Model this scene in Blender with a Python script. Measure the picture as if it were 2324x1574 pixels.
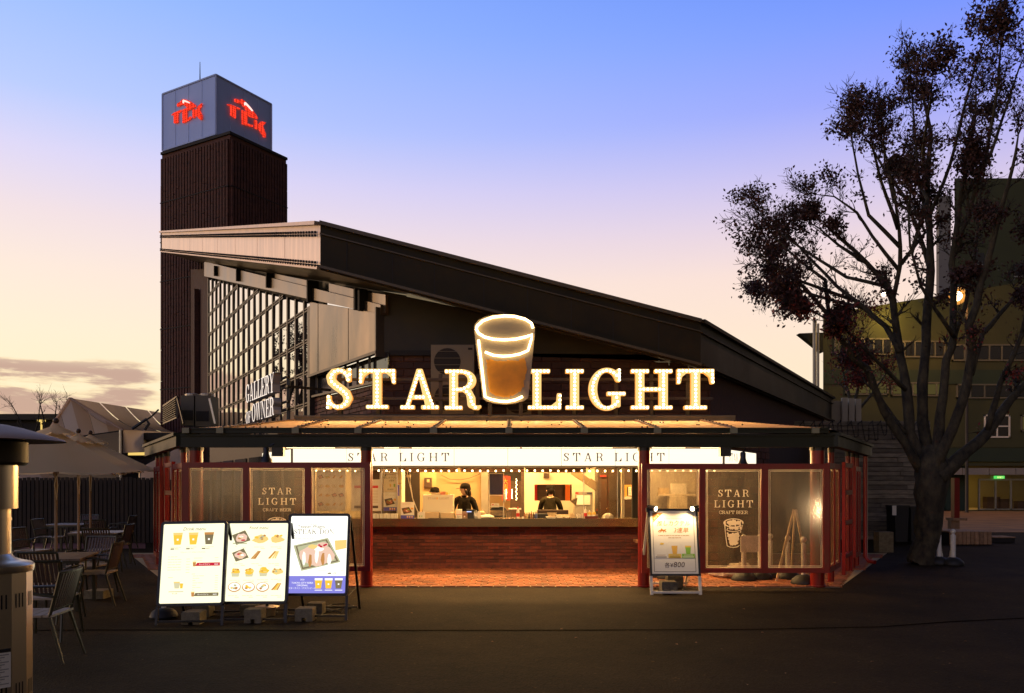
import bpy, bmesh, math, random
import numpy as np
from mathutils import Vector, Matrix
R = math.radians
S = bpy.context.scene
for o in list(bpy.data.objects): bpy.data.objects.remove(o)
COL = S.collection

# ------------------------------------------------------------------ camera
CAMZ, FPX, CX, HY = 1.65, 1846.0, 1162.0, 1100.0      # survey of the photograph: eye height, focal length, principal column, horizon row
cam = bpy.data.cameras.new('camera'); cam.sensor_fit = 'HORIZONTAL'; cam.sensor_width = 36
cam.lens = 36 * FPX / 2324; cam.shift_y = 313 / 2324; cam.clip_start = .1; cam.clip_end = 2000
co = bpy.data.objects.new('camera', cam); COL.objects.link(co)
co.location = (0, 0, CAMZ); co.rotation_euler = (R(90), 0, 0); S.camera = co
S.view_settings.view_transform = 'Standard'; S.view_settings.look = 'None'
S.view_settings.exposure = 0; S.view_settings.gamma = 1
S.cycles.max_bounces = 7; S.cycles.transparent_max_bounces = 14; S.cycles.diffuse_bounces = 3
S.cycles.glossy_bounces = 3; S.cycles.transmission_bounces = 4; S.cycles.sample_clamp_indirect = 4
S.cycles.use_denoising = True; S.cycles.caustics_reflective = False; S.cycles.caustics_refractive = False

def s2l(c):
    return tuple(((x / 255) / 12.92 if x <= 10 else (((x / 255) + .055) / 1.055) ** 2.4) for x in c)

# ------------------------------------------------------------------ sky: dusk, sunset low on the left
W = bpy.data.worlds.new('World'); S.world = W; W.use_nodes = True
nt = W.node_tree; nt.nodes.clear()
def N(t, **k):
    n = nt.nodes.new(t)
    for a, b in k.items(): setattr(n, a, b)
    return n
def L(a, b): nt.links.new(a, b)
def mth(op, a, b=None, c=None, clamp=False):
    n = N('ShaderNodeMath', operation=op); n.use_clamp = clamp
    for i, x in enumerate((a, b, c)):
        if x is None: continue
        if isinstance(x, (int, float)): n.inputs[i].default_value = x
        else: L(x, n.inputs[i])
    return n.outputs[0]
def mrange(v, a, b, c=0, d=1, smooth=True):
    n = N('ShaderNodeMapRange'); n.interpolation_type = 'SMOOTHSTEP' if smooth else 'LINEAR'
    L(v, n.inputs[0])
    for i, x in zip((1, 2, 3, 4), (a, b, c, d)): n.inputs[i].default_value = x
    return n.outputs[0]
def mixc(f, a, b, t='MIX'):
    n = N('ShaderNodeMix', data_type='RGBA', blend_type=t)
    for i, x in ((0, f), (6, a), (7, b)):
        if isinstance(x, (int, float)): n.inputs[i].default_value = x
        elif isinstance(x, tuple): n.inputs[i].default_value = (*x, 1)
        else: L(x, n.inputs[i])
    return n.outputs[2]
def ramp(v, stops):
    n = N('ShaderNodeValToRGB'); e = n.color_ramp.elements
    n.color_ramp.interpolation = 'CARDINAL' if False else 'LINEAR'
    for i, (p, c) in enumerate(stops):
        x = e[i] if i < 2 else e.new(p)
        x.position = p; x.color = (*s2l(c), 1)
    L(v, n.inputs[0]); return n.outputs[0]
tc = N('ShaderNodeTexCoord'); sx = N('ShaderNodeSeparateXYZ'); L(tc.outputs['Generated'], sx.inputs[0])
dx, dy, dz = sx.outputs
hl = mth('SQRT', mth('ADD', mth('MULTIPLY', dx, dx), mth('MULTIPLY', dy, dy)))
hl = mth('MAXIMUM', hl, .0001)
cs = mth('DIVIDE', mth('ADD', mth('MULTIPLY', dx, -.906), mth('MULTIPLY', dy, .423)), hl)
az = mth('ARCTAN2', dx, dy)
zz = mth('MAXIMUM', dz, 0)
A = ramp(zz, [(0, (255, 196, 100)), (1, (60, 57, 60)), (0.05, (255, 222, 146)), (0.09, (255, 240, 198)), (0.164, (255, 238, 210)), (0.229, (252, 232, 218)),
              (0.283, (242, 224, 228)), (0.338, (222, 216, 247)), (0.392, (186, 205, 255)), (0.485, (153, 189, 255)), (0.555, (136, 175, 254)), (.62, (90, 108, 150)), (.78, (68, 67, 74))])
B = ramp(zz, [(0, (255, 220, 165)), (1, (60, 57, 60)), (0.08, (255, 232, 196)), (0.164, (255, 228, 205)), (0.24, (250, 222, 213)), (0.294, (224, 206, 229)),
              (0.349, (190, 185, 241)), (0.403, (150, 160, 253)), (0.465, (120, 149, 255)), (0.535, (87, 130, 250)), (.62, (76, 92, 132)), (.78, (64, 63, 70))])
C = ramp(zz, [(0, (44, 36, 32)), (1, (60, 57, 60)), (.14, (46, 37, 34)), (.35, (34, 32, 44)), (.62, (38, 37, 44))])
sky = mixc(mrange(cs, -.95, -.10), C, mixc(mrange(cs, -.12, .86, smooth=False), B, A))
# streaky clouds low above the sunset
cv = N('ShaderNodeCombineXYZ'); L(mth('MULTIPLY', az, 7.0), cv.inputs[0]); L(mth('MULTIPLY', dz, 40.0), cv.inputs[1])
nz = N('ShaderNodeTexNoise'); L(cv.outputs[0], nz.inputs['Vector']); nz.inputs['Scale'].default_value = 1.0
nz.inputs['Detail'].default_value = 7; nz.inputs['Roughness'].default_value = .58
band = mth('MULTIPLY', mrange(dz, .055, .075), mrange(dz, .152, .122))
azm = mrange(az, R(-19), R(-25))
cl = mrange(mth('ADD', nz.outputs[0], mth('MULTIPLY', mth('SUBTRACT', mth('MULTIPLY', band, azm), 1), .30)), .37, .51)
cl = mth('MULTIPLY', cl, mth('MULTIPLY', band, azm))
core = mrange(cl, .15, .95)
sky = mixc(cl, sky, mixc(core, s2l((244, 206, 160)), s2l((198, 164, 148))))
# physical dusk sky on top of the graded one
st = N('ShaderNodeTexSky'); st.sky_type = 'NISHITA'; st.sun_disc = False
st.sun_elevation = R(1.0); st.sun_rotation = R(-65)
sky = mixc(.06, sky, st.outputs[0], 'MIX') if False else mixc(.02, sky, st.outputs[0], 'ADD')
bg = N('ShaderNodeBackground'); L(sky, bg.inputs[0]); bg.inputs[1].default_value = 1.0
ow = N('ShaderNodeOutputWorld'); L(bg.outputs[0], ow.inputs[0])

# last of the sun, at the horizon on the left behind the building
sun = bpy.data.lights.new('sun', 'SUN'); sun.energy = .65; sun.angle = R(8); sun.color = (1, .62, .32)
so = bpy.data.objects.new('sun', sun); COL.objects.link(so)
so.rotation_euler = Vector((.906, -.423, -.15)).to_track_quat('-Z', 'Y').to_euler()

# ------------------------------------------------------------------ geometry helpers
def P(px, py, d): return Vector(((px - CX) / FPX * d, d, CAMZ - (py - HY) / FPX * d))
def GD(py): return CAMZ * FPX / (py - HY)
def G(px, py): d = GD(py); return Vector(((px - CX) / FPX * d, d, 0))

class MB:
    def __init__(s): s.v = []; s.f = []; s.m = []
    def add(s, vs, fs, m=0):
        b = len(s.v); s.v += [tuple(x) for x in vs]
        for f in fs: s.f.append([b + i for i in f]); s.m.append(m)
        return s
    def box(s, x0, x1, y0, y1, z0, z1, m=0):
        return s.hexa([(x0, y0, z0), (x1, y0, z0), (x1, y1, z0), (x0, y1, z0), (x0, y0, z1), (x1, y0, z1), (x1, y1, z1), (x0, y1, z1)], m)
    def hexa(s, p, m=0):
        return s.add(p, [(3, 2, 1, 0), (4, 5, 6, 7), (0, 1, 5, 4), (1, 2, 6, 5), (2, 3, 7, 6), (3, 0, 4, 7)], m)
    def ob(s, c, a, b, d, m=0):       # oriented box: centre and three half vectors
        c, a, b, d = map(Vector, (c, a, b, d))
        return s.hexa([c - a - b - d, c + a - b - d, c + a + b - d, c - a + b - d, c - a - b + d, c + a - b + d, c + a + b + d, c - a + b + d], m)
    def bar(s, p, q, w, h, m=0, up=(0, 0, 1)):
        p, q = Vector(p), Vector(q); d = (q - p); t = d.normalized(); u = Vector(up)
        sd = t.cross(u)
        if sd.length < 1e-4: sd = t.cross(Vector((0, 1, 0)))
        sd.normalize(); u = sd.cross(t).normalized()
        return s.ob((p + q) / 2, d / 2, sd * w / 2, u * h / 2, m)
    def prism(s, pts, vec, m=0):
        n = len(pts); pts = [Vector(p) for p in pts]; vec = Vector(vec)
        return s.add(pts + [p + vec for p in pts], [tuple(range(n))[::-1], tuple(range(n, 2 * n))] + [(i, (i + 1) % n, n + (i + 1) % n, n + i) for i in range(n)], m)
    def poly(s, pts, m=0): return s.add(pts, [tuple(range(len(pts)))], m)
    def tube(s, pts, r, n=6, m=0, cap=True):
        pts = [Vector(p) for p in pts]; k = len(pts)
        rs = r if isinstance(r, (list, tuple)) else [r] * k
        vs = []; u = None
        for i, p in enumerate(pts):
            t = (pts[min(i + 1, k - 1)] - pts[max(i - 1, 0)])
            if t.length < 1e-7: t = Vector((0, 0, 1))
            t.normalize()
            if u is None: u = t.orthogonal().normalized()
            else:
                u = u - t * u.dot(t)
                u = u.normalized() if u.length > 1e-5 else t.orthogonal().normalized()
            w = t.cross(u)
            for j in range(n):
                a = 2 * math.pi * j / n
                vs.append(p + (u * math.cos(a) + w * math.sin(a)) * rs[i])
        fs = [(i * n + j, i * n + (j + 1) % n, (i + 1) * n + (j + 1) % n, (i + 1) * n + j) for i in range(k - 1) for j in range(n)]
        if cap: fs += [tuple(range(n))[::-1], tuple(range((k - 1) * n, k * n))]
        return s.add(vs, fs, m)
    def lathe(s, c, prof, n=16, m=0, sq=1.0):
        c = Vector(c); vs = []
        for r, z in prof:
            for j in range(n):
                a = 2 * math.pi * (j + .5) / n
                vs.append(c + Vector((r * math.cos(a), r * math.sin(a) * sq, z)))
        k = len(prof)
        fs = [(i * n + j, i * n + (j + 1) % n, (i + 1) * n + (j + 1) % n, (i + 1) * n + j) for i in range(k - 1) for j in range(n)]
        fs += [tuple(range(n))[::-1], tuple(range((k - 1) * n, k * n))]
        return s.add(vs, fs, m)
    def ball(s, c, r, n=8, k=5, m=0):
        pr = [(r * math.sin(math.pi * i / k) + 1e-4, -r * math.cos(math.pi * i / k)) for i in range(k + 1)]
        return s.lathe(c, pr, n, m)
    def build(s, name, mats, parent=None, smooth=False, kind=None):
        me = bpy.data.meshes.new(name); me.from_pydata(s.v, [], s.f)
        if not isinstance(mats, (list, tuple)): mats = [mats]
        for x in mats: me.materials.append(x)
        if len(mats) > 1: me.polygons.foreach_set('material_index', s.m)
        if smooth:
            if smooth is True: me.polygons.foreach_set('use_smooth', [True] * len(s.f))
            else:
                me.polygons.foreach_set('use_smooth', [True] * len(s.f)); me.set_sharp_from_angle(angle=R(smooth))
        me.update()
        return link(name, me, parent, kind)
def link(name, me, parent=None, kind=None):
    o = bpy.data.objects.new(name, me); COL.objects.link(o)
    if parent: adopt(o, parent)
    if kind: o['kind'] = kind
    return o
def wloc(o):
    v = o.location.copy()
    while o.parent: o = o.parent; v += o.location if not o.get('inv') else Vector()
    return v
def adopt(o, parent):
    # children are modelled in world space; the thing's Empty only marks its base
    p = parent; base = None
    while p:
        if p.type == 'EMPTY': base = p
        p = p.parent
    o.parent = parent
    if parent.type == 'EMPTY': o.matrix_parent_inverse = Matrix.Translation(-parent.location)
def thing(name, label, cat, loc=(0, 0, 0), group=None):
    o = bpy.data.objects.new(name, None); COL.objects.link(o); o.location = loc; o.empty_display_size = .2
    return tag(o, label, cat, group)
def tag(o, label, cat, group=None):
    o['label'] = label; o['category'] = cat
    if group: o['group'] = group
    return o
def copy_tree(o, parent=None):
    c = o.copy(); COL.objects.link(c)
    if parent: c.parent = parent
    for ch in list(o.children): copy_tree(ch, c)
    return c
def struct(o): o['kind'] = 'structure'; return o

# ------------------------------------------------------------------ materials
MC = {}
def mat(name, col, rough=.6, metal=0., var=.0, scale=6., bump=0., bscale=None, rnd=0., spec=.5, emit=None, es=0., stretch=None, hue=None, world=True, detail=4):
    if name in MC: return MC[name]
    m = bpy.data.materials.new(name); m.use_nodes = True; MC[name] = m
    t = m.node_tree; b = t.nodes['Principled BSDF']
    b.inputs['Base Color'].default_value = (*col, 1); b.inputs['Roughness'].default_value = rough
    b.inputs['Metallic'].default_value = metal; b.inputs['Specular IOR Level'].default_value = spec
    def nn(x): return t.nodes.new(x)
    lk = t.links.new
    tcn = nn('ShaderNodeNewGeometry').outputs['Position'] if world else nn('ShaderNodeTexCoord').outputs['Object']
    if stretch:
        mp = nn('ShaderNodeMapping'); lk(tcn, mp.inputs[0]); mp.inputs['Scale'].default_value = stretch; tcn = mp.outputs[0]
    src = None
    if var:
        n = nn('ShaderNodeTexNoise'); lk(tcn, n.inputs['Vector']); n.inputs['Scale'].default_value = scale; n.inputs['Detail'].default_value = detail
        n.inputs['Roughness'].default_value = .62
        mr = nn('ShaderNodeMapRange'); lk(n.outputs[0], mr.inputs[0]); mr.inputs[1].default_value = .3; mr.inputs[2].default_value = .7
        mx = nn('ShaderNodeMix'); mx.data_type = 'RGBA'; lk(mr.outputs[0], mx.inputs[0])
        h = hue or col
        mx.inputs[6].default_value = (*[c * (1 - var) for c in col], 1); mx.inputs[7].default_value = (*[c * (1 + var) for c in h], 1)
        src = mx.outputs[2]
        r2 = nn('ShaderNodeMapRange'); lk(n.outputs[0], r2.inputs[0]); r2.inputs[3].default_value = max(0, rough - .12); r2.inputs[4].default_value = min(1, rough + .12)
        lk(r2.outputs[0], b.inputs['Roughness'])
    if rnd:
        oi = nn('ShaderNodeObjectInfo'); mr = nn('ShaderNodeMapRange'); lk(oi.outputs['Random'], mr.inputs[0])
        mr.inputs[3].default_value = 1 - rnd; mr.inputs[4].default_value = 1 + rnd
        hs = nn('ShaderNodeHueSaturation'); lk(mr.outputs[0], hs.inputs['Value'])
        if src: lk(src, hs.inputs['Color'])
        else: hs.inputs['Color'].default_value = (*col, 1)
        src = hs.outputs[0]
    if src: lk(src, b.inputs['Base Color'])
    if bump:
        n = nn('ShaderNodeTexNoise'); lk(tcn, n.inputs['Vector']); n.inputs['Scale'].default_value = bscale or scale * 6; n.inputs['Detail'].default_value = 5
        bp = nn('ShaderNodeBump'); bp.inputs['Strength'].default_value = bump; bp.inputs['Distance'].default_value = .02
        lk(n.outputs[0], bp.inputs['Height']); lk(bp.outputs[0], b.inputs['Normal'])
    if emit:
        b.inputs['Emission Color'].default_value = (*emit, 1); b.inputs['Emission Strength'].default_value = es
    return m
def glow(name, col, s, sample=True):
    if name in MC: return MC[name]
    m = bpy.data.materials.new(name); m.use_nodes = True; MC[name] = m
    t = m.node_tree; t.nodes.clear(); e = t.nodes.new('ShaderNodeEmission'); o = t.nodes.new('ShaderNodeOutputMaterial')
    e.inputs[0].default_value = (*col, 1); e.inputs[1].default_value = s; t.links.new(e.outputs[0], o.inputs[0])
    if not sample: m.cycles.emission_sampling = 'NONE'
    return m
def custom(name, fn):
    if name in MC: return MC[name]
    m = bpy.data.materials.new(name); m.use_nodes = True; MC[name] = m
    t = m.node_tree; t.nodes.clear(); o = t.nodes.new('ShaderNodeOutputMaterial')
    t.links.new(fn(t), o.inputs[0]); return m
def lamp(name, kind, loc, energy, col, size=.1, to=None, angle=None, sy=None, parent=None):
    l = bpy.data.lights.new(name, kind); l.energy = energy; l.color = col
    if kind == 'AREA':
        l.size = size
        if sy: l.shape = 'RECTANGLE'; l.size_y = sy
    else: l.shadow_soft_size = size
    if kind == 'SPOT': l.spot_size = R(angle or 60); l.spot_blend = .6
    o = bpy.data.objects.new(name, l); COL.objects.link(o); o.location = loc
    if to is not None: o.rotation_euler = (Vector(to) - Vector(loc)).to_track_quat('-Z', 'Y').to_euler()
    return o

# ------------------------------------------------------------------ serif lettering from signed distance outlines
def d_box(X, Y, x0, y0, x1, y1):
    qx = np.abs(X - (x0 + x1) / 2) - (x1 - x0) / 2; qy = np.abs(Y - (y0 + y1) / 2) - (y1 - y0) / 2
    return np.maximum(qx, qy)
def d_ell(X, Y, cx, cy, rx, ry): return (np.sqrt(((X - cx) / rx) ** 2 + ((Y - cy) / ry) ** 2) - 1) * min(rx, ry)
def d_poly(X, Y, p):
    d = np.full(X.shape, 1e9); s = np.ones(X.shape); n = len(p)
    for i in range(n):
        (ax, ay), (bx, by) = p[i], p[i - 1]
        ex, ey = bx - ax, by - ay; wx, wy = X - ax, Y - ay
        t = np.clip((wx * ex + wy * ey) / (ex * ex + ey * ey + 1e-12), 0, 1)
        d = np.minimum(d, (wx - ex * t) ** 2 + (wy - ey * t) ** 2)
        c1 = Y >= ay; c2 = Y < by; c3 = ex * wy > ey * wx
        s = np.where((c1 & c2 & c3) | (~c1 & ~c2 & ~c3), -s, s)
    return s * np.sqrt(d)
def d_path(X, Y, p):     # points (x, y, half width)
    d = np.full(X.shape, 1e9)
    for (ax, ay, ra), (bx, by, rb) in zip(p, p[1:]):
        ex, ey = bx - ax, by - ay
        t = np.clip(((X - ax) * ex + (Y - ay) * ey) / (ex * ex + ey * ey + 1e-12), 0, 1)
        d = np.minimum(d, np.hypot(X - ax - ex * t, Y - ay - ey * t) - (ra + (rb - ra) * t))
    return d
STY = {'slab': (.215, .105, .10), 'didone': (.125, .035, .03), 'book': (.16, .07, .055), 'boxtype': (.14, .055, .05), 'cond': (.20, .07, .05)}
GW = {'S': .66, 'T': .90, 'A': .95, 'R': .92, 'L': .83, 'I': .45, 'G': .96, 'H': 1.04, 'C': .86, 'F': .80, 'B': .84, 'E': .84, 'O': .92, 'Y': .92, 'W': 1.3, 'N': 1.0, 'D': .94, 'K': .98, ' ': .42, '@': .72}
def spath(w, t, n):
    k = w / .66; a = n * .5; b = t * .5
    q = [(.555, .72, a), (.53, .82, a * 1.05), (.44, .93, a * 1.1), (.32, .955, a * 1.15), (.19, .91, (a + b) / 2), (.125, .79, b), (.15, .67, b), (.25, .58, b), (.38, .49, b), (.50, .39, b), (.55, .27, b), (.51, .14, (a + b) / 2), (.39, .06, a * 1.15), (.26, .045, a * 1.1), (.14, .11, a * 1.05), (.08, .22, a), (.07, .30, a)]
    return [(x * k, y, r) for x, y, r in q]
def glyph_sdf(c, X, Y, sty):
    t, n, s = STY[sty]; w = GW[c]; U = lambda *a: np.minimum.reduce(a)
    b = lambda *a: d_box(X, Y, *a); p = lambda q: d_poly(X, Y, q)
    def ring(cx, cy, rx, ry, tx=None, ty=None): return np.maximum(d_ell(X, Y, cx, cy, rx, ry), -d_ell(X, Y, cx, cy, rx - (tx or t), ry - (ty or n)))
    if c == 'I': return U(b(w / 2 - t / 2, 0, w / 2 + t / 2, 1), b(0, 0, w, s), b(0, 1 - s, w, 1))
    if c == 'L': return U(b(.12, 0, .12 + t, 1), b(0, 1 - s, .24 + t + .1, 1), b(0, 0, w, s), p([(w, 0), (w, .40), (w - max(n, .05), .40), (w - .12, .2), (w - .26, s * .9), (w - .3, 0)]))
    if c == 'T': return U(b(w / 2 - t / 2, 0, w / 2 + t / 2, 1), b(w / 2 - t / 2 - .17, 0, w / 2 + t / 2 + .17, s), b(0, 1 - s, w, 1), p([(0, 1), (0, .63), (max(n * .8, .045), .63), (.12, .8), (.25, 1 - s * .9), (.3, 1)]), p([(w, 1), (w, .63), (w - max(n * .8, .045), .63), (w - .12, .8), (w - .25, 1 - s * .9), (w - .3, 1)]))
    if c == 'H':
        x1, x2 = .12, w - .12 - t
        return U(b(x1, 0, x1 + t, 1), b(x2, 0, x2 + t, 1), b(x1, .5 - n / 2, x2, .5 + n / 2), *[b(x - .12, y, x + t + .12, y + s) for x in (x1, x2) for y in (0, 1 - s)])
    if c == 'A':
        return U(p([(.10, 0), (.10 + n, 0), (w / 2 + .0, .88), (w / 2 + .04, 1), (w / 2 - .07, 1)]), p([(w - .10 - t, 0), (w - .10, 0), (w / 2 + .07, 1), (w / 2 - .07, 1)]), b(.22, .30 - n / 2, w - .25, .30 + n / 2), b(0, 0, .20 + n + .05, s), b(w - .10 - t - .12, 0, w, s))
    if c in 'RB':
        st = U(b(.12, 0, .12 + t, 1), b(0, 0, .12 + t + (.12 if c == 'R' else 0), s), b(0, 1 - s, .3, 1))
        y1 = .5 if c == 'R' else .52
        cy, ry = (1 + y1 - n / 2) / 2, (1 - y1 + n / 2) / 2
        up = np.maximum(ring(.42, cy, .38, ry), -(X - .40)); up = U(up, b(.2, 1 - n, .42, 1), b(.2, y1 - n / 2, .42, y1 + n / 2))
        if c == 'R': return U(st, up, d_path(X, Y, [(.50, .48, n * .5), (.62, .42, t * .4), (.67, .28, t * .5), (.68, .14, t * .48), (.74, .055, n * .5), (.84, .05, n * .5), (.90, .08, n * .3)]))
        cy, ry = (y1 + n / 2) / 2, (y1 + n / 2) / 2
        lo = np.maximum(ring(.44, cy, .40, ry), -(X - .42)); return U(st, up, lo, b(.2, 0, .44, n))
    if c == 'D':
        return U(b(.12, 0, .12 + t, 1), b(0, 0, .42, s), b(0, 1 - s, .42, 1), np.maximum(ring(.40, .5, w - .42, .5), -(X - .38)), b(.2, 1 - n, .42, 1), b(.2, 0, .42, n))
    if c == 'O': return ring(w / 2, .5, w / 2, .52)
    if c in 'CG':
        rg = np.maximum(ring(.46, .5, .46, .525), -np.maximum(d_box(X, Y, .60, .30, 1.5, .70), -(X - .55)))
        rg = np.maximum(rg, X - .80)
        top = U(b(.80 - max(n * .9, .05), .68, .80, 1.0), p([(.80, .68), (.80, .92), (.60, .97)]))
        if c == 'C': return U(rg, top, d_path(X, Y, [(.6, .03, n * .5), (.74, .12, n * .5), (.80, .28, n * .35)]))
        return U(rg, top, b(.80 - t, .06, .80, .44), b(.80 - t - .13, .44 - s, .93, .44), )
    if c == 'S':
        w0 = w
        return U(d_path(X, Y, spath(w, t, n)), b(w - .035 - max(n, .05), .68, w - .035, 1.0), b(.02, 0, .02 + max(n, .05), .33))
    if c in 'EF':
        q = [b(.12, 0, .12 + t, 1), b(0, 0, .12 + t + .12, s), b(0, 1 - s, w - .04, 1), p([(w - .04, 1), (w - .04, .66), (w - .09, .66), (w - .2, 1 - s), (w - .3, 1)]), b(.2, .5 - n / 2, .58, .5 + n / 2), b(.56, .36, .60, .64)]
        if c == 'E': q += [b(0, 0, w, s), p([(w, 0), (w, .36), (w - .05, .36), (w - .17, s), (w - .3, 0)])]
        return U(*q)
    if c == 'N':
        return U(b(.12, 0, .12 + n, 1), b(w - .12 - n, 0, w - .12, 1), p([(.08, 1), (.12 + t, 1), (w - .12, 0), (w - .14 - n, 0)]), b(0, 0, .3, s), b(0, 1 - s, .25, 1), b(w - .3, 1 - s, w, 1))
    if c == 'Y':
        m = w / 2
        return U(b(m - t / 2, 0, m + t / 2, .46), b(m - t / 2 - .12, 0, m + t / 2 + .12, s), p([(.08, 1), (.08 + t, 1), (m + t / 2, .42), (m - t / 2, .42)]), p([(w - .1 - n, 1), (w - .1, 1), (m + t / 2, .42), (m + t / 2 - n, .42)]), b(0, 1 - s, .3 + t * .3, 1), b(w - .28, 1 - s, w, 1))
    if c == 'W':
        return U(p([(.08, 1), (.08 + t, 1), (.42 + n / 2, 0), (.36, 0)]), p([(.36, 0), (.42, 0), (.68, 1), (.68 - n, 1)]), p([(.58, 1), (.58 + t, 1), (.93, 0), (.87, 0)]), p([(.87, 0), (.93, 0), (1.2, 1), (1.2 - n, 1)]), b(0, 1 - s, .3, 1), b(.48, 1 - s, .8, 1), b(1.05, 1 - s, 1.3, 1))
    if c == 'K':
        return U(b(.12, 0, .12 + t, 1), b(0, 0, .2 + t, s), b(0, 1 - s, .2 + t, 1), p([(.2, .36), (.2, .36 + n * 1.6), (.72, 1), (.72 + n, 1)]), p([(.36, .52), (.36 + t * .9, .66), (.9, 0), (.9 - t, 0)]), b(.58, 1 - s, .92, 1), b(w - .4, 0, w, s))
    if c == '@':      # cup of beer with foam, as printed on the wind screens
        nz = .012 * np.sin(37 * X + 11 * Y) + .012 * np.sin(53 * Y - 17 * X) + .010 * np.sin(71 * X)
        lw = .013
        rim = np.abs(d_ell(X, Y, .36, .83, .32, .14)) - lw
        rim = np.maximum(rim, -d_box(X, Y, .60, .74, .75, .80))
        foam = d_ell(X, Y, .36, .83, .255, .095) + nz
        mid = np.maximum(d_ell(X, Y, .37, .68, .235, .085) + nz, Y - .70)
        beer = d_poly(X, Y, [(.15, .47), (.55, .49), (.60, .60 - .05), (.50, .10), (.38, .05), (.22, .10)]) + nz * 1.4
        sd = d_path(X, Y, [(.055, .76, lw), (.10, .30, lw), (.14, .04, lw), (.24, .0, lw), (.36, -.012, lw), (.50, .01, lw), (.56, .06, lw)])
        s2 = d_path(X, Y, [(.66, .76, lw), (.63, .60, lw), (.52, .55, lw), (.36, .53, lw), (.2, .55, lw), (.12, .59, lw)])
        return U(rim, foam, mid, beer, sd, s2)
    return b(0, 0, .3, .3)
GC = {}
def glyph(c, sty, res):
    k = (c, sty, res)
    if k in GC: return GC[k]
    w = GW[c]; h = 1 / res
    xs = np.arange(-.08, w + .08 + h, h) + 1.3e-4; ys = np.arange(-.08, 1.08 + h, h) + 1.7e-4
    X, Y = np.meshgrid(xs, ys); D = glyph_sdf(c, X, Y, sty) if c != ' ' else np.ones(X.shape)
    polys, segs = [], []
    for j in range(len(ys) - 1):
        run = None
        for i in range(len(xs) - 1):
            d = (D[j, i], D[j, i + 1], D[j + 1, i + 1], D[j + 1, i])
            ins = [q < 0 for q in d]
            if all(ins):
                if run is None: run = i
                continue
            if run is not None:
                polys.append([(xs[run], ys[j]), (xs[i], ys[j]), (xs[i], ys[j + 1]), (xs[run], ys[j + 1])]); run = None
            if not any(ins): continue
            cr = ((xs[i], ys[j]), (xs[i + 1], ys[j]), (xs[i + 1], ys[j + 1]), (xs[i], ys[j + 1]))
            out = []; iso = []
            for a in range(4):
                b2 = (a + 1) % 4
                if ins[a]: out.append(cr[a])
                if ins[a] != ins[b2]:
                    u = d[a] / (d[a] - d[b2]); q = (cr[a][0] + (cr[b2][0] - cr[a][0]) * u, cr[a][1] + (cr[b2][1] - cr[a][1]) * u)
                    out.append(q); iso.append(q)
            if len(out) > 2: polys.append(out)
            if len(iso) >= 2: segs.append((iso[0], iso[1]))
            if len(iso) == 4: segs.append((iso[2], iso[3]))
        if run is not None:
            i = len(xs) - 1; polys.append([(xs[run], ys[j]), (xs[i], ys[j]), (xs[i], ys[j + 1]), (xs[run], ys[j + 1])])
    GC[k] = (polys, segs); return GC[k]
def twidth(s, size, track): return sum((GW[c] + track) * size for c in s) - track * size
class Fr:
    """a flat frame in the world: origin, right, up, outward normal"""
    def __init__(s, o, u, v, n=None):
        s.o = Vector(o); s.u = Vector(u).normalized(); s.v = Vector(v).normalized(); s.n = Vector(n).normalized() if n is not None else s.u.cross(s.v)
    def p(s, a, b, c=0): return s.o + s.u * a + s.v * b + s.n * c
def serif(mb, fr, txt, x, y, size, sty='book', res=18, track=.12, off=.002, depth=0, m=0, center=False, shear=0, ms=None, sxw=1.0):
    if center: x -= twidth(txt, size, track) * sxw / 2
    for c in txt:
        if c != ' ':
            po, sg = glyph(c, sty, res)
            f = lambda q, o: fr.p(x + (q[0] + shear * q[1]) * size * sxw, y + q[1] * size, o)
            for q in po: mb.poly([f(a, off + depth) for a in q], m)
            if depth:
                for a, b2 in sg: mb.poly([f(a, off), f(b2, off), f(b2, off + depth), f(a, off + depth)], m if ms is None else ms)
        x += (GW[c] + track) * size * sxw
    return x
def plain(mb, fr, txt, x, y, size, off=.002, m=0, center=False, shear=0, sxw=1.0):
    """sans or Japanese print from Blender's own default font, as flat faces"""
    cu = bpy.data.curves.new('t', 'FONT'); cu.body = txt; cu.size = 1.0; cu.resolution_u = 2
    o = bpy.data.objects.new('t', cu); COL.objects.link(o)
    dg = bpy.context.evaluated_depsgraph_get(); me = bpy.data.meshes.new_from_object(o.evaluated_get(dg))
    vs = [(v.co.x, v.co.y) for v in me.vertices]; fs = [tuple(p.vertices) for p in me.polygons]
    bpy.data.objects.remove(o); bpy.data.curves.remove(cu); bpy.data.meshes.remove(me)
    if not vs: return
    w = max(v[0] for v in vs) * size * sxw
    if center: x -= w / 2
    mb.add([fr.p(x + (a + shear * b) * size * sxw, y + b * size, off) for a, b in vs], fs, m)
def rect(mb, fr, x0, y0, x1, y1, off=.002, m=0): mb.poly([fr.p(x0, y0, off), fr.p(x1, y0, off), fr.p(x1, y1, off), fr.p(x0, y1, off)], m)
def oline(mb, fr, x0, y0, x1, y1, w, off=.002, m=0):
    rect(mb, fr, x0, y0, x1, y0 + w, off, m); rect(mb, fr, x0, y1 - w, x1, y1, off, m)
    rect(mb, fr, x0, y0 + w, x0 + w, y1 - w, off, m); rect(mb, fr, x1 - w, y0 + w, x1, y1 - w, off, m)
def blob(mb, fr, cx, cy, rx, ry, rng, off=.003, m=0, n=11, j=.22):
    mb.poly([fr.p(cx + rx * math.cos(2 * math.pi * i / n) * (1 + rng.uniform(-j, j)), cy + ry * math.sin(2 * math.pi * i / n) * (1 + rng.uniform(-j, j)), off) for i in range(n)], m)
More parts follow.
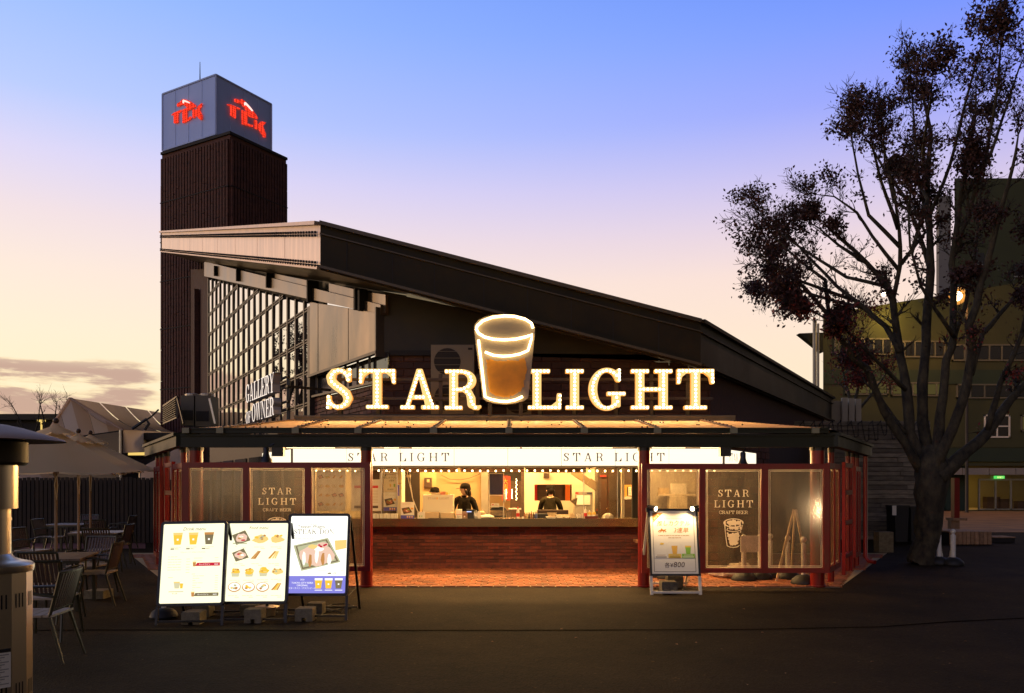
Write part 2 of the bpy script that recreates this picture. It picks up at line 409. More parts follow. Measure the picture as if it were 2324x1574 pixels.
# ------------------------------------------------------------------ palette
def m_asphalt(t):
    n = t.nodes.new; k = t.links.new
    g = n('ShaderNodeNewGeometry').outputs['Position']
    b = n('ShaderNodeBsdfPrincipled')
    a = n('ShaderNodeTexNoise'); k(g, a.inputs['Vector']); a.inputs['Scale'].default_value = .8; a.inputs['Detail'].default_value = 9; a.inputs['Roughness'].default_value = .68
    f = n('ShaderNodeTexVoronoi'); k(g, f.inputs['Vector']); f.inputs['Scale'].default_value = 48
    f2 = n('ShaderNodeTexNoise'); k(g, f2.inputs['Vector']); f2.inputs['Scale'].default_value = 60; f2.inputs['Detail'].default_value = 3
    r = n('ShaderNodeValToRGB'); k(a.outputs[0], r.inputs[0]); e = r.color_ramp.elements
    e[0].position = .32; e[0].color = (.014, .0080, .0025, 1); e[1].position = .68; e[1].color = (.041, .024, .0075, 1)
    r2 = n('ShaderNodeValToRGB'); k(f.outputs['Color'], r2.inputs[0]); e = r2.color_ramp.elements
    e[0].position = 0; e[0].color = (.55, .55, .55, 1); e[1].position = 1; e[1].color = (1.0, 1.0, 1.0, 1)
    x = e.new(.93); x.color = (1.15, 1.15, 1.15, 1); x = e.new(.97); x.color = (3.4, 3.1, 2.6, 1)
    mx = n('ShaderNodeMix'); mx.data_type = 'RGBA'; mx.blend_type = 'MULTIPLY'; mx.inputs[0].default_value = 1
    k(r.outputs[0], mx.inputs[6]); k(r2.outputs[0], mx.inputs[7]); k(mx.outputs[2], b.inputs['Base Color'])
    b.inputs['Roughness'].default_value = .88; b.inputs['Specular IOR Level'].default_value = .12
    bp = n('ShaderNodeBump'); bp.inputs['Strength'].default_value = .55; bp.inputs['Distance'].default_value = .012
    ad = n('ShaderNodeMath'); ad.operation = 'ADD'; k(f2.outputs[0], ad.inputs[0]); k(f.outputs['Distance'], ad.inputs[1])
    k(ad.outputs[0], bp.inputs['Height']); k(bp.outputs[0], b.inputs['Normal'])
    return b.outputs[0]
def m_frost(t):
    n = t.nodes.new; k = t.links.new
    g = n('ShaderNodeNewGeometry').outputs['Position']
    mp = n('ShaderNodeMapping'); mp.inputs['Scale'].default_value = (1, 1, .35); k(g, mp.inputs[0])
    a = n('ShaderNodeTexNoise'); k(mp.outputs[0], a.inputs['Vector']); a.inputs['Scale'].default_value = 7; a.inputs['Detail'].default_value = 8; a.inputs['Roughness'].default_value = .68
    d = n('ShaderNodeBsdfDiffuse'); d.inputs[0].default_value = (.20, .155, .11, 1)
    tl = n('ShaderNodeBsdfTranslucent'); tl.inputs[0].default_value = (.34, .27, .18, 1)
    m1 = n('ShaderNodeMixShader'); m1.inputs[0].default_value = .45; k(d.outputs[0], m1.inputs[1]); k(tl.outputs[0], m1.inputs[2])
    tr = n('ShaderNodeBsdfTransparent'); tr.inputs[0].default_value = (.90, .88, .84, 1)
    r = n('ShaderNodeMapRange'); k(a.outputs[0], r.inputs[0]); r.inputs[1].default_value = .3; r.inputs[2].default_value = .75; r.inputs[3].default_value = .94; r.inputs[4].default_value = .64
    m2 = n('ShaderNodeMixShader'); k(r.outputs[0], m2.inputs[0]); k(m1.outputs[0], m2.inputs[1]); k(tr.outputs[0], m2.inputs[2])
    gl = n('ShaderNodeBsdfGlossy'); gl.inputs['Roughness'].default_value = .10; gl.inputs[0].default_value = (1, 1, 1, 1)
    m3 = n('ShaderNodeMixShader'); m3.inputs[0].default_value = .055; k(m2.outputs[0], m3.inputs[1]); k(gl.outputs[0], m3.inputs[2])
    return m3.outputs[0]
def m_poly(t):       # corrugated polycarbonate of the canopy roof
    n = t.nodes.new; k = t.links.new
    g = n('ShaderNodeNewGeometry').outputs['Position']
    a = n('ShaderNodeTexNoise'); k(g, a.inputs['Vector']); a.inputs['Scale'].default_value = 3; a.inputs['Detail'].default_value = 6
    r = n('ShaderNodeMapRange'); k(a.outputs[0], r.inputs[0]); r.inputs[3].default_value = .75; r.inputs[4].default_value = 1.15
    cm = n('ShaderNodeMix'); cm.data_type = 'RGBA'; cm.blend_type = 'MULTIPLY'; cm.inputs[0].default_value = 1; cm.inputs[6].default_value = (.72, .52, .33, 1); k(r.outputs[0], cm.inputs[7])
    d = n('ShaderNodeBsdfDiffuse'); k(cm.outputs[2], d.inputs[0])
    tl = n('ShaderNodeBsdfTranslucent'); k(cm.outputs[2], tl.inputs[0])
    m1 = n('ShaderNodeMixShader'); m1.inputs[0].default_value = .6; k(d.outputs[0], m1.inputs[1]); k(tl.outputs[0], m1.inputs[2])
    gl = n('ShaderNodeBsdfGlossy'); gl.inputs['Roughness'].default_value = .22
    m3 = n('ShaderNodeMixShader'); m3.inputs[0].default_value = .10; k(m1.outputs[0], m3.inputs[1]); k(gl.outputs[0], m3.inputs[2])
    return m3.outputs[0]
def m_clear(t):
    n = t.nodes.new; k = t.links.new
    tr = n('ShaderNodeBsdfTransparent'); tr.inputs[0].default_value = (.97, .97, .95, 1)
    gl = n('ShaderNodeBsdfGlossy'); gl.inputs['Roughness'].default_value = .03
    m3 = n('ShaderNodeMixShader'); m3.inputs[0].default_value = .05; k(tr.outputs[0], m3.inputs[1]); k(gl.outputs[0], m3.inputs[2])
    return m3.outputs[0]
def m_wallglass(t):
    n = t.nodes.new; k = t.links.new
    gl = n('ShaderNodeBsdfGlossy'); gl.inputs['Roughness'].default_value = .012; gl.inputs[0].default_value = (1, .95, .88, 1)
    d = n('ShaderNodeBsdfDiffuse'); d.inputs[0].default_value = (.02, .02, .018, 1)
    m3 = n('ShaderNodeMixShader'); m3.inputs[0].default_value = .94; k(d.outputs[0], m3.inputs[1]); k(gl.outputs[0], m3.inputs[2])
    return m3.outputs[0]
def m_cloth(t, col=(1, .78, .46), wt=.45):
    n = t.nodes.new; k = t.links.new
    d = n('ShaderNodeBsdfDiffuse'); d.inputs[0].default_value = (*col, 1)
    tl = n('ShaderNodeBsdfTranslucent'); tl.inputs[0].default_value = (*col, 1)
    m1 = n('ShaderNodeMixShader'); m1.inputs[0].default_value = wt; k(d.outputs[0], m1.inputs[1]); k(tl.outputs[0], m1.inputs[2])
    return m1.outputs[0]
def m_dots(t):       # red sign faces packed with small lamps
    n = t.nodes.new; k = t.links.new
    g = n('ShaderNodeTexCoord').outputs['Object']
    v = n('ShaderNodeTexVoronoi'); v.inputs['Scale'].default_value = 9; v.inputs['Randomness'].default_value = .15; k(g, v.inputs['Vector'])
    r = n('ShaderNodeMapRange'); k(v.outputs['Distance'], r.inputs[0]); r.inputs[1].default_value = .25; r.inputs[2].default_value = .6; r.inputs[3].default_value = 1.7; r.inputs[4].default_value = .55
    e = n('ShaderNodeEmission'); e.inputs[0].default_value = (1, .045, .02, 1); k(r.outputs[0], e.inputs[1]); return e.outputs[0]
M = dict(
    asphalt=custom('asphalt', m_asphalt), frost=custom('frosted_sheet', m_frost), poly=custom('polycarbonate', m_poly),
    clear=custom('clear_acrylic', m_clear), wallglass=custom('reflective_glass', m_wallglass), led=custom('red_lamps', m_dots),
    paver=mat('paver', (.27, .083, .026), .8, var=.35, scale=9, rnd=.38, bump=.3, bscale=90),
    joint=mat('sand_joint', (.40, .31, .19), .95), mortar=mat('mortar', (.085, .06, .045), .95, bump=.3, bscale=60),
    brick=mat('brick', (.110, .025, .012), .8, var=.3, scale=14, rnd=.42, bump=.4, bscale=70),
    brickdk=mat('dark_brick', (.070, .026, .018), .85, var=.35, scale=10, rnd=.3, bump=.4, bscale=50),
    rib=mat('tower_brick', (.085, .030, .020), .85, var=.4, scale=2.2, stretch=(1, 1, 3), bump=.6, bscale=24),
    red=mat('red_paint', (.22, .006, .004), .32, var=.18, scale=3), redfr=mat('red_frame', (.25, .006, .005), .4, var=.15, scale=4),
    green=mat('green_beam', (.015, .017, .007), .5, var=.25, scale=2, bump=.1, spec=.3), black=mat('black_paint', (.012, .011, .010), .45),
    steel=mat('stainless', (.34, .24, .13), .24, 1), dull=mat('dull_metal', (.34, .31, .27), .40, .8, var=.2, scale=3),
    alu=mat('aluminium', (.50, .48, .45), .35, .9, var=.15, scale=8), white=mat('white_paint', (.78, .71, .56), .5, var=.06, scale=4),
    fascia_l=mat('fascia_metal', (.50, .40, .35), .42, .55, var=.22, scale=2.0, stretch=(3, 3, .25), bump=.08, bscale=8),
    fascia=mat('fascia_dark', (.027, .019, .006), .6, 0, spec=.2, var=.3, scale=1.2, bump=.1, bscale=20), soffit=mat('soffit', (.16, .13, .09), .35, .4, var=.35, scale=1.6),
    gable=mat('gable_board', (.034, .027, .013), .7, var=.3, scale=1.5), clad=mat('cladding', (.115, .082, .056), .32, .6, var=.4, scale=1.1, stretch=(1, 1, .45), bump=.35, bscale=1.6),
    mull=mat('mullion', (.045, .036, .028), .5, .3), dark=mat('dark_void', (.015, .012, .009), .8),
    signbox=mat('sign_box_panel', (.36, .48, .84), .55, .1, var=.08, scale=.8, stretch=(1, 1, .3)),  # blue of the dusk sky is put into the panel colour
    cream=mat('cream_wall', (.74, .63, .44), .6, var=.06, scale=2), tan=mat('tan_wall', (.47, .31, .14), .6, var=.12, scale=1.5), grey=mat('grey_steel', (.36, .31, .24), .4, .5, var=.1),
    brown=mat('brown_wood', (.060, .030, .015), .6, var=.35, scale=6, stretch=(1, 1, 6)), paper=mat('paper', (.82, .76, .63), .7), printed=mat('dark_print', (.10, .06, .03), .7),
    wood=mat('slat_wood', (.34, .22, .12), .6, var=.25, scale=9, stretch=(1, 1, .3), rnd=.15), chairwood=mat('chair_slat', (.075, .042, .028), .5, var=.2, scale=20),
    seat=mat('seat_board', (.36, .27, .18), .5, var=.15, scale=14), table=mat('table_board', (.22, .15, .10), .42, var=.3, scale=5, stretch=(.5, 4, 1)),
    frame=mat('chair_frame', (.048, .042, .022), .4, .3), concrete=mat('concrete', (.20, .165, .10), .9, var=.3, scale=12, bump=.4, bscale=70),
    rubber=mat('rubber', (.014, .013, .012), .6), cloth=custom('canvas', m_cloth), tent=custom('tent_sheet', lambda t: m_cloth(t, (.88, .72, .58), .7)),
    chrome=mat('polished_steel', (.72, .60, .44), .30, .95), hood=mat('heater_hood', (.40, .27, .20), .55, .0, spec=.25),
    bark=mat('bark', (.022, .015, .008), .9, hue=(.050, .039, .020), var=.8, scale=6, bump=1, bscale=26, stretch=(1, 1, .6), detail=6), twig=mat('twig', (.022, .015, .011), .9),
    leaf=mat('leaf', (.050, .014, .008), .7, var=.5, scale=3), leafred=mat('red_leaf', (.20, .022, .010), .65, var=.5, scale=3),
    bgreen=mat('green_render', (.062, .062, .020), .8, var=.15, scale=.5, bump=.1, bscale=4), bgreen2=mat('green_band', (.034, .050, .024), .8, var=.15, scale=.5),
    bwin=mat('window_glass', (.02, .02, .022), .06, 0, spec=.8), post=mat('stanchion', (.74, .70, .60), .5, var=.06, scale=5), navy=mat('navy_cloth', (.028, .026, .075), .8, var=.2, scale=8),
    banner=mat('red_banner', (.62, .025, .012), .7), gold=mat('gold_print', (.80, .42, .06), .5), skin=mat('skin', (.52, .28, .17), .55, var=.08, scale=12), hair=mat('hair', (.014, .008, .005), .7, spec=.15),
    shirt=mat('dark_shirt', (.013, .0095, .006), .9, spec=.08, var=.4, scale=9, bump=.9, bscale=16), jacket=mat('olive_jacket', (.020, .015, .007), .9, spec=.08, var=.5, scale=8, bump=1, bscale=14), capm=mat('cap_cloth', (.010, .007, .004), .9, spec=.08),
    sauce=mat('red_plastic', (.60, .03, .02), .35), yellow=mat('yellow_plastic', (.80, .55, .08), .35), blue=mat('blue_print', (.10, .09, .42), .6), card=mat('card', (.62, .46, .26), .8, var=.08),
    foodA=mat('food_brown', (.33, .12, .03), .6), foodB=mat('food_pink', (.70, .26, .18), .6), foodC=mat('food_gold', (.75, .42, .06), .6), foodG=mat('food_green', (.25, .50, .05), .6), amber=mat('amber_drink', (.85, .42, .03), .4),
    path=mat('pink_path', (.26, .10, .095), .85, var=.25, scale=3, bump=.2), plank=mat('grey_plank', (.20, .165, .115), .85, var=.4, scale=3, stretch=(1, 1, 4), rnd=.35, bump=.5, bscale=16),
    deck=mat('deck_wood', (.32, .18, .09), .7, var=.3, scale=8, rnd=.2), fence=mat('fence_wood', (.034, .022, .012), .85, var=.35, scale=6, rnd=.3),
    stone=mat('pale_stone', (.55, .47, .36), .9, var=.2, scale=10, bump=.4), litter=mat('dry_leaf', (.20, .09, .035), .8), wire=mat('wire', (.012, .011, .010), .6), wirew=mat('pale_wire', (.70, .62, .48), .5),
    box_lit=glow('lightbox_face', (1, .88, .66), 1.4), tube_lit=glow('strip_tube', (1, .74, .40), 6), letter_lit=glow('letter_face', (1, .60, .21), 1.3), bulb_lit=glow('marquee_bulb', (1, .80, .48), 11, False),
    neon=glow('neon_tube', (1, .70, .30), 9), string_lit=glow('string_bulb', (1, .72, .32), 12, False), fluo=glow('kitchen_tube', (1, .72, .36), 8), lamp_lit=glow('street_lamp_globe', (1, .74, .42), 30, False),
    win_lit=glow('lit_window', (1, .68, .18), .95), win_dim=glow('dim_window', (.8, .62, .20), .09), exit_lit=glow('exit_face', (.10, .75, .12), 1.0), exit_w=glow('exit_figure', (1, .9, .35), 1.4),
    menuA=glow('menu_sheet', (1, .96, .66), 1.32), menuB=glow('steak_sheet', (1, .98, .86), 1.42), scr=glow('till_screen', (.55, .60, .95), 1.4),
)
LETTER_SIDE = mat('letter_side', (.55, .28, .08), .5, emit=(1, .40, .07), es=.9)  # emission in the sides imitates the orange halo round the letters

# ------------------------------------------------------------------ ground
EX = math.tan(R(30))
g = MB(); g.box(-260, 260, -40, 420, -.3, 0); struct(g.build('asphalt_ground', M['asphalt']))
# the near bay of asphalt was laid later: its own sheet with a dark joint where the two meet
sm = MB(); yb = [(0, 1432), (300, 1431), (700, 1432), (1200, 1432), (1700, 1430), (2000, 1424), (2160, 1412), (2330, 1404)]
pt = [G(a, b) for a, b in yb]
v0 = Vector((-16, pt[0].y, 0)); v1 = Vector((18, pt[-1].y + .5, 0)); line = [v0] + pt + [v1]
for a, b in zip(line, line[1:]):
    sm.poly([a + Vector((0, -.018, .005)), b + Vector((0, -.018, .005)), b + Vector((0, .018, .005)), a + Vector((0, .018, .005))])
struct(sm.build('asphalt_joint', mat('tar_joint', (.006, .005, .004), 1, spec=0)))

# brick paving under the canopy, a trapezoid that widens with the building
PY0, PY1 = 13.02, 15.72
pave = MB(); pave.box(-9.0, 8.6, PY0, 19.5, -.02, .004)
pv = MB(); xl = lambda y: -5.45 - EX * (y - PY0); xr = lambda y: 5.25 + EX * (y - PY0)
pv.prism([(xl(PY0), PY0, .002), (xr(PY0), PY0, .002), (xr(19.5), 19.5, .002), (xl(19.5), 19.5, .002)], (0, 0, .006))
pav = struct(pv.build('brick_paving', M['joint']))
rng = random.Random(5)
pm = MB(); pm.hexa([(-.094, -.094, 0), (.094, -.094, 0), (.094, .094, 0), (-.094, .094, 0), (-.088, -.088, .022), (.088, -.088, .022), (.088, .088, .022), (-.088, .088, .022)])
pme = bpy.data.meshes.new('paver'); pme.from_pydata(pm.v, [], pm.f); pme.materials.append(M['paver'])
cells = []
for j in range(30):
    y = PY0 + .1 + .2 * j
    n0 = int(xl(y) / .2) - 1
    for i in range(n0, 60):
        x = .2 * i + (.1 if j % 2 else 0)
        if x - .1 < xl(y) or x + .1 > xr(y): continue
        if y > PY1 and abs(x) < 4.1 + EX * (y - PY1): continue
        cells.append((x, y))
def seen(c): return (-2.35 < c[0] < 2.35 or c[0] > 2.9 or c[0] < -5.0)
cells.sort(key=lambda c: (not seen(c), c[1]))
rest = MB()
for k, (x, y) in enumerate(cells):
    dz = rng.uniform(-.002, .002)
    if k < 300:
        o = bpy.data.objects.new('paver', pme); COL.objects.link(o); o.parent = pav; o.location = (x, y, dz); o.rotation_euler = (rng.uniform(-.008, .008), rng.uniform(-.008, .008), 0)
    else: rest.add([(a + x, b + y, c + dz) for a, b, c in pm.v], pm.f)
rest.build('pavers', mat('paver_far', (.25, .077, .025), .75, var=.5, scale=4.5, bump=.3, bscale=90), pav, kind='stuff')
pp = MB(); a, b = G(-60, 1226), G(330, 1226); c, d = G(330, 1246), G(-60, 1246); pp.poly([v + Vector((0, 0, .006)) for v in (d, c, b, a)])
struct(pp.build('path', M['path']))
gp = MB(); gp.prism([(11, 28, .002), (60, 28, .002), (60, 50.2, .002), (11, 50.2, .002)], (0, 0, .006)); struct(gp.build('plaza_paving', mat('plaza', (.30, .14, .060), .8, var=.4, scale=.8, bump=.2)))  # orange lamp light on the ground is put into the paving colour

# ------------------------------------------------------------------ the beer hall: roof, glass wall, gable
hall = thing('beer_hall', 'dark wedge-roofed hall with a slanted glass wall behind the lit serving counter', 'hall', (0, 16.6, 0))
DF = 15.6
C1, C2 = P(727, 508, DF), P(1590, 730, DF)
F = C1 + Vector((-EX, 1, .302)) * 20.7; E = C2 + Vector((EX, 1, 0)) * 13.9
Gb = F + (E - C2) + Vector((0, 0, 0))
H = Vector((0, 0, -.88))
rf = MB(); rf.poly([C1, C2, E, Gb, F]); rf.poly([v + H for v in (F, Gb, E, C2, C1)], 1)
roof = rf.build('roof', [M['fascia'], M['soffit']], hall)
f1 = MB(); f1.prism([C1, C2, C2 + H, C1 + H], (0, .06, 0)); f1.build('fascia', M['fascia'], roof)
tr = MB()
for dz, dy, w, h in ((0, -.05, .1, .07), (-.20, -.02, .05, .02), (-.84, -.05, .10, .05)):
    tr.bar(C1 + Vector((0, dy, dz)), C2 + Vector((0, dy, dz)), w, h)
for k, f_ in enumerate((.07, .19, .30, .43, .545, .66, .77, .89)):
    c = C1 + (C2 - C1) * f_; q = MB(); q.box(c.x - .008, c.x + .008, c.y - .006, c.y - .001, c.z - .80, c.z - .08); q.build('fascia_seam', M['dark'], roof)
tr.build('fascia_trim', mat('fascia_trim', (.07, .05, .025), .4, .4, var=.2, scale=3), roof)
u = (E - C2).normalized(); nrm = Vector((.866, -.5, 0))
f2 = MB(); f2.prism([C2, E, E + H, C2 + H], -nrm * .06)
f2.bar(C2 + nrm * .04, E + nrm * .04, .1, .07); f2.bar(C2 + nrm * .04 + H * .95, E + nrm * .04 + H * .95, .1, .05); f2.bar(C2 + nrm * .02 + H * .25, E + nrm * .02 + H * .25, .05, .02)
f2.build('fascia', M['fascia'], roof)
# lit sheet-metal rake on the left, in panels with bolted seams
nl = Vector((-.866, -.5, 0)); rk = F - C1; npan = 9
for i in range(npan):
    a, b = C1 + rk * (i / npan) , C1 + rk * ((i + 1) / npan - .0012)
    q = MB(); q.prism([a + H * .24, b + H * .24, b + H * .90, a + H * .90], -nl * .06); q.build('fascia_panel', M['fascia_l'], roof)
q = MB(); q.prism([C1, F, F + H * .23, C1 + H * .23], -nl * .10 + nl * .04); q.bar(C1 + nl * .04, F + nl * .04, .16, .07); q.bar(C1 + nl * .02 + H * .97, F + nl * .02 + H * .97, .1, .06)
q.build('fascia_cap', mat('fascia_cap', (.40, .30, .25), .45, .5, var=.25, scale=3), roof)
bo = MB(); rng = random.Random(3)
for i in range(120):
    t = (i + .5) / 120; c = C1 + rk * t
    for fz in (.20, .27, .86, .93): bo.ob(c + H * fz + nl * .07, (.02, 0, 0), (0, .02, 0), (0, 0, .02))
bo.build('seam_bolt', M['dark'], roof, kind='stuff')

# glass wall plane, receding 30 degrees to the left
GX, GY = -2.6, 16.6
gd = Vector((-EX, 1, 0)); gu = gd.normalized()
def gD(px): return (GX + EX * GY) / ((px - CX) / FPX + EX)
def gP(px, py): return P(px, py, gD(px))
def gT(px): return (gD(px) - GY) * math.hypot(EX, 1)       # distance along the wall from its near end
def gW(t, z, off=0): return Vector((GX, GY, 0)) + gu * t + Vector((0, 0, z)) + nl * off
ta, tb = gT(713), gT(474)
za, zb = gP(713, 690).z, gP(474, 633).z
ztop = lambda t: za + (zb - za) * (t - ta) / (tb - ta)
ncol = 18; cw = (tb - ta) / ncol; z0 = .30; rh = .83; zbase = 2.10
rng = random.Random(11)
zl = [.25, 1.27, 2.10, 2.93, 3.76, 4.59, 5.42, 6.25, 7.08, 7.91, 8.74, 9.57, 10.4, 11.3]
glw = MB(); glw.box(0, .01, 0, .01, 0, .01)
backing = MB(); backing.prism([gW(ta, .0, -.25), gW(tb + .6, 0, -.25), gW(tb + .6, ztop(tb) + .5, -.25), gW(ta, ztop(ta) + .4, -.25)], -nl * .1)
gwall = backing.build('glass_wall', M['dark'], hall)
for i in range(ncol):
    t0, t1 = ta + cw * i + .05, ta + cw * (i + 1) - .05
    for a, b in zip(zl, zl[1:]):
        a2, b2 = a + .035, b - .035
        h0, h1 = min(b2, ztop(t0) - .05), min(b2, ztop(t1) - .05)
        if max(h0, h1) < a2 + .12: continue
        h0, h1 = max(h0, a2 + .02), max(h1, a2 + .02)
        e1, e2 = rng.uniform(-.004, .004), rng.uniform(-.004, .004)
        q = MB(); q.prism([gW(t0, a2, e1), gW(t1, a2, e2), gW(t1, h1, e2 + rng.uniform(-.004, .004)), gW(t0, h0, e1)], -nl * .02)
        q.build('pane', M['wallglass'], gwall)
for i in range(ncol + 1):
    t = ta + cw * i; q = MB(); q.prism([gW(t - .055, .1, .04), gW(t + .055, .1, .04), gW(t + .055, ztop(t), .04), gW(t - .055, ztop(t), .04)], -nl * .1); q.build('mullion', M['mull'], gwall)
for z in zl[:-1]:
    te = tb
    ts = ta
    if z > ztop(ta): ts = ta + (z - za) * (tb - ta) / (zb - za)
    if ts > tb - .2: continue
    q = MB()
    for dz in (-.035, .035): q.prism([gW(ts, z + dz - .016, .03), gW(te, z + dz - .016, .03), gW(te, z + dz + .016, .03), gW(ts, z + dz + .016, .03)], -nl * .06)
    q.build('transom', M['mull'], gwall)
# eave band above the glass: metal plates between dark brackets
q = MB(); A0, A1 = gP(876, 716), gP(470, 628)
e0, e1 = gP(876, 690), gP(470, 612)
q.prism([A0 + nl * .12, A1 + nl * .12, A1 + nl * .12 + Vector((0, 0, .62)), A0 + nl * .12 + Vector((0, 0, .20))], -nl * .3); q.build('eave_beam', M['clad'], hall)
q = MB(); q.prism([A0 - nl * .25, A1 - nl * .25, A1 - nl * .25 + Vector((0, 0, .75)), A0 - nl * .25 + Vector((0, 0, .45))], -nl * .2); q.build('eave_backing', M['gable'], hall)
for xa, xb, ya, yb_, yc, yd in ((540, 595, 615, 627, 654 - 12, 661 - 12), (625, 700, 622, 637, 666 - 16, 686 - 18), (707, 713, 642, 644, 688, 689), (751, 822, 644, 661, 690, 703), (836, 880, 664, 670, 706, 711)):
    q = MB(); o = nl * .05
    q.prism([gP(xa, yc) + o, gP(xb, yd) + o, gP(xb, yb_) + o, gP(xa, ya) + o], -nl * .06); q.build('eave_plate', M['clad'], hall)
for xa, ya, yb_ in ((500, 606, 628), (552, 612, 640), (622, 622, 655), (718, 640, 688), (828, 658, 706), (838, 662, 708)):
    q = MB(); a, b = gP(xa, yb_), gP(xa, ya); q.bar(a + nl * .1, b + nl * .1, .10, .28, up=nl); q.build('bracket', M['dark'], hall)
# tapered metal bay in front of the corner
cl = [(716, 687, 853), (736, 691, 849), (806, 702, 823), (872, 713, 799)]
for (xa, ya, za_), (xb, yb_, zb_) in zip(cl, cl[1:]):
    q = MB(); o = nl * .16
    q.prism([gP(xa + 1, za_) + o, gP(xb - .5, zb_) + o, gP(xb - .5, yb_) + o, gP(xa + 1, ya) + o], -nl * .16); q.build('cladding_panel', M['clad'], hall)
q = MB(); q.bar(gP(716, 856) + nl * .16, gP(874, 801) + nl * .16, .1, .06); q.bar(gP(714, 700) + nl * .05, gP(714, 945) + nl * .05, .22, .22, up=nl); q.bar(gP(873, 700) + nl * .1, gP(873, 812) + nl * .1, .06, .2, up=nl)
q.build('corner_post', M['mull'], hall)
q = MB(); q.prism([gP(716, 900) , gP(880, 862), gP(880, 800), gP(716, 856)], -nl * .03); q.build('strip_window', M['bwin'], hall)
q = MB(); q.bar(gP(714, 902) + nl * .08, gP(882, 864) + nl * .08, .1, .05)
for x in (724, 790, 818, 845): q.bar(gP(x, 905 - (x - 714) * .23) + nl * .06, gP(x, 850 - (x - 714) * .33) + nl * .06, .05, .05)
q.build('strip_window_frame', M['mull'], hall)
# masonry under the bay and up to the gable
q = MB(); q.prism([gP(716, 905), Vector((GX, GY, gP(880, 866).z)), Vector((GX, GY, 0)), gW(gT(716), 0)], -nl * .3)
bay = q.build('bay_wall', M['mortar'], hall)
q = MB(); gx0 = GX; zt = lambda x: C1.z - .80 - .258 * (x - C1.x)
xe = 4.05
q.prism([(gx0, 16.6, 0 + 2.9), (xe, 16.6, 2.9), (xe, 16.6, zt(xe)), (gx0, 16.6, zt(gx0))], (0, .3, 0)); gab = q.build('gable_wall', M['brickdk'], hall)
q = MB(); q.prism([(gx0, 16.56, P(900, 800, 16.56).z), (P(1560, 800, 16.56).x, 16.56, P(1400, 806, 16.56).z), (P(1560, 800, 16.56).x, 16.56, zt(2.9)), (gx0, 16.56, zt(gx0))], (0, .035, 0)); q.build('gable_board', M['gable'], hall)
q = MB()
for py in (800,): q.bar(P(884, 802, 16.52), P(1180, 802, 16.52), .06, .10)
q.build('gable_ledge', M['dark'], hall)
# brickwork of the gable: courses you can tell apart left of the letters
def brick_field(parent, fr, w, h, bw, bh, gap, material, cap=300, name='brick', seed=1, dep=.03, skip=None, pri=None, far=None):
    rg = random.Random(seed); me = bpy.data.meshes.get('unit_' + name + material.name)
    if me is None:
        k = MB(); k.hexa([(0, 0, 0), (1, 0, 0), (1, 0, 1), (0, 0, 1), (.01, 1, .04), (.99, 1, .04), (.99, 1, .96), (.01, 1, .96)])
        me = bpy.data.meshes.new('unit_' + name + material.name); me.from_pydata(k.v, [], k.f); me.materials.append(material)
    rot = Matrix((fr.u, fr.n, fr.v)).transposed().to_4x4()
    items = []; nr = int(h / bh + .5)
    for r in range(nr):
        x = -(bw / 2 if r % 2 else 0)
        while x < w - .02:
            a, b = max(0, x), min(w, x + bw)
            if b - a > .03 and not (skip and skip((a + b) / 2, (r + .5) * bh)): items.append((a + gap / 2, b - gap / 2, r * bh + gap / 2, min((r + 1) * bh, h) - gap / 2))
            x += bw
    if pri: items.sort(key=lambda i: pri((i[0] + i[1]) / 2, (i[2] + i[3]) / 2))
    st = MB()
    for k, (a, b, c, d) in enumerate(items):
        dp = dep * rg.uniform(.75, 1.2)
        if k < cap:
            o = bpy.data.objects.new(name, me); COL.objects.link(o); o.parent = parent
            if parent.type == 'EMPTY': o.matrix_parent_inverse = Matrix.Translation(-parent.location)
            o.matrix_basis = Matrix.Translation(fr.p(a, c, 0)) @ rot @ Matrix.Diagonal((b - a, dp, d - c, 1))
        else: st.prism([fr.p(a, c), fr.p(b, c), fr.p(b, d), fr.p(a, d)], fr.n * dp)
    if st.v: st.build(name + 's', far or material, parent, kind='stuff')
b0 = gW(gT(716), 2.95); fr = Fr(b0, -gu, (0, 0, 1), nl)
brick_field(bay, fr, gT(716), 1.6, .26, .10, .015, mat('bay_brick', (.13, .045, .025), .8, var=.3, scale=10, rnd=.35), seed=3, cap=170, pri=lambda x, z: -z, skip=lambda x, z: z > 0.10 + (gP(716, 905).z - 2.95) + (gP(880, 866).z - gP(716, 905).z) * x / gT(716) - .12)
fr = Fr((gx0, 16.6, 2.95), (1, 0, 0), (0, 0, 1), (0, -1, 0))
brick_field(gab, fr, xe - gx0, P(900, 806, 16.56).z - 2.95, .40, .15, .02, mat('gable_brick', (.060, .026, .016), .85, var=.3, scale=8, rnd=.35), seed=4, cap=190)
# back part of the hall beyond the glass, the right wall under the long eave, and the end wall by the tower
q = MB(); q.prism([gW(tb, 0, .02), gW(tb + 5.6, 0, .02), gW(tb + 5.6, ztop(tb + 5.6) + .2, .02), gW(tb, ztop(tb) + .4, .02)], -nl * .4); q.bar(gW(tb + 2.3, .1, .15), gW(tb + 2.3, ztop(tb), .15), .35, .2, up=nl); q.build('end_wall', mat('end_brick', (.060, .021, .012), .85, var=.45, scale=5, stretch=(1, 1, 4), bump=.5, bscale=20), hall)
q = MB(); w0 = Vector((4.05, 16.6, 0)); dr = Vector((EX, 1, 0))
q.prism([w0, w0 + dr * 12, w0 + dr * 12 + Vector((0, 0, 4.2)), w0 + Vector((0, 0, 4.2))], -nrm * .3); q.build('side_wall', M['brickdk'], hall)
q = MB(); q.prism([E + Vector((-.2, -.3, -.1)), E + Vector((1.2, .6, -.1)), E + Vector((1.2, .6, -1.15)), E + Vector((-.2, -.3, -1.15))], (0, .4, 0))
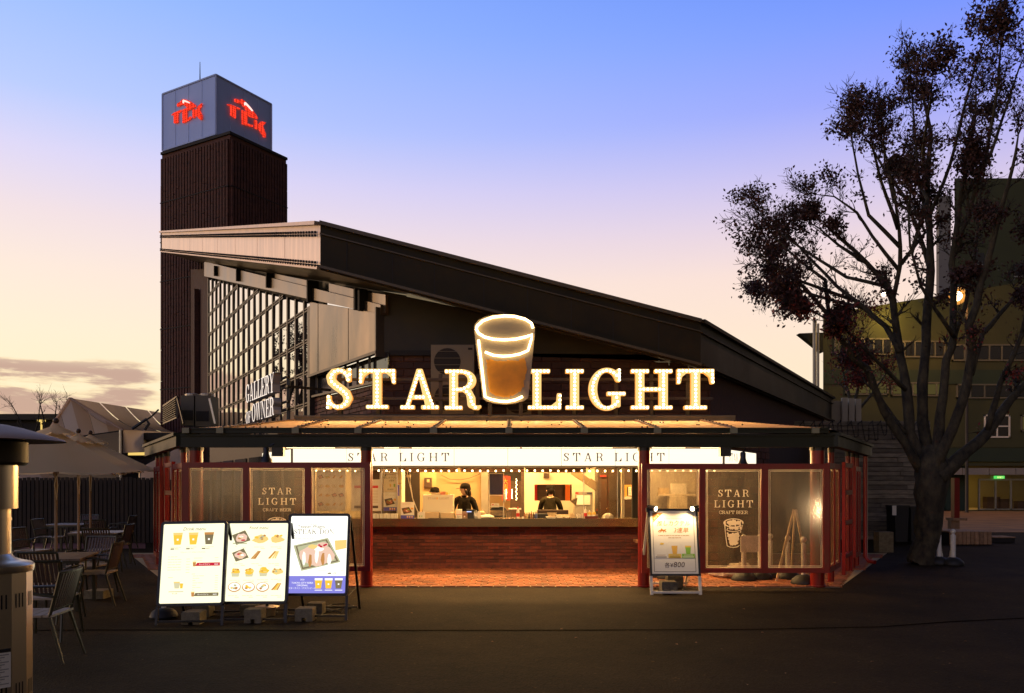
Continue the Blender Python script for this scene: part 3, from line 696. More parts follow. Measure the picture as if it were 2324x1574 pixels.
for k in range(3): q.bar(E + Vector((.35 + .33 * k, -.15 + .2 * k, 0)), E + Vector((.35 + .33 * k, -.15 + .2 * k, -1.15)), .2, .12, up=(0, 1, 0))
q.build('eave_end_fins', mat('fins', (.36, .30, .20), .7), hall)
# ground floor wall behind the wind screens (left of the counter, dark glazing; right, brick)
FX = 4.02
q = MB(); l0 = Vector((-FX, 15.8, 0)); q.prism([l0, l0 + gd * 9, l0 + gd * 9 + Vector((0, 0, 2.8)), l0 + Vector((0, 0, 2.8))], -nl * .2); lw = q.build('lower_wall', M['brown'], hall)
for k in range(6):
    q = MB(); a = l0 + gd * (k * 1.45 + .12); b = l0 + gd * (k * 1.45 + 1.3); q.prism([a + nl * .03 + Vector((0, 0, .3)), b + nl * .03 + Vector((0, 0, .3)), b + nl * .03 + Vector((0, 0, 2.3)), a + nl * .03 + Vector((0, 0, 2.3))], -nl * .02); q.build('pane', M['bwin'], lw)
q = MB(); l1 = Vector((FX, 15.8, 0)); q.prism([l1, l1 + dr * 9, l1 + dr * 9 + Vector((0, 0, 2.8)), l1 + Vector((0, 0, 2.8))], -nrm * .2); rw = q.build('lower_wall', M['mortar'], hall)
brick_field(rw, Fr(l1, dr, (0, 0, 1), nrm), 4.2, 2.7, .42, .16, .015, mat('side_brick', (.13, .05, .028), .85, var=.3, scale=8, rnd=.35), seed=8, cap=150)

# ------------------------------------------------------------------ tower with the red logo
TD = 37.0; T0 = P(522, 303, TD); T0.z = 0
tw = thing('brick_tower', 'tall dark ribbed brick tower topped by a box with red glowing logos', 'tower', T0)
dl, drr = Vector((-.866, .5, 0)), Vector((.5, .866, 0)); LW, RW = 4.75, 3.45; TH = P(522, 303, TD).z
nL, nR = Vector((-.5, -.866, 0)), Vector((.866, -.5, 0)); UZ = Vector((0, 0, 1))
q = MB(); base = [T0, T0 + drr * RW, T0 + drr * RW + dl * LW, T0 + dl * LW]; q.prism(base, UZ * TH); q.build('shaft', M['brickdk'], tw)
for d_, n_, w_, nr_ in ((dl, nL, LW, 24), (drr, nR, RW, 20)):
    q = MB()
    for i in range(nr_):
        c = T0 + d_ * (w_ * (i + .5) / nr_); z_ = 0
        while z_ < TH - .3:
            l_ = min(random.Random(i * 91 + int(z_ * 10)).uniform(1.0, 2.6), TH - .25 - z_); e_ = .105 + .012 * random.Random(i * 7 + int(z_ * 13)).random(); b_ = w_ / nr_ * .32
            q.prism([c - d_ * b_ + UZ * z_, c + d_ * b_ + UZ * z_, c + d_ * b_ + n_ * e_ + UZ * z_, c - d_ * b_ + n_ * e_ + UZ * z_], UZ * (l_ - .02)); z_ += l_
    q.build('ribs', M['rib'], tw, kind='stuff')
    q = MB()
    for z in (3, 6.2, 9.1, 11.4, 13.3, 15.2): q.prism([T0 + UZ * z + n_ * .125, T0 + d_ * w_ + UZ * z + n_ * .125, T0 + d_ * w_ + UZ * (z + .04) + n_ * .125, T0 + UZ * (z + .04) + n_ * .125], -n_ * .12)
    q.build('tie_band', M['dark'], tw)
q = MB(); o = .07; q.prism([T0 + nL * o + nR * o, T0 + drr * RW + nR * o * 1.4, T0 + drr * RW + dl * LW - nL * o, T0 + dl * LW + nL * o - drr * .02], UZ * .12)
for v in range(len(q.v)): q.v[v] = (q.v[v][0], q.v[v][1], q.v[v][2] + TH - .05)
q.build('coping', M['dark'], tw)
# sign box: its near edge stands left of the shaft corner
bD = TD + .9; BX = P(490, 170, bD); bz1 = BX.z; bz0 = P(490, 305, bD).z; BX.z = 0
bl = Vector((-.866, .5, 0)); br = Vector((.5, .866, 0))
def span(px, d_):      # how far along d_ from the near edge until screen column px
    k = (px - CX) / FPX; return (BX.x - k * BX.y) / (k * d_.y - d_.x)
WL, WR = span(369, bl), span(616, br)
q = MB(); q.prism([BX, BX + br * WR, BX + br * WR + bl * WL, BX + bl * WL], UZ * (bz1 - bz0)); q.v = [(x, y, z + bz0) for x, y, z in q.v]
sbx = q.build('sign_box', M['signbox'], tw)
q = MB()
for d_, w_, n_ in ((bl, WL, nL), (br, WR, nR)):
    for z in (bz0, bz1): q.bar(BX + UZ * z, BX + d_ * w_ + UZ * z, .07, .07)
    for t in ((0, 1) if d_ is br else (1,)): q.bar(BX + d_ * w_ * t + UZ * bz0, BX + d_ * w_ * t + UZ * bz1, .07, .07)
    for t in (.25, .5, .75): q.bar(BX + d_ * w_ * t + UZ * bz0 + n_ * .0, BX + d_ * w_ * t + UZ * bz1 + n_ * .0, .02, .02)
q.build('box_edge', mat('box_edge', (.34, .44, .74), .5), sbx)  # edges share the sky blue put into the panels
q = MB(); c = BX + br * WR * .5 + bl * WL * .5; q.prism([c + (v - c) * .86 for v in (BX, BX + br * WR, BX + br * WR + bl * WL, BX + bl * WL)], UZ * .7); q.v = [(x, y, z + bz0 - .68) for x, y, z in q.v]; q.build('box_plinth', M['dark'], tw)
q = MB(); ap = BX + bl * WL * .45 + br * .5 + UZ * bz1; q.tube([ap, ap + UZ * (P(425, 132, bD + 1).z - P(425, 192, bD + 1).z)], [.035, .015], 6); q.build('antenna', M['dark'], tw)
# logo outlines in face coordinates (0..1 across, 0..1 down), read off the near right face
RAW = dict(
    letter=[[(682, 325), (700, 322), (786, 353), (783, 363), (751, 354), (751, 431), (710, 409), (710, 338)],
            [(800, 364), (888, 400), (888, 420), (845, 402), (845, 468), (888, 475), (888, 491), (802, 470)],
            [(905, 436), (928, 446), (928, 508), (905, 498)],
            [(938, 470), (962, 450), (1001, 456), (997, 466), (974, 482), (1001, 540), (1000, 566), (985, 562), (938, 500)]],
    horse=[[(742, 280), (752, 277), (775, 287), (800, 280), (825, 300), (870, 345), (905, 385), (932, 420), (932, 432), (880, 415), (850, 385), (815, 335), (795, 315), (762, 306), (745, 300)]],
    mane=[[(814, 307), (822, 305), (858, 341), (884, 371), (880, 374), (850, 345), (822, 319), (820, 330), (816, 328)]])
def uv(x, y):
    u = (x - 603) / 457; top = 87 + .53 * (x - 603); bot = 572 + .326 * (x - 603); return u, (y - top) / (bot - top)
for d_, w_, n_, flip in ((br, WR, nR, False), (bl, WL, nL, True)):
    for nm, ps in RAW.items():
        for p in ps:
            q = MB(); pts = []
            for x, y in p:
                a, b = uv(x, y)
                if flip: a = .195 + (a - .17) * .82; b = .20 + (b - .17) * .98 + .08 * (a - .5) * .0; a = 1 - a
                # on the left face the logo also reads left to right
                pts.append(BX + d_ * (w_ * a) + UZ * (bz1 - (bz1 - bz0) * b) + n_ * (.03 if nm != 'mane' else .095))
            q.prism(pts, n_ * .06)
            q.build({'letter': 'logo_letter', 'horse': 'logo_horse', 'mane': 'logo_mane'}[nm], M['led'] if nm != 'mane' else glow('mane_white', (1, .62, .55), 1.5), sbx)

# ------------------------------------------------------------------ canopy
cv_ = thing('entrance_canopy', 'long green beamed canopy on red columns with ribbed amber roof sheets', 'canopy', (0, 13, 0))
def pz(py, d): return CAMZ - (py - HY) / FPX * d
CF = 13.0
XL, XR = P(410, 0, CF).x, P(1892, 0, CF).x
sideL, sideR = Vector((-EX, 1, 0)), Vector((EX, 1, 0))
q = MB(); q.box(XL, XR, CF, CF + .14, pz(1014, CF), pz(988, CF)); q.box(XL, XR, CF - .03, CF + .17, pz(990, CF), pz(986.5, CF)); q.box(XL, XR, CF - .03, CF + .17, pz(1015.5, CF), pz(1012, CF)); q.build('front_beam', M['green'], cv_)
q = MB(); q.box(XL + .16, XR - .1, CF - .06, CF + .02, pz(984, CF), pz(974, CF)); q.box(XL + .16, XR - .1, CF - .08, CF - .05, pz(976, CF), pz(972, CF)); q.build('gutter', M['green'], cv_)
for s, x0 in ((sideL, XL), (sideR, XR)):
    q = MB(); a = Vector((x0, CF, 0)); b = a + s * 4.0
    q.bar(a + UZ * (pz(1001, CF)), b + UZ * (pz(1001, CF) - .02), .14, pz(988, CF) - pz(1014, CF)); q.bar(a + UZ * (pz(986, CF)), b + UZ * (pz(986, CF)), .22, .05); q.build('side_beam', M['green'], cv_)
    q = MB(); a2 = Vector((x0 * .975, CF + .3, 0)); q.bar(a2 + UZ * pz(977, CF), a2 + s * 3.7 + UZ * pz(977, CF), .12, .10)
    q.build('gutter', M['green'], cv_)
zf, zr = pz(975.5, CF - .04), pz(957, 15.1)
RXL, RXR = -4.05, 4.0; FXL, FXR = -5.2, 5.12; RD = 15.1
def roofpt(x, t, dz=0):   # x along the front edge, t from front to rear
    xr_ = RXL + (x - FXL) / (FXR - FXL) * (RXR - RXL); return Vector((x + (xr_ - x) * 0 if False else x * (1 - t) + xr_ * t, CF - .05 + (RD - CF + .05) * t, zf + (zr - zf) * t + dz))
bx = [(430, 500), (612, 640)]
bat = [FXL] + [P(p, 0, CF).x for p in (503, 630, 815, 985, 1155, 1322, 1505, 1721, 1857)][0:0]
bpx = [503, 715, 927 - 112, 985, 1155, 1325, 1505, 1721 - 50, 1846]
# battens stand square to the wall; their caps show on the gutter
caps = [P(p, 0, CF).x for p in (427, 504, 674, 815, 985, 1155, 1325, 1490, 1662, 1846)]
def inside(x, t):         # clip to the hip lines
    return max(FXL + (RXL - FXL) * t, min(FXR + (RXR - FXR) * t, x))
def rp(x, t, dz=0): return Vector((inside(x, t), CF - .05 + (RD - CF + .05) * t, zf + (zr - zf) * t + dz))
edges = [FXL] + caps[1:-1] + [FXR]
for a, b in zip(edges, edges[1:]):
    q = MB(); nst = 22
    for k in range(nst):
        t0, t1 = k / nst, (k + 1) / nst; tm = (t0 + t1) / 2
        q.add([rp(a + .02, t0), rp(b - .02, t0), rp(b - .02, tm, .016), rp(a + .02, tm, .016)], [(0, 1, 2, 3)]); q.add([rp(a + .02, tm, .016), rp(b - .02, tm, .016), rp(b - .02, t1), rp(a + .02, t1)], [(0, 1, 2, 3)])
    q.build('roof_sheet', M['poly'], cv_)
for x in caps[1:-1]:
    q = MB(); q.bar(rp(x, 0, .03), rp(x, 1, .03), .075, .025)
    for k in range(9): q.ob(rp(x, (k + .5) / 9, .048), (.009, 0, 0), (0, .02, 0), (0, 0, .008), 1)
    q.build('batten', [mat('batten', (.45, .28, .14), .5), M['dark']], cv_)
q = MB(); rng = random.Random(8)
for k in range(60): q.ob(rp(rng.uniform(FXL, FXR), rng.choice((.12, .4, .7, .88)), .022), (.011, 0, 0), (0, .02, 0), (0, 0, .008))
q.build('screw', M['dark'], cv_, kind='stuff')
for x in caps:
    q = MB(); q.box(x - .055, x + .055, CF - .11, CF - .05, pz(984.5, CF), pz(972.5, CF)); q.build('gutter_bracket', mat('bracket_paint', (.25, .23, .13), .5), cv_)
q = MB(); q.box(RXL, RXR + .15, 15.12, 15.3, pz(956, 15.2), pz(944, 15.2)); q.box(RXL, RXR + .15, 15.08, 15.12, pz(947, 15.1), pz(944, 15.1)); q.build('rear_gutter', mat('rear_gutter', (.16, .13, .085), .5, .3, var=.3, scale=2), cv_)
for s, fx, rx, nm in ((sideL, FXL, RXL, nl), (sideR, FXR, RXR, nrm)):      # dark sheets over the splayed sides
    q = MB(); f0 = Vector((fx, CF - .05, zf - .01)); r0 = Vector((rx, RD, zr - .01)); q.poly([f0, f0 + s * 3.9, r0 + s * 3.2, r0]); q.poly([v - UZ * .03 for v in (r0, r0 + s * 3.2, f0 + s * 3.9, f0)]); q.build('side_sheet', M['green'], cv_)
# columns
def column(px, d, r, ztop_, label=None):
    b = P(px, 0, d); b.z = 0
    q = MB(); q.lathe(b, [(r, 0), (r, ztop_ - .05), (r * .99, ztop_ - .05)], 20); c = q.build('column', M['red'], cv_, smooth=40)
    q = MB(); q.lathe(b, [(r * 1.08, ztop_ - .07), (r * 1.08, ztop_ + .02)], 16); q.build('collar', M['black'], c)
    q = MB(); q.lathe(b, [(r * 1.25, .008), (r * 1.25, .03)], 16); q.build('base_plate', M['red'], c)
zc = pz(1013, CF)
column(444.5, 13.12, .112, zc); column(832, 13.10, .096, zc); column(1461.5, 13.10, .096, zc); column(1855, 13.12, .112, zc)
def sidecol(px, r, right=True, w=0):
    k = (px - CX) / FPX; x0, s = (XR - .1, EX) if right else (XL + .1, -EX)
    t = (x0 - k * (CF + .1)) / (k - s); column(px, CF + .1 + t, r, zc - .01)
for px, r in ((1886, .052), (1924, .045), (1935, .05), (1944, .05)): sidecol(px, r)
for px, r in ((417.5, .052), (379, .055), (367, .05), (359, .05)): sidecol(px, r, False)
q = MB(); b = P(1964, 0, 16.9); q.tube([(b.x, b.y, 2.3), (b.x, b.y, .14), (b.x + .05, b.y - .05, .06), (b.x + .12, b.y - .18, .05)], .042, 10); q.build('downpipe', M['red'], cv_, smooth=40)
# ------------------------------------------------------------------ big marquee letters and the beer glass
MD = 15.2
mq = thing('marquee_sign', 'big bulb-studded amber letters reading STAR LIGHT standing on the canopy', 'sign', P(1180, 945, MD))
NY = Vector((0, -1, 0)); UX = Vector((1, 0, 0))
def arc(cx, cy, rx, ry, a0, a1, n=14): return [(cx + rx * math.cos(R(a0 + (a1 - a0) * i / n)), cy + ry * math.sin(R(a0 + (a1 - a0) * i / n))) for i in range(n + 1)]
BP = {
 'S': [[(x, y) for x, y, r in spath(.66, .2, .1)], [(.60, .97), (.60, .74)], [(.05, .04), (.05, .24)]],
 'T': [[(.05, .95), (.85, .95)], [(.035, .68), (.05, .86)], [(.865, .68), (.85, .86)], [(.45, .87), (.45, .12)], [(.23, .05), (.67, .05)]],
 'A': [[(.475, .93), (.19, .13)], [(.475, .93), (.79, .13)], [(.31, .30), (.66, .30)], [(.05, .05), (.30, .05)], [(.60, .05), (.90, .05)]],
 'R': [[(.225, .87), (.225, .12)], [(.05, .05), (.40, .05)], [(.05, .95), (.42, .95), (.60, .90), (.69, .76), (.62, .58), (.42, .50), (.32, .50)], [(.56, .45), (.66, .34), (.68, .18), (.78, .055)]],
 'L': [[(.228, .87), (.228, .12)], [(.05, .95), (.50, .95)], [(.05, .05), (.78, .05)], [(.79, .13), (.80, .34)]],
 'I': [[(.225, .87), (.225, .12)], [(.05, .95), (.40, .95)], [(.05, .05), (.40, .05)]],
 'G': [arc(.46, .5, .36, .46, 48, 318, 26), [(.77, .97), (.77, .73)], [(.53, .39), (.88, .39)], [(.70, .30), (.70, .13)]],
 'H': [[(.228, .87), (.228, .12)], [(.812, .87), (.812, .12)], [(.32, .5), (.72, .5)], [(.05, .95), (.41, .95)], [(.05, .05), (.41, .05)], [(.63, .95), (.99, .95)], [(.63, .05), (.99, .05)]]}
def along(p, step):
    out = [p[0]]; acc = 0
    tot = sum(math.dist(a, b) for a, b in zip(p, p[1:])); n = max(1, round(tot / step)); st = tot / n; want = st
    for a, b in zip(p, p[1:]):
        l = math.dist(a, b)
        while l > 1e-9 and acc + l >= want - 1e-6: t = (want - acc) / l; out.append((a[0] + (b[0] - a[0]) * t, a[1] + (b[1] - a[1]) * t)); want += st
        acc += l
    return out
LET = [('S', 742, 802, 838.5, 930), ('T', 817, 899, 839.5, 929.5), ('A', 910, 997, 839.5, 930.5), ('R', 1010, 1092, 840.5, 931.5), ('L', 1197.5, 1273, 840, 931), ('I', 1282.6, 1324, 840, 931), ('G', 1334.7, 1421, 839.5, 931), ('H', 1430, 1524, 840, 931), ('T', 1534, 1618, 839.5, 931)]
fx = MD / FPX
for c, a, b, y0, y1 in LET:
    o = P(a, y1, MD); size = (y1 - y0) * fx; sxw = (b - a) * fx / (GW[c] * size)
    fr = Fr(o, UX, UZ, NY); q = MB(); serif(q, fr, c, 0, 0, size, 'slab', 44, 0, 0, depth=.11, m=0, ms=1, sxw=sxw)
    lt = q.build('letter', [M['letter_lit'], LETTER_SIDE], mq)
    pts = []
    for path in BP[c]:
        for p in along(path, .094):
            if all(math.dist(p, r) > .062 for r in pts): pts.append(p)
    q = MB()
    for x, y in pts:
        r = .024; cc = fr.p(x * size * sxw, y * size, .112)
        vs = [cc + UX * (r * math.cos(R(60 * k))) + UZ * (r * math.sin(R(60 * k))) for k in range(6)] + [cc + UX * (r * .6 * math.cos(R(60 * k))) + UZ * (r * .6 * math.sin(R(60 * k))) + NY * r * .8 for k in range(6)]
        q.add(vs, [(k, (k + 1) % 6, 6 + (k + 1) % 6, 6 + k) for k in range(6)] + [(6, 7, 8, 9, 10, 11)])
    q.build('bulb', M['bulb_lit'], lt, kind='stuff')
q = MB(); d = MD + .14
for py in (862, 905): q.bar(P(742, py, d), P(1618, py, d), .05, .05)
for px in (771, 858, 1000, 1084, 1225, 1303, 1398, 1478, 1560): q.bar(P(px, 850, d + .05), P(px, 946, d + .05), .07, .06, up=(0, 1, 0)); q.bar(P(px, 860, d + .05), P(px + 6, 940, d + 1.1), .04, .04)
q.bar(P(730, 945, d), P(1625, 947, d), .25, .06); q.build('sign_frame', M['mull'], mq)

gs = thing('beer_glass_sign', 'neon outlined beer glass sign standing between the amber letters', 'sign', P(1146, 920, 15.0))
ND = 15.0
def pl(pts, d): return [P(x, y, d) for x, y in pts]
outl = [(1076, 744), (1078, 736), (1086, 727), (1100, 720), (1120, 715), (1145, 713.5), (1172, 716), (1195, 723), (1209, 733), (1214, 744), (1214, 757), (1199, 903), (1190, 910), (1170, 916), (1146, 918.5), (1122, 916), (1104, 911), (1096, 905), (1079, 775)]
q = MB(); q.prism(pl(outl, ND), (0, .07, 0)); q.build('backing_panel', mat('sign_acrylic', (.27, .22, .16), .5), gs)
tb_ = [[(1209.5, 745), (1206, 734), (1192, 725), (1168, 718.5), (1145, 717.5), (1118, 720.5), (1096, 728.5), (1083, 740), (1081, 748), (1086, 757), (1100, 765.5), (1120, 770.5), (1145, 772), (1172, 770), (1192, 765.5), (1208, 760), (1205.5, 772), (1198.5, 796), (1180, 804), (1160, 808), (1142, 809), (1120, 807), (1101, 799.5)],
      [(1086, 772), (1094, 840), (1101, 901), (1115, 907), (1135, 911), (1152, 911.5), (1170, 908), (1186, 900.5)]]
for t in tb_:
    q = MB(); q.tube(pl(t, ND - .05), .022, 6); q.build('neon_tube', M['neon'], gs, smooth=True)
rng = random.Random(2); lq = []
ed = [(1103, 815), (1125, 819), (1150, 820), (1170, 818), (1192, 813), (1196, 838), (1192, 862), (1184, 884), (1166, 896), (1146, 902), (1126, 899), (1110, 889), (1107, 860), (1105, 838)]
for (ax, ay), (bx_, by_) in zip(ed, ed[1:] + ed[:1]):
    for k in range(5):
        t = k / 5; j = rng.uniform(-3.2, 3.2) if k % 2 else rng.uniform(-1, 1)
        lq.append((ax + (bx_ - ax) * t + j * .8, ay + (by_ - ay) * t + j))
q = MB(); q.prism(pl(lq, ND - .012), (0, .008, 0)); q.build('beer_print', mat('beer_print', (.66, .27, .012), .5, var=.15, scale=4), gs)
for px in (1112, 1182): q = MB(); q.bar(P(px, 914, ND + .06), P(px, 945, ND + .1), .07, .05, up=(0, 1, 0)); q.build('sign_leg', M['mull'], gs)

# ------------------------------------------------------------------ GALLERY OF OWNER lettering on the left
g0 = P(574, 916, 18.78); gn = nl; gu2 = -gu
gsn = thing('gallery_sign', 'white raised letters reading GALLERY OF OWNER in front of the glass wall', 'sign', g0)
fr = Fr(g0, gu2, UZ, gn)
def fitw(txt, w, size, sty, track): return w / twidth(txt, size, track)
wl = MAT_WL = mat('gallery_white', (.82, .80, .76), .45, emit=(1, .93, .82), es=.62); sd = mat('gallery_side', (.46, .43, .40), .4, .3)
x = 0
for txt, xx, yy, w, h in (('GALLERY', 0, 0, 2.62, .40), ('OF', .0, -.475, .50, .26), ('OWNER', .62, -.475, 2.0, .38)):
    k = fitw(txt, w, h, 'cond', .06); xc = xx
    for c in txt:
        q = MB(); serif(q, fr, c, xc, yy, h, 'cond', 34, 0, .0, depth=.16, m=0, ms=1, sxw=k); q.build('letter', [wl, sd], gsn); xc += (GW[c] + .06) * h * k
q = MB()
for z in (.1, .3, -.35, -.2): q.bar(fr.p(0, z, -.06), fr.p(2.9, z, -.06), .04, .04)
for xx in (.3, 1.5, 2.75): q.bar(fr.p(xx, .35, -.1), fr.p(xx, -.75, -.1), .06, .06, up=(0, 1, 0))
q.bar(fr.p(2.8, .1, -.1), fr.p(2.8, .1, -.1) + Vector((.7, .6, 0)), .05, .05); q.build('sign_frame', M['black'], gsn)

# ------------------------------------------------------------------ serving counter
SD = 15.78
ctr = thing('serving_counter', 'long red brick serving counter with a stainless top under the light box', 'counter', (0, SD, 0))
cx0, cx1 = P(700, 0, SD).x, P(1592, 0, SD).x; ch = pz(1197, 15.5)
q = MB(); q.box(cx0, cx1, SD, SD + .2, 0, ch); bk = q.build('counter_wall', M['mortar'], ctr)
brick_field(bk, Fr((cx0, SD, .008), UX, UZ, NY), cx1 - cx0, ch - .01, .205, .064, .007, M['brick'], cap=300, seed=21, dep=.012, pri=lambda x, z: (abs(x + cx0) > 2.72, -z), far=mat('brick_far', (.155, .040, .021), .8, var=.55, scale=9, bump=.4, bscale=70))
q = MB(); q.box(cx0 - .05, cx1 + .05, 15.5, 16.35, ch + .01, pz(1178.5, 15.5)); q.box(cx0 - .05, cx1 + .05, 15.495, 15.52, pz(1183, 15.5), pz(1178, 15.5) + .004); q.build('counter_top', M['steel'], ctr)
q = MB(); q.box(P(1440, 0, 15.5).x, P(1475, 0, 15.5).x, 15.3, 15.7, .55, .60); q.build('hand_shelf', M['deck'], ctr)
CT = pz(1178.5, 15.5)

# ------------------------------------------------------------------ light box band
lb = thing('light_box_sign', 'long white glowing fascia box lettered STAR LIGHT twice above the counter', 'sign', P(1150, 1058, 15.3))
BD = 15.3; za_, zb_ = pz(1057.5, BD), pz(1019, BD); lx0, lx1 = P(665, 0, BD).x, P(1640, 0, BD).x
q = MB(); q.box(lx0, lx1, BD + .004, BD + .24, za_, zb_); q.box(lx0 - .02, lx1 + .02, BD - .02, BD + .26, za_ - .035, za_ - .002); q.box(lx0 - .02, lx1 + .02, BD - .02, BD + .26, zb_ + .002, zb_ + .03); q.build('case', mat('box_case', (.10, .08, .055), .5), lb)
n = 8
for k in range(n):
    a, b = lx0 + (lx1 - lx0) * k / n, lx0 + (lx1 - lx0) * (k + 1) / n
    q = MB(); q.box(a + .003, b - .003, BD - .012, BD, za_, zb_); q.build('face_panel', M['box_lit'], lb)
lamp('light_box_light', 'AREA', (0, BD - .03, (za_ + zb_) / 2), 340, (1, .57, .20), 8.2, to=(0, 0, (za_ + zb_) / 2 - 2.0), sy=.3)
def m_boxink(): return mat('box_lettering', (.05, .02, .01), .9)
for xs in (790, 1279):
    q = MB(); h = 19 * BD / FPX; fr = Fr(P(xs, 1047.5, BD - .013), UX, UZ, NY); w = 229 * BD / FPX
    k = 1.0; tr_ = (w / h - sum(GW[c] for c in 'STAR LIGHT')) / 9; serif(q, fr, 'STAR LIGHT', 0, 0, h, 'boxtype', 22, tr_, .003); q.build('lettering', m_boxink(), lb)
for (xa, xb, s, nm, lab) in ((595, 661, sideL, nl, 'short slanted white light box left of the long one'), (1716, 1644, sideR, nrm, 'short slanted white light box right of the long one')):
    k = (xa - CX) / FPX; x0 = lx0 - .05 if s is sideL else lx1 + .05
    t = (x0 - k * BD) / (k - s.x); a = Vector((x0, BD, 0)); b = a + s * t
    th = thing('light_box_sign', lab, 'sign', a)
    q = MB(); q.prism([a + UZ * za_ - nm * .01, b + UZ * za_ - nm * .01, b + UZ * zb_ - nm * .01, a + UZ * zb_ - nm * .01], -nm * .2); q.build('case', MC['box_case'], th)
    q = MB(); q.prism([a + UZ * (za_ + .01), b + UZ * (za_ + .01), b + UZ * (zb_ - .01), a + UZ * (zb_ - .01)], -nm * .009); q.build('face_panel', M['box_lit'], th)
    if s is sideL: fr = Fr(b + UZ * (za_ + .09), -s, UZ, nm)
    else: fr = Fr(a + UZ * (za_ + .09), s, UZ, nm)
    q = MB(); serif(q, fr, 'STAR', .25, 0, .16, 'didone', 16, .25, .004); q.build('lettering', m_boxink(), th)
# strings of small bulbs under the light box
sb = thing('string_lights', 'row of small round bulbs hanging under the glowing light box', 'string lights', P(1150, 1062, 15.22))
q = MB(); xs = []; px = 700.
while px < 1625: xs.append(px); px += 17.72
rng = random.Random(4); q.tube([P(x, 1063 + (k % 2) * 1.0, 15.2) for k, x in enumerate(xs)], .007, 4); q.build('cable', M['wire'], sb)
for x in xs:
    q = MB(); c = P(x, 1069 + rng.uniform(-.6, .6), 15.2); q.ball(c, .018, 7, 4); q.tube([c + UZ * .02, c + UZ * .05], .010, 5, 1); q.build('bulb', [M['string_lit'], M['black']], sb)
# tube lamps behind the front beam
for i, (a, b) in enumerate(((650, 760), (872, 905), (935, 1180), (1185, 1390), (1480, 1555), (1590, 1640))):
    t = thing('tube_lamp', ['slim lit tube lamp at the left end of the beam', 'shortest lit tube lamp, right of the left counter column', 'slim lit tube lamp over the word LIGHT of the light box', 'slim lit tube lamp over the middle of the counter', 'lit tube lamp right of the right counter column', 'slim lit tube lamp at the right end of the beam'][i], 'lamp', P(a, 1017, 13.3), 'tube lamps behind the canopy beam')
    z = pz(1015.5, 13.3); q = MB(); x0, x1 = P(a, 0, 13.3).x, P(b, 0, 13.3).x
    q.tube([(x0, 13.3, z), (x1, 13.3, z)], .014, 6); q.build('tube', M['tube_lit'], t)
    q = MB(); q.box(x0, x1, 13.28, 13.34, z + .018, z + .05); q.build('holder', M['black'], t)
    lamp('tube_lamp_light', 'AREA', ((x0 + x1) / 2, 13.34, z - .02), 24 * (x1 - x0), (1, .60, .24), x1 - x0, to=((x0 + x1) / 2, 14.6, 0), sy=.05)
# black clip lamps hanging from the beam
for i, px in enumerate((603, 1683)):
    d = 13.05; y0 = 1012 if i else 1012
    t = thing('spot_lamp', ['black bell shaped spot lamp hanging over the left wind screen', 'black bell shaped spot lamp hanging over the right wind screen'][i], 'lamp', P(px, 1012, d), 'black spot lamps on the canopy beam')
    dyy = 0 if i == 0 else 16
    q = MB(); c = P(px + (1 if i == 0 else 3), 1049 + dyy * .7 + 3, d - .05); q.lathe(c, [(.098, 0), (.10, .02), (.092, .05), (.06, .10), (.045, .16), (.045, .24), (.03, .26)], 14); q.build('shade', M['black'], t, smooth=40)
    q = MB(); a = c + UZ * .25; q.tube([a, a + UZ * .06 + Vector((.05 if i else .12, 0, 0)), P(px + (-38 if i else 22), 1016, d + .03)], .016, 5); q.box(P(px + (-50 if i else 16), 0, d).x, P(px + (-26 if i else 42), 0, d).x, d - .06, d + .06, pz(1036, d), pz(1013, d)); q.build('bracket', M['black'], t)

# ------------------------------------------------------------------ kitchen behind the counter
KX0, KX1 = -4.0, 4.0
def slab(name, pxa, pxb, pya, pyb, d, th, m, parent=None):
    a, b = P(pxa, pyb, d), P(pxb, pya, d); q = MB(); q.box(a.x, b.x, d, d + th, a.z, b.z); return q.build(name, m, parent)
q = MB(); q.box(KX0, KX1, 16.0, 20.2, -.05, .012); struct(q.build('kitchen_floor', mat('kitchen_floor', (.25, .18, .11), .5)))
q = MB(); q.box(KX0, KX1, 15.9, 20.2, 2.62, 2.7); struct(q.build('kitchen_ceiling', M['cream']))
q = MB(); q.box(KX0, KX1, 20.0, 20.2, .012, 2.62); struct(q.build('kitchen_wall', M['tan']))
for x in (KX0 - .08, KX1 - .0): q = MB(); q.box(x, x + .08, 15.95, 20.0, .012, 2.62); struct(q.build('kitchen_wall', M['cream']))
q = MB(); q.box(cx0 - .6, cx1 + .4, SD, SD + .12, zb_ + .03, 2.8); struct(q.build('facade_wall', M['brickdk']))
for a, b, nm in ((668, 702, 'facade_wall'), (1586, 1631, 'facade_wall')):
    q = MB(); q.box(P(a, 0, SD).x, P(b, 0, SD).x, SD, SD + .12, 0, 2.4); w = struct(q.build(nm, M['mortar']))
    brick_field(w, Fr((P(a, 0, SD).x, SD, .01), UX, UZ, NY), P(b, 0, SD).x - P(a, 0, SD).x, 2.2, .42, .16, .015, MC['side_brick'], seed=31, cap=60)
def kwall(nm, a, b, ya, yb, d, th, m): return struct(slab(nm, a, b, ya, yb, d, th, m))
kwall('kitchen_wall', 912, 953, 1018, 1240, 18.6, .1, mat('door_dark', (.022, .011, .005), .6))
kwall('kitchen_wall', 953, 990, 1018, 1240, 18.6, .1, M['tan'])
kwall('kitchen_wall', 990, 1092, 1018, 1250, 17.7, .1, M['tan'])
kwall('kitchen_pillar', 1092, 1108, 1018, 1250, 17.5, .3, M['grey'])
kwall('kitchen_wall', 1108, 1193, 1018, 1092, 19.0, .1, M['dark'])
kwall('kitchen_wall', 1158, 1193, 1092, 1240, 19.0, .1, M['brown'])
hx0, hx1, hy0, hy1 = 1213, 1298, 1100, 1137; d = 18.2
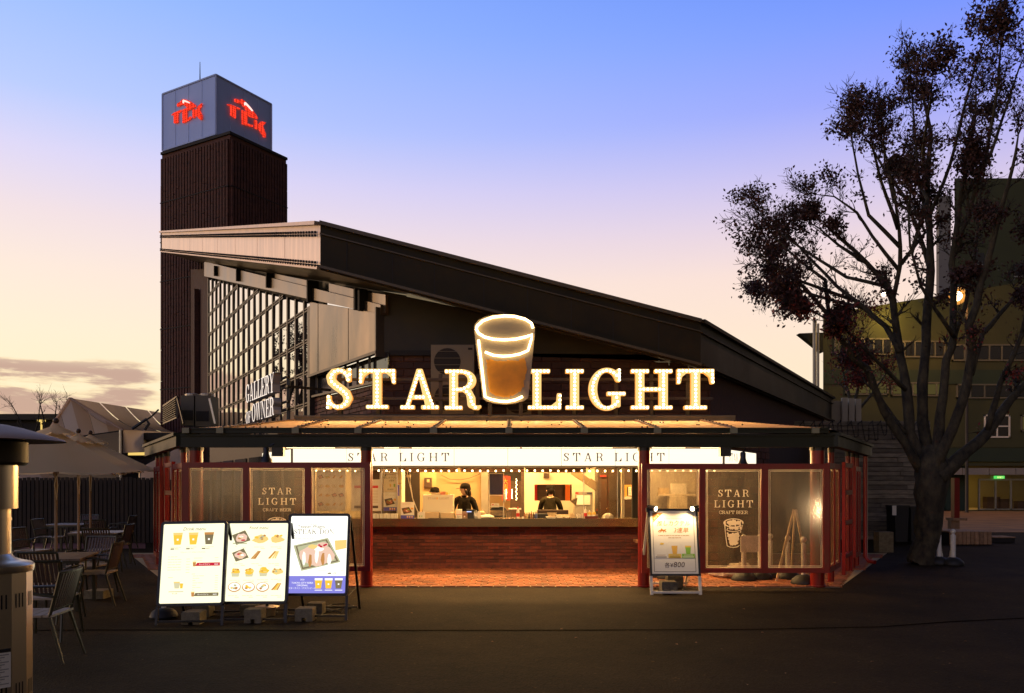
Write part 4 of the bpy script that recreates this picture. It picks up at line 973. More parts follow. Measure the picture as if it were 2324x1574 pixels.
kwall('kitchen_wall', 1190, hx0, 1018, 1245, d, .12, M['cream']); kwall('kitchen_wall', hx0, hx1, 1018, hy0, d, .12, M['cream']); kwall('kitchen_wall', hx1, 1360, 1018, 1245, d, .12, M['cream']); kwall('kitchen_wall', hx0, hx1, hy1, 1245, d, .12, M['cream'])
kwall('kitchen_pillar', 1183, 1190, 1040, 1245, 17.2, .1, M['brown'])
kwall('kitchen_wall', 1402, 1450, 1018, 1250, 17.8, .1, M['brown'])
kwall('kitchen_wall', 1450, 1592, 1018, 1250, 17.6, .1, mat('kitchen_tile', (.46, .40, .31), .5))
kwall('kitchen_wall', 695, 870, 1018, 1250, 17.8, .1, M['cream'])
q = MB(); q.box(P(1300, 0, 19.5).x, P(1316, 0, 19.5).x, 19.5, 19.6, .8, 2.2); q.build('x', M['dark']) if False else None
slabs = [('orange_door', 'glowing orange door seen through the kitchen hatch', 'door', 1283, 1294, 1098, 1150, 19.6, .05, mat('orange_door', (.75, .16, .02), .5)),
         ('red_door', 'narrow red strip of door at the left edge of the kitchen hatch', 'door', 1211, 1219, 1098, 1150, 19.6, .05, M['banner'])]
for nm, lb_, ct, a, b, c, e, dd, th, m in slabs: tag(slab(nm, a, b, c, e, dd, th, m), lb_, ct)
kwall('kitchen_wall', 1205, 1300, 1070, 1250, 19.7, .08, M['brown'])
# fluorescent battens on the ceiling
i = 0
for x in (-2.9, -1.5, -.1, 1.3, 2.7):
    for y in (16.7, 18.0):
        if y > 17 and x in (-2.9, 1.3): continue
        t = thing('ceiling_tube', 'warm fluorescent tube on the kitchen ceiling, ' + ('front row' if y < 17 else 'back row') + ', ' + {-2.9: 'far left', -1.5: 'left of the middle', -.1: 'middle', 1.3: 'right of the middle', 2.7: 'far right'}[x], 'lamp', (x, y, 2.6), 'kitchen ceiling tubes')
        q = MB(); q.tube([(x - .55, y, 2.54), (x + .55, y, 2.54)], .02, 6); q.build('tube', M['fluo'], t)
        q = MB(); q.box(x - .6, x + .6, y - .06, y + .06, 2.565, 2.615); q.build('housing', M['white'], t)
        lamp('ceiling_tube_light', 'AREA', (x, y, 2.50), 86, (1, .58, .20), 1.1, to=(x, y, 0), sy=.1)
# pelmets lit from above the opening
for a, b, lab in ((920, 1037, 'cream pelmet board over the left half of the opening'), (1046, 1190, 'cream pelmet board over the middle of the opening')):
    tag(slab('pelmet', a, b, 1058, 1072, 16.0, .04, mat('pelmet', (.80, .60, .36), .6)), lab, 'pelmet')
tag(slab('pelmet', 1192, 1330, 1058, 1073, 16.4, .04, mat('pelmet_dark', (.30, .17, .06), .6)), 'brown pelmet board over the right half of the opening', 'pelmet')
# diagonal duct, fridge, pillars
q = MB(); q.bar(P(1300, 1070, 17.4), P(1362, 1113, 17.4), .14, .14, up=(0, 1, 0)); q.bar(P(1336, 1093, 17.33), P(1355, 1107, 17.33), .16, .10, up=(0, 1, 0)); tag(q.build('duct', mat('duct', (.20, .13, .06), .5)), 'dark diagonal duct across the cream kitchen wall', 'duct')
fg = thing('fridge', 'tall dark brown steel fridge right of the cream kitchen wall', 'fridge', P(1379, 1240, 17.0))
a, b = P(1356.5, 1250, 17.0), P(1401, 1062, 17.0); q = MB(); q.box(a.x, b.x, 17.0, 17.6, .012, b.z); q.build('body', mat('fridge', (.085, .052, .026), .35, .3, var=.15, scale=2), fg)
for x0, x1 in ((a.x + .01, (a.x + b.x) / 2 - .005), ((a.x + b.x) / 2 + .005, b.x - .01)): q = MB(); q.box(x0, x1, 16.97, 16.998, .1, b.z - .02); q.build('door', MC['fridge'], fg)
q = MB(); c = P(1398, 1143, 16.95); q.box(c.x - .008, c.x + .008, 16.93, 16.965, c.z, c.z + .08); q.build('handle', M['steel'], fg)
q = MB(); c = P(1365, 1083, 16.96); q.box(c.x - .02, c.x + .10, 16.955, 16.965, c.z, c.z + .03); q.build('badge', M['banner'], fg)
kwall('kitchen_pillar', 1410.5, 1417, 1040, 1245, 16.7, .08, M['cream']); kwall('kitchen_pillar', 1435, 1449, 1040, 1245, 16.2, .1, M['dark']); kwall('kitchen_pillar', 1402, 1407, 1040, 1245, 16.9, .1, M['dark'])
# ------------------------------------------------------------------ red framed wind screens with printed frosted sheets
PW = custom('white_print', lambda t: m_cloth(t, (.96, .90, .78), .72))
def screen(label, xs, ytop, ybot, d, prints, bars):
    """xs: pairs of pixel columns of the sheets at depth d"""
    t = thing('wind_screen', label, 'wind screen', P((bars[0][0] + bars[-1][1]) / 2, 1300, d))
    X = lambda p: P(p, 0, d).x
    zt, zb = pz(ytop, d), pz(ybot, d)
    for a, b in bars: q = MB(); q.box(X(a), X(b), d - .03, d + .03, pz(ybot + 11, d), pz(ytop - 12, d)); q.build('frame_post', M['redfr'], t)
    for (a0, a1), (b0, b1) in zip(bars, bars[1:]):
        q = MB(); q.box(X(a1), X(b0), d - .028, d + .028, zt, pz(ytop - 12, d)); q.build('frame_rail', M['redfr'], t)
        q = MB(); q.box(X(a1), X(b0), d - .028, d + .028, pz(ybot + 10.5, d), zb); q.build('frame_rail', M['redfr'], t)
    for i, (a, b) in enumerate(xs):
        q = MB(); q.box(X(a), X(b), d - .006, d + .002, zb, zt); sh = q.build('frosted_sheet', M['frost'], t)
        fr = Fr((X(a), d - .0065, zb), UX, UZ, NY); w, h = X(b) - X(a), zt - zb
        q = MB(); oline(q, fr, .012, .012, w - .012, h - .012, .010, .002); oline(q, fr, .034, .034, w - .034, h - .034, .007, .002); q.build('border_print', PW, sh)
        if prints[i]:
            cx_, rows, cup = prints[i]; q = MB(); s = d / FPX
            for txt, base, hh, wid in rows:
                k = 1.0; tr = max(.05, (wid / hh - sum(GW[c] for c in txt)) / (len(txt) - 1))
                serif(q, fr, txt, X(cx_) - X(a), pz(base, d) - zb, hh * s, 'book', 22, tr, .002, center=True)
            if cup:
                y1, hh = cup; serif(q, fr, '@', X(cx_) - X(a) - .36 * hh * s, pz(y1, d) - zb, hh * s, 'book', 54, 0, .002)
            q.build('lettering', PW, sh)
    return t
SDp = 12.9
screen('red framed wind screen of three frosted sheets behind the lit menu boards', [(430, 553), (567, 693), (707, 829)], 1062, 1286, SDp,
       [None, (629, [('STAR', 1122.5, 15, 67), ('LIGHT', 1146, 15, 86), ('CRAFT BEER', 1161, 7, 64)], (1237, 64)), None], [(415, 430), (553, 567), (693, 707), (829, 841)])
screen('red framed wind screen of three frosted sheets behind the cocktail poster stand', [(1467, 1587), (1600, 1727), (1742, 1868)], 1065, 1290, SDp,
       [None, (1664.5, [('STAR', 1128, 16, 70), ('LIGHT', 1152, 16, 88), ('CRAFT BEER', 1167, 7.5, 65)], (1242, 66)), None], [(1456, 1467), (1587, 1600), (1727, 1742), (1868, 1881)])
def side_screen(label, x0, s, nm, t0, t1):
    a = Vector((x0, SDp + .05, 0)) + s * t0; b = Vector((x0, SDp + .05, 0)) + s * t1; t = thing('wind_screen', label, 'wind screen', a, 'splayed side wind screens')
    zt, zb = pz(1064, SDp), pz(1289, SDp); m = (a + b) / 2
    for c in (a, m, b): q = MB(); q.bar(c + UZ * (zb - .09), c + UZ * (zt + .09), .06 if c is not m else .03, .06, up=nm); q.build('frame_post', M['redfr'], t)
    for z in (zt + .05, zb - .05): q = MB(); q.bar(a + UZ * z, b + UZ * z, .05, .09); q.build('frame_rail', M['redfr'], t)
    for c, e in ((a, m), (m, b)):
        dd = (e - c).normalized(); q = MB(); q.prism([c + dd * .035 + UZ * zb, e - dd * .03 + UZ * zb, e - dd * .03 + UZ * zt, c + dd * .035 + UZ * zt], -nm * .006); sh = q.build('frosted_sheet', M['frost'], t)
        fr = Fr(c + dd * .035 + UZ * zb, dd, UZ, nm); w = (e - c).length - .065; q = MB(); oline(q, fr, .012, .012, w - .012, zt - zb - .012, .009, .002); oline(q, fr, .03, .03, w - .03, zt - zb - .03, .006, .002); q.build('border_print', PW, sh)
xr0 = P(1881, 0, SDp).x; xl0 = P(415, 0, SDp).x
side_screen('narrow side wind screen angled back at the right corner column', xr0, sideR, nrm, .06, 1.0)
side_screen('narrow side wind screen beyond the red ladder posts at the right', xr0, sideR, nrm, 2.75, 3.35)
side_screen('narrow side wind screen angled back at the left corner column', xl0, sideL, nl, .06, 1.0)
side_screen('narrow side wind screen beyond the red posts at the left', xl0, sideL, nl, 2.5, 3.3)
# red ladder lattice between the side posts
for x0, s, nm, a, b, lab in ((xr0, sideR, nrm, 1.65, 2.45, 'red ladder-like lattice between the right side posts'), (xl0, sideL, nl, 1.2, 2.0, 'red ladder-like lattice between the left side posts')):
    t = thing('lattice', lab, 'lattice', Vector((x0, SDp, 0)) + s * a)
    for z in (.35, .95, 1.5, 2.0): q = MB(); c = Vector((x0, SDp + .1, z)); q.bar(c + s * a, c + s * b, .05, .08); q.build('rung', M['redfr'], t)
    for k in (a, b): q = MB(); c = Vector((x0, SDp + .1, 0)) + s * k; q.bar(c + UZ * .01, c + UZ * 2.05, .06, .06, up=nm); q.build('post', M['redfr'], t)

# ------------------------------------------------------------------ menu boards and posters
FOOD = [M['foodA'], M['foodB'], M['foodC'], M['foodG'], M['amber'], M['printed'], M['paper'], M['blue'], M['sauce'], M['yellow']]
LIT = [glow('lit_brown', (.66, .30, .09), .95), glow('lit_pink', (.95, .64, .48), 1.0), glow('lit_gold', (1, .72, .24), 1.0), glow('lit_green', (.60, .60, .36), .95), glow('lit_amber', (1, .58, .06), 1.1), glow('lit_ink', (.30, .24, .13), .8), glow('lit_paper', (1, .97, .85), 1.25), glow('lit_blue', (.27, .26, .80), 1.0), glow('lit_red', (.72, .03, .06), .9), glow('lit_faint', (.80, .74, .46), .95), glow('lit_white', (1, .98, .92), 1.3), glow('lit_text', (.36, .22, .10), .3)]
rf_ = random.Random(77)
def cup(mb, fr, cx_, y0, w, h, body, foam, off, ink=None):
    mb.poly([fr.p(cx_ - w * .36, y0, off), fr.p(cx_ + w * .36, y0, off), fr.p(cx_ + w * .5, y0 + h * .8, off), fr.p(cx_ - w * .5, y0 + h * .8, off)], body)
    mb.poly([fr.p(cx_ - w * .5, y0 + h * .8, off), fr.p(cx_ + w * .5, y0 + h * .8, off), fr.p(cx_ + w * .54, y0 + h, off), fr.p(cx_ - w * .54, y0 + h, off)], foam)
    if ink is not None: mb.poly([fr.p(cx_ - w * .1, y0 + h * .35, off + .001), fr.p(cx_ + w * .1, y0 + h * .35, off + .001), fr.p(cx_ + w * .1, y0 + h * .5, off + .001), fr.p(cx_ - w * .1, y0 + h * .5, off + .001)], ink)
def dish(mb, fr, x, y, r, kind, off):
    a, b, c = (0, 1, 2)
    if kind == 'tray':      # square box of meat seen from above
        mb.poly([fr.p(x + r * 1.15 * p, y + r * q, off) for p, q in ((-1, .35), (.35, .95), (1, -.3), (-.5, -.85))], 5)
        blob(mb, fr, x, y, r * .72, r * .55, rf_, off + .001, 1); 
        for k in range(5): blob(mb, fr, x + rf_.uniform(-.4, .4) * r, y + rf_.uniform(-.3, .3) * r, r * .25, r * .12, rf_, off + .002, (0, 1, 6, 8, 2)[k], 7)
    elif kind == 'dog':
        blob(mb, fr, x, y - r * .1, r * .95, r * .5, rf_, off, 2)
        for k in range(8): blob(mb, fr, x + rf_.uniform(-.6, .6) * r, y + rf_.uniform(-.2, .45) * r, r * .2, r * .14, rf_, off + .001 + .0002 * k, rf_.choice((0, 0, 4, 2, 3)), 7)
    elif kind == 'bowl':
        blob(mb, fr, x, y, r * .95, r * .72, rf_, off, 0, 18, .02); blob(mb, fr, x, y + r * .04, r * .84, r * .6, rf_, off + .001, 6, 18, .02)
        for k in range(5): blob(mb, fr, x + rf_.uniform(-.4, .4) * r, y + rf_.uniform(-.25, .25) * r, r * .24, r * .16, rf_, off + .002 + .0002 * k, rf_.choice((2, 3, 4, 0)), 7)
    elif kind == 'cupf':
        mb.poly([fr.p(x - r * .55, y - r * .8, off), fr.p(x + r * .55, y - r * .8, off), fr.p(x + r * .72, y, off), fr.p(x - r * .72, y, off)], 9); blob(mb, fr, x, y + r * .15, r * .8, r * .5, rf_, off + .001, 4, 11, .3)
        for k in range(5): blob(mb, fr, x + rf_.uniform(-.5, .5) * r, y + rf_.uniform(-.1, .5) * r, r * .2, r * .1, rf_, off + .002 + .0002 * k, rf_.choice((2, 0)), 6)
    else:
        for k in range(7):
            u_ = rf_.uniform(-.55, .55) * r; mb.poly([fr.p(x + u_ - r * .4, y - r * .45, off + .0003 * k), fr.p(x + u_ - r * .2, y - r * .5, off + .0003 * k), fr.p(x + u_ * .5 + r * .45, y + r * .55, off + .0003 * k), fr.p(x + u_ * .5 + r * .25, y + r * .6, off + .0003 * k)], rf_.choice((0, 2, 4, 0)))
def lines(mb, fr, x0, x1, y, n, step, m, off=.002, h=.006, rag=True):
    for k in range(n):
        a = x0
        while a < x1 - .02:
            l = rf_.uniform(.02, .06); e = min(x1, a + l); rect(mb, fr, a, y - k * step, e, y - k * step + h, off, m); a = e + .008
            if rag and rf_.random() < .12: break

def lit_board(label, tl, tr, br, bl, feet, dfoot, sheet, draw):
    """A-frame light box: pixel corners of its lit sheet, leaning back"""
    db = dfoot - .02; dt = dfoot + .16; 
    xm = lambda p, d: P(p[0], p[1], d)
    BLw, BRw = xm(bl, db), xm(br, db); TLw, TRw = xm(tl, dt), xm(tr, dt)
    t = thing('menu_board', label, 'menu board', Vector(((BLw.x + BRw.x) / 2, db, 0)), 'lit menu boards')
    u_ = (BRw - BLw + TRw - TLw).normalized(); v_ = (TLw - BLw + TRw - BRw).normalized(); v_ = (v_ - u_ * v_.dot(u_)).normalized(); n_ = u_.cross(v_)
    w = ((BRw - BLw).length + (TRw - TLw).length) / 2; h = ((TLw - BLw).length + (TRw - BRw).length) / 2
    fr = Fr(BLw, u_, v_, n_)
    fw = .032
    def rr(x0, y0, x1, y1, r):   # rounded rectangle
        return [(x1 - r + r * math.sin(a), y1 - r + r * math.cos(a)) for a in (0, .52, 1.05, 1.57)] + [(x1 - r + r * math.cos(a), y0 + r - r * math.sin(a)) for a in (0, .52, 1.05, 1.57)] + [(x0 + r - r * math.sin(a), y0 + r - r * math.cos(a)) for a in (0, .52, 1.05, 1.57)] + [(x0 + r - r * math.cos(a), y1 - r + r * math.sin(a)) for a in (0, .52, 1.05, 1.57)]
    q = MB(); o = rr(-fw, -fw, w + fw, h + fw, .045); i = rr(0, 0, w, h, .015); k = len(o)
    q.add([fr.p(x, y, .012) for x, y in o] + [fr.p(x, y, .012) for x, y in i] + [fr.p(x, y, -.035) for x, y in o] + [fr.p(x, y, .0) for x, y in i],
          [(j, (j + 1) % k, k + (j + 1) % k, k + j) for j in range(k)] + [(j, (j + 1) % k, 2 * k + (j + 1) % k, 2 * k + j) for j in range(k)] + [(k + j, k + (j + 1) % k, 3 * k + (j + 1) % k, 3 * k + j) for j in range(k)] + [tuple(range(2 * k, 3 * k))])
    q.build('frame', M['black'], t)
    q = MB(); q.poly([fr.p(x, y, .001) for x, y in rr(-.006, -.006, w + .006, h + .006, .015)]); sh = q.build('lit_sheet', sheet, t)
    def part(nm, fn, *a): k = MB(); fn(k, *a); k.build(nm, LIT, sh)
    q = MB(); draw(q, fr, w, h, part)
    q.build('menu_print', LIT, sh, kind='stuff')
    zf_ = BLw.z
    for x in (-.02, w + .02):
        top = fr.p(x, -fw, -.01); ft = fr.p(x, -fw, -.01); kk = (ft.z) / v_.z; q = MB(); q.bar(top, top - v_ * kk, .03, .03, up=n_); q.build('leg', M['black'], t)
        a = fr.p(x, h, -.05); bk_ = Vector((a.x, a.y + .62, 0)); q = MB(); q.bar(a, bk_, .028, .028, up=n_); q.build('rear_leg', M['black'], t)
    lo = fr.p(-.02, -fw, -.01); kk = lo.z / v_.z; a = lo - v_ * kk * .82; b = fr.p(w + .02, -fw, -.01) - v_ * kk * .82; 
    for dv in (0, .72): q = MB(); q.bar(a + Vector((0, dv, 0)), b + Vector((0, dv, 0)), .022, .022); q.build('crossbar', M['black'], t)
    return t
def drinks(q, fr, w, h, part):
    plain(q, fr, 'Drink menu', w * .5, h * .915, .056, .002, 11, True, .28)
    for i, (c, f, k) in enumerate(((4, 2, 6), (4, 2, 6), (5, 0, 6))): part('cup_picture', cup, fr, w * (.24 + .255 * i), h * .735, .108, .145, c, f, .002, k); lines(q, fr, w * (.13 + .255 * i), w * (.33 + .255 * i), h * .70, 1, .02, 9); rect(q, fr, w * (.13 + .255 * i), h * .675, w * (.19 + .255 * i), h * .69, .002, 5); plain(q, fr, '¥800', w * (.20 + .255 * i), h * .675, .022, .002, 5)
    plain(q, fr, 'TOKYO CITY KEIBA ORIGINAL', w * .5, h * .63, .022, .002, 9, True)
    for k in range(6): lines(q, fr, w * .1, w * .32, h * .58 - k * h * .033, 1, .02, 9); rect(q, fr, w * .40, h * .55 - k * h * .034, w * .46, h * .556 - k * h * .034, .002, 9)
    for k in range(2): rect(q, fr, w * .52, h * .56 - k * .03, w * .66, h * .566 - k * .03, .002, 9); rect(q, fr, w * .86, h * .56 - k * .03, w * .92, h * .566 - k * .03, .002, 9)
    for yy, c in ((.462, 8), (.085, 5)):
        q.poly([fr.p(w * a, h * (yy + b), .002) for a, b in ((.55, 0), (.95, 0), (.95, .042), (.575, .042))], c); cup(q, fr, w * .535, h * (yy - .004), .04, .058, 0, 2, .004); plain(q, fr, 'ホットワイン', w * .61, h * (yy + .012), .022, .004, 10); plain(q, fr, '¥650', w * .86, h * (yy + .012), .022, .004, 10)
    lines(q, fr, w * .5, w * .62, h * .36, 1, .02, 9)
    for k in range(7): lines(q, fr, w * .52, w * .70, h * .335 - k * h * .029, 1, .02, 9); rect(q, fr, w * .88, h * .335 - k * h * .029, w * .93, h * .341 - k * h * .029, .002, 9)
    lines(q, fr, w * .12, w * .36, h * .32, 1, .02, 9); cup(q, fr, w * .27, h * .185, .075, .08, 9, 2, .002); cup(q, fr, w * .345, h * .185, .04, .075, 4, 6, .003)
    rect(q, fr, w * .14, h * .14, w * .38, h * .152, .002, 9); plain(q, fr, '¥1,200', w * .2, h * .115, .022, .002, 5)
def foods(q, fr, w, h, part):
    plain(q, fr, 'Food menu', w * .5, h * .925, .050, .002, 11, True, .28)
    g_ = [(.22, .81, .10, 'tray'), (.54, .80, .095, 'dog'), (.82, .80, .09, 'dog'), (.22, .585, .09, 'tray'), (.51, .585, .09, 'fry'), (.79, .585, .085, 'fry'), (.155, .375, .075, 'cupf'), (.385, .375, .075, 'cupf'), (.62, .38, .075, 'cupf'), (.85, .385, .075, 'dog'), (.15, .18, .082, 'bowl'), (.385, .18, .082, 'bowl'), (.62, .18, .082, 'bowl'), (.86, .18, .078, 'fry')]
    for x, y, r, k in g_: part('dish_picture', dish, fr, w * x, h * y, r, k, .002); lines(q, fr, w * x - .07, w * x + .06, h * y - .105, 1, .014, 9); rect(q, fr, w * x + .01, h * y - .125, w * x + .06, h * y - .118, .002, 9)
    rect(q, fr, w * .08, h * .733, w * .32, h * .748, .002, 3)
def steak(q, fr, w, h, part):
    plain(q, fr, 'PREMIUM QUALITY', w * .42, h * .915, .022, .002, 9, True)
    for k in range(3): blob(q, fr, w * (.36 + .04 * k), h * .895, .006, .006, rf_, .002, 5)
    plain(q, fr, 'Teppan Wagyu', w * .36, h * .845, .056, .002, 11, True)
    serif(q, fr, 'STEAK DON', w * .06, h * .765, .058, 'boxtype', 20, .12, .002, 0, 11)
    rect(q, fr, w * .06, h * .742, w * .75, h * .746, .002, 9); lines(q, fr, w * .06, w * .55, h * .72, 2, .018, 9)
    q0 = q; q = MB()
    q.poly([fr.p(w * x, h * y, .002) for x, y in ((.06, .615), (.66, .715), (.90, .40), (.22, .285))], 3); q.poly([fr.p(w * x, h * y, .003) for x, y in ((.10, .605), (.64, .695), (.865, .41), (.235, .305))], 5)
    q.poly([fr.p(w * x, h * y, .0035) for x, y in ((.13, .60), (.62, .68), (.82, .42), (.25, .33))], 3)
    blob(q, fr, w * .48, h * .49, w * .30, h * .135, rf_, .004, 1, 16, .1)
    for k in range(9): blob(q, fr, w * (.26 + .055 * k), h * (.45 + .03 * math.sin(k * 2.1)), w * .035, h * .085, rf_, .0045 + k * .0002, (6, 1, 0, 1, 6, 1, 0, 1, 6)[k], 9)
    blob(q, fr, w * .52, h * .57, w * .08, h * .035, rf_, .007, 6); blob(q, fr, w * .57, h * .62, w * .10, h * .035, rf_, .0072, 1); blob(q, fr, w * .40, h * .60, w * .08, h * .028, rf_, .0074, 2)
    for k in range(6): blob(q, fr, w * rf_.uniform(.5, .66), h * rf_.uniform(.6, .645), w * .02, h * .012, rf_, .0078, 8)
    part('dish_picture', lambda k, z: k.add(z.v, z.f) and k.m.__setitem__(slice(None), z.m), q)
    q = q0
    q.poly([fr.p(w * x, h * y, .002) for x, y in ((.80, .55), (.99, .58), (.99, .69), (.78, .68))], 2)
    plain(q, fr, '¥1,500', w * .70, h * .245, .035, .002, 5); rect(q, fr, w * .68, h * .247, w * .745, h * .262, .003, 5); rect(q, fr, w * .50, h * .285, w * .66, h * .291, .002, 9); lines(q, fr, w * .9, w * .97, h * .29, 1, .01, 9)
    part('foot_strip', rect, fr, -.004, -.004, w + .004, h * .222, .002, 7)
    for k in range(3): part('cup_picture', cup, fr, w * (.53 + .175 * k), h * .06, .092, .125, (4, 4, 5)[k], 6, .004, 6); rect(q, fr, w * (.47 + .175 * k), h * .035, w * (.60 + .175 * k), h * .043, .004, 6)
    plain(q, fr, '2020', w * .245, h * .165, .026, .004, 10, True); plain(q, fr, 'TOKYO CITY KEIBA', w * .25, h * .122, .030, .004, 10, True); plain(q, fr, 'ORIGINAL', w * .25, h * .09, .03, .004, 10, True); plain(q, fr, 'スターライト・クラフトビール', w * .25, h * .055, .024, .004, 10, True)
lit_board('glowing drink menu board with three beer cups at the top, leftmost of three', (373, 1190.5), (510.5, 1188), (503, 1368), (361, 1371), 1418, GD(1418), M['menuA'], drinks)
lit_board('glowing food menu board with rows of dishes, middle of three', (516, 1188), (650.5, 1188), (646, 1364), (509.5, 1365.5), 1410, GD(1412), M['menuA'], foods)
lit_board('glowing steak rice bowl board with a blue foot strip, rightmost of three', (657, 1172), (786.5, 1172), (782.5, 1347), (652.5, 1347), 1405, GD(1406), M['menuB'], steak)

def weight(px, py, w, h, d, label, m=None):
    b = G(px, py); q = MB(); y0, y1 = b.y, b.y + d
    x = b.x; pts = [(x - w / 2, y0, 0), (x - w * .12, y0, 0), (x - w * .12, y0, h * .3), (x + w * .12, y0, h * .3), (x + w * .12, y0, 0), (x + w / 2, y0, 0), (x + w / 2, y0, h * .93), (x + w * .46, y0, h), (x - w * .46, y0, h), (x - w / 2, y0, h * .93)]
    q.prism([Vector(p) + UZ * .004 for p in pts], (0, d, 0)); return tag(q.build('concrete_weight', m or M['concrete']), label, 'weight', 'concrete block weights on the sign stands')
weight(432, 1419, .215, .145, .22, 'damp grey concrete block under the drink menu board, nearer one'); weight(455, 1402, .21, .14, .2, 'brown tinted concrete block behind the front one under the drink menu')
weight(573, 1416, .20, .165, .2, 'glossy dark concrete block under the food menu board, nearer one'); weight(561, 1399, .19, .13, .2, 'dim concrete block at the back under the food menu board')
weight(689, 1412, .21, .155, .2, 'pale concrete block under the steak board, nearer one'); weight(713, 1396, .20, .14, .2, 'dim concrete block at the back under the steak board')
# foot of a pole umbrella stand behind the first board, round lamp drum, cables
t = thing('pole_base', 'squat black rubber pole base behind the drink menu board', 'pole base', G(372, 1410)); b = G(372, 1404)
q = MB(); q.lathe(b, [(.16, .005), (.17, .03), (.14, .09), (.09, .12), (.05, .13)], 16); q.build('rubber_foot', M['rubber'], t, smooth=40)
q = MB(); q.tube([b + UZ * .12, b + UZ * .42], .03, 8); q.build('pole', M['post'], t)
t = thing('ground_lamp', 'low round metal drum lamp between the menu boards', 'ground lamp', G(606, 1398)); b = G(606, 1398)
q = MB(); q.lathe(b, [(.10, .005), (.10, .09), (.15, .10), (.155, .115), (.12, .125)], 18); q.build('drum', M['chrome'], t, smooth=40)
q = MB(); q.tube([b + UZ * .12, b + UZ * .2], .02, 6); q.build('stem', M['black'], t)
def cable(pts, label, r=.006):
    q = MB(); q.tube([G(x, y) + UZ * (z + r + .001) for x, y, z in pts], r, 4); return tag(q.build('cable', M['wire']), label, 'cable')
cable([(783, 1372, .22), (786, 1385, .05), (775, 1392, 0), (752, 1386, 0), (738, 1380, 0), (752, 1374, 0), (782, 1372, 0), (802, 1376, 0), (798, 1383, 0), (772, 1384, 0), (745, 1390, 0), (700, 1394, 0)], 'black cable coiled behind the steak board')
cable([(790, 1362, .05), (806, 1346, .05), (818, 1332, .12)], 'thin black cable running up from the steak board to the red column')
cable([(628, 1393, 0), (640, 1380, .1), (646, 1372, .2)], 'short black cable by the drum lamp')

# cocktail poster stand in front of the right column, lit by two clip lamps
dA = GD(1349); t = thing('poster_stand', 'white legged poster stand advertising cocktails in front of the right wind screen', 'poster stand', G(1532, 1349))
fb, ftop = dA - .03, dA + .20
BLw, BRw, TLw, TRw = P(1480, 1303, fb), P(1585.5, 1303, fb), P(1474, 1160, ftop - .02), P(1577, 1160, ftop - .02)
u_ = (BRw - BLw + TRw - TLw).normalized(); v_ = (TLw - BLw + TRw - BRw).normalized(); v_ = (v_ - u_ * v_.dot(u_)).normalized(); fr = Fr(BLw, u_, v_, u_.cross(v_)); w, h = (BRw - BLw).length, (TLw - BLw).length
q = MB(); 
for a in ((-.03, -.03, w + .03, 0), (-.03, h, w + .03, h + .03), (-.03, 0, 0, h), (w, 0, w + .03, h)): q.prism([fr.p(a[0], a[1], .014), fr.p(a[2], a[1], .014), fr.p(a[2], a[3], .014), fr.p(a[0], a[3], .014)], -fr.n * .035)
q.build('frame', M['black'], t)
q = MB(); rect(q, fr, 0, 0, w, h, .0); sh = q.build('poster', M['paper'], t)
q = MB(); oline(q, fr, .035, .03, w - .035, h - .03, .006, .002, 5)
q.poly([fr.p(.035, h - .03, .003), fr.p(.035, h - .19, .003), fr.p(.20, h - .03, .003)], 10)
f45 = Fr(fr.p(.06, h - .15, 0), fr.u + fr.v, fr.v - fr.u, fr.n); plain(q, f45, 'とろける', -.03, -.0, .038, .004, 6)
plain(q, fr, 'A New Standard of TCK', w * .55, h * .865, .036, .002, 11, True, .2)
plain(q, fr, '推しカクテル', w * .5, h * .765, .092, .002, 10, True, .18, .92)
plain(q, fr, '3連単', w * .66, h * .655, .092, .002, 10, True, .15)
hs = [(.0, .25), (.06, .40), (.16, .52), (.30, .55), (.34, .72), (.42, .84), (.50, .80), (.55, .62), (.74, .58), (.80, .70), (1.0, .72), (.86, .60), (.84, .46), (.96, .30), (.88, .12), (.84, .14), (.86, .30), (.72, .34), (.66, .10), (.58, .08), (.60, .32), (.44, .34), (.34, .14), (.12, .08), (.10, .14), (.28, .22), (.32, .34), (.20, .34), (.10, .22)]
q.poly([fr.p(w * .16 + (1 - x) * 0 + x * .135, h * .645 + y * .085, .002) for x, y in hs], 10)
lines(q, fr, w * .16, w * .86, h * .60, 1, .02, 12, h=.010, rag=False); lines(q, fr, w * .38, w * .66, h * .565, 1, .02, 12, h=.010, rag=False)
for i, (bc, band) in enumerate(((6, 6), (2, 9), (3, 3))):
    x0 = w * (.075 + .293 * i); x1 = x0 + w * .275; rect(q, fr, x0, h * .245, x1, h * .505, .002, 13); rect(q, fr, x0, h * .245, x1, h * (.315 if i else .30), .003, band)
    if i: cup(q, fr, (x0 + x1) / 2, h * .312, .085, .125, bc, bc if i == 1 else 9, .004)
    else: blob(q, fr, x0 + w * .16, h * .475, .03, .016, rf_, .004, 9)
    rect(q, fr, x0 + .012, h * .258, x1 - .015, h * .27, .004, (5, 5, 6)[i]); rect(q, fr, x0 + .03, h * .29, x1 - .03, h * .298, .004, (12, 12, 6)[i])
plain(q, fr, '各¥', w * .27, h * .105, .085, .002, 5, False, .1); plain(q, fr, '800', w * .46, h * .105, .115, .002, 5, False, .16)
PRN = FOOD + [mat('poster_brown', (.42, .15, .02), .7), mat('poster_faint', (.62, .50, .34), .7), mat('poster_text', (.55, .38, .20), .7), mat('poster_cream', (.78, .72, .60), .7)]
q.build('poster_print', PRN, sh)
for x in (-.015, w + .015):
    top = fr.p(x, -.03, -.015); q = MB(); k = top.z / v_.z; q.bar(top, top - v_ * k + Vector((0, 0, .0)), .042, .03, up=fr.n); q.build('leg', M['white'], t)
    q = MB(); a = fr.p(x, h, -.05); q.bar(a, Vector((a.x, a.y + .75, .0)), .035, .03, up=fr.n); q.build('rear_leg', M['white'], t)
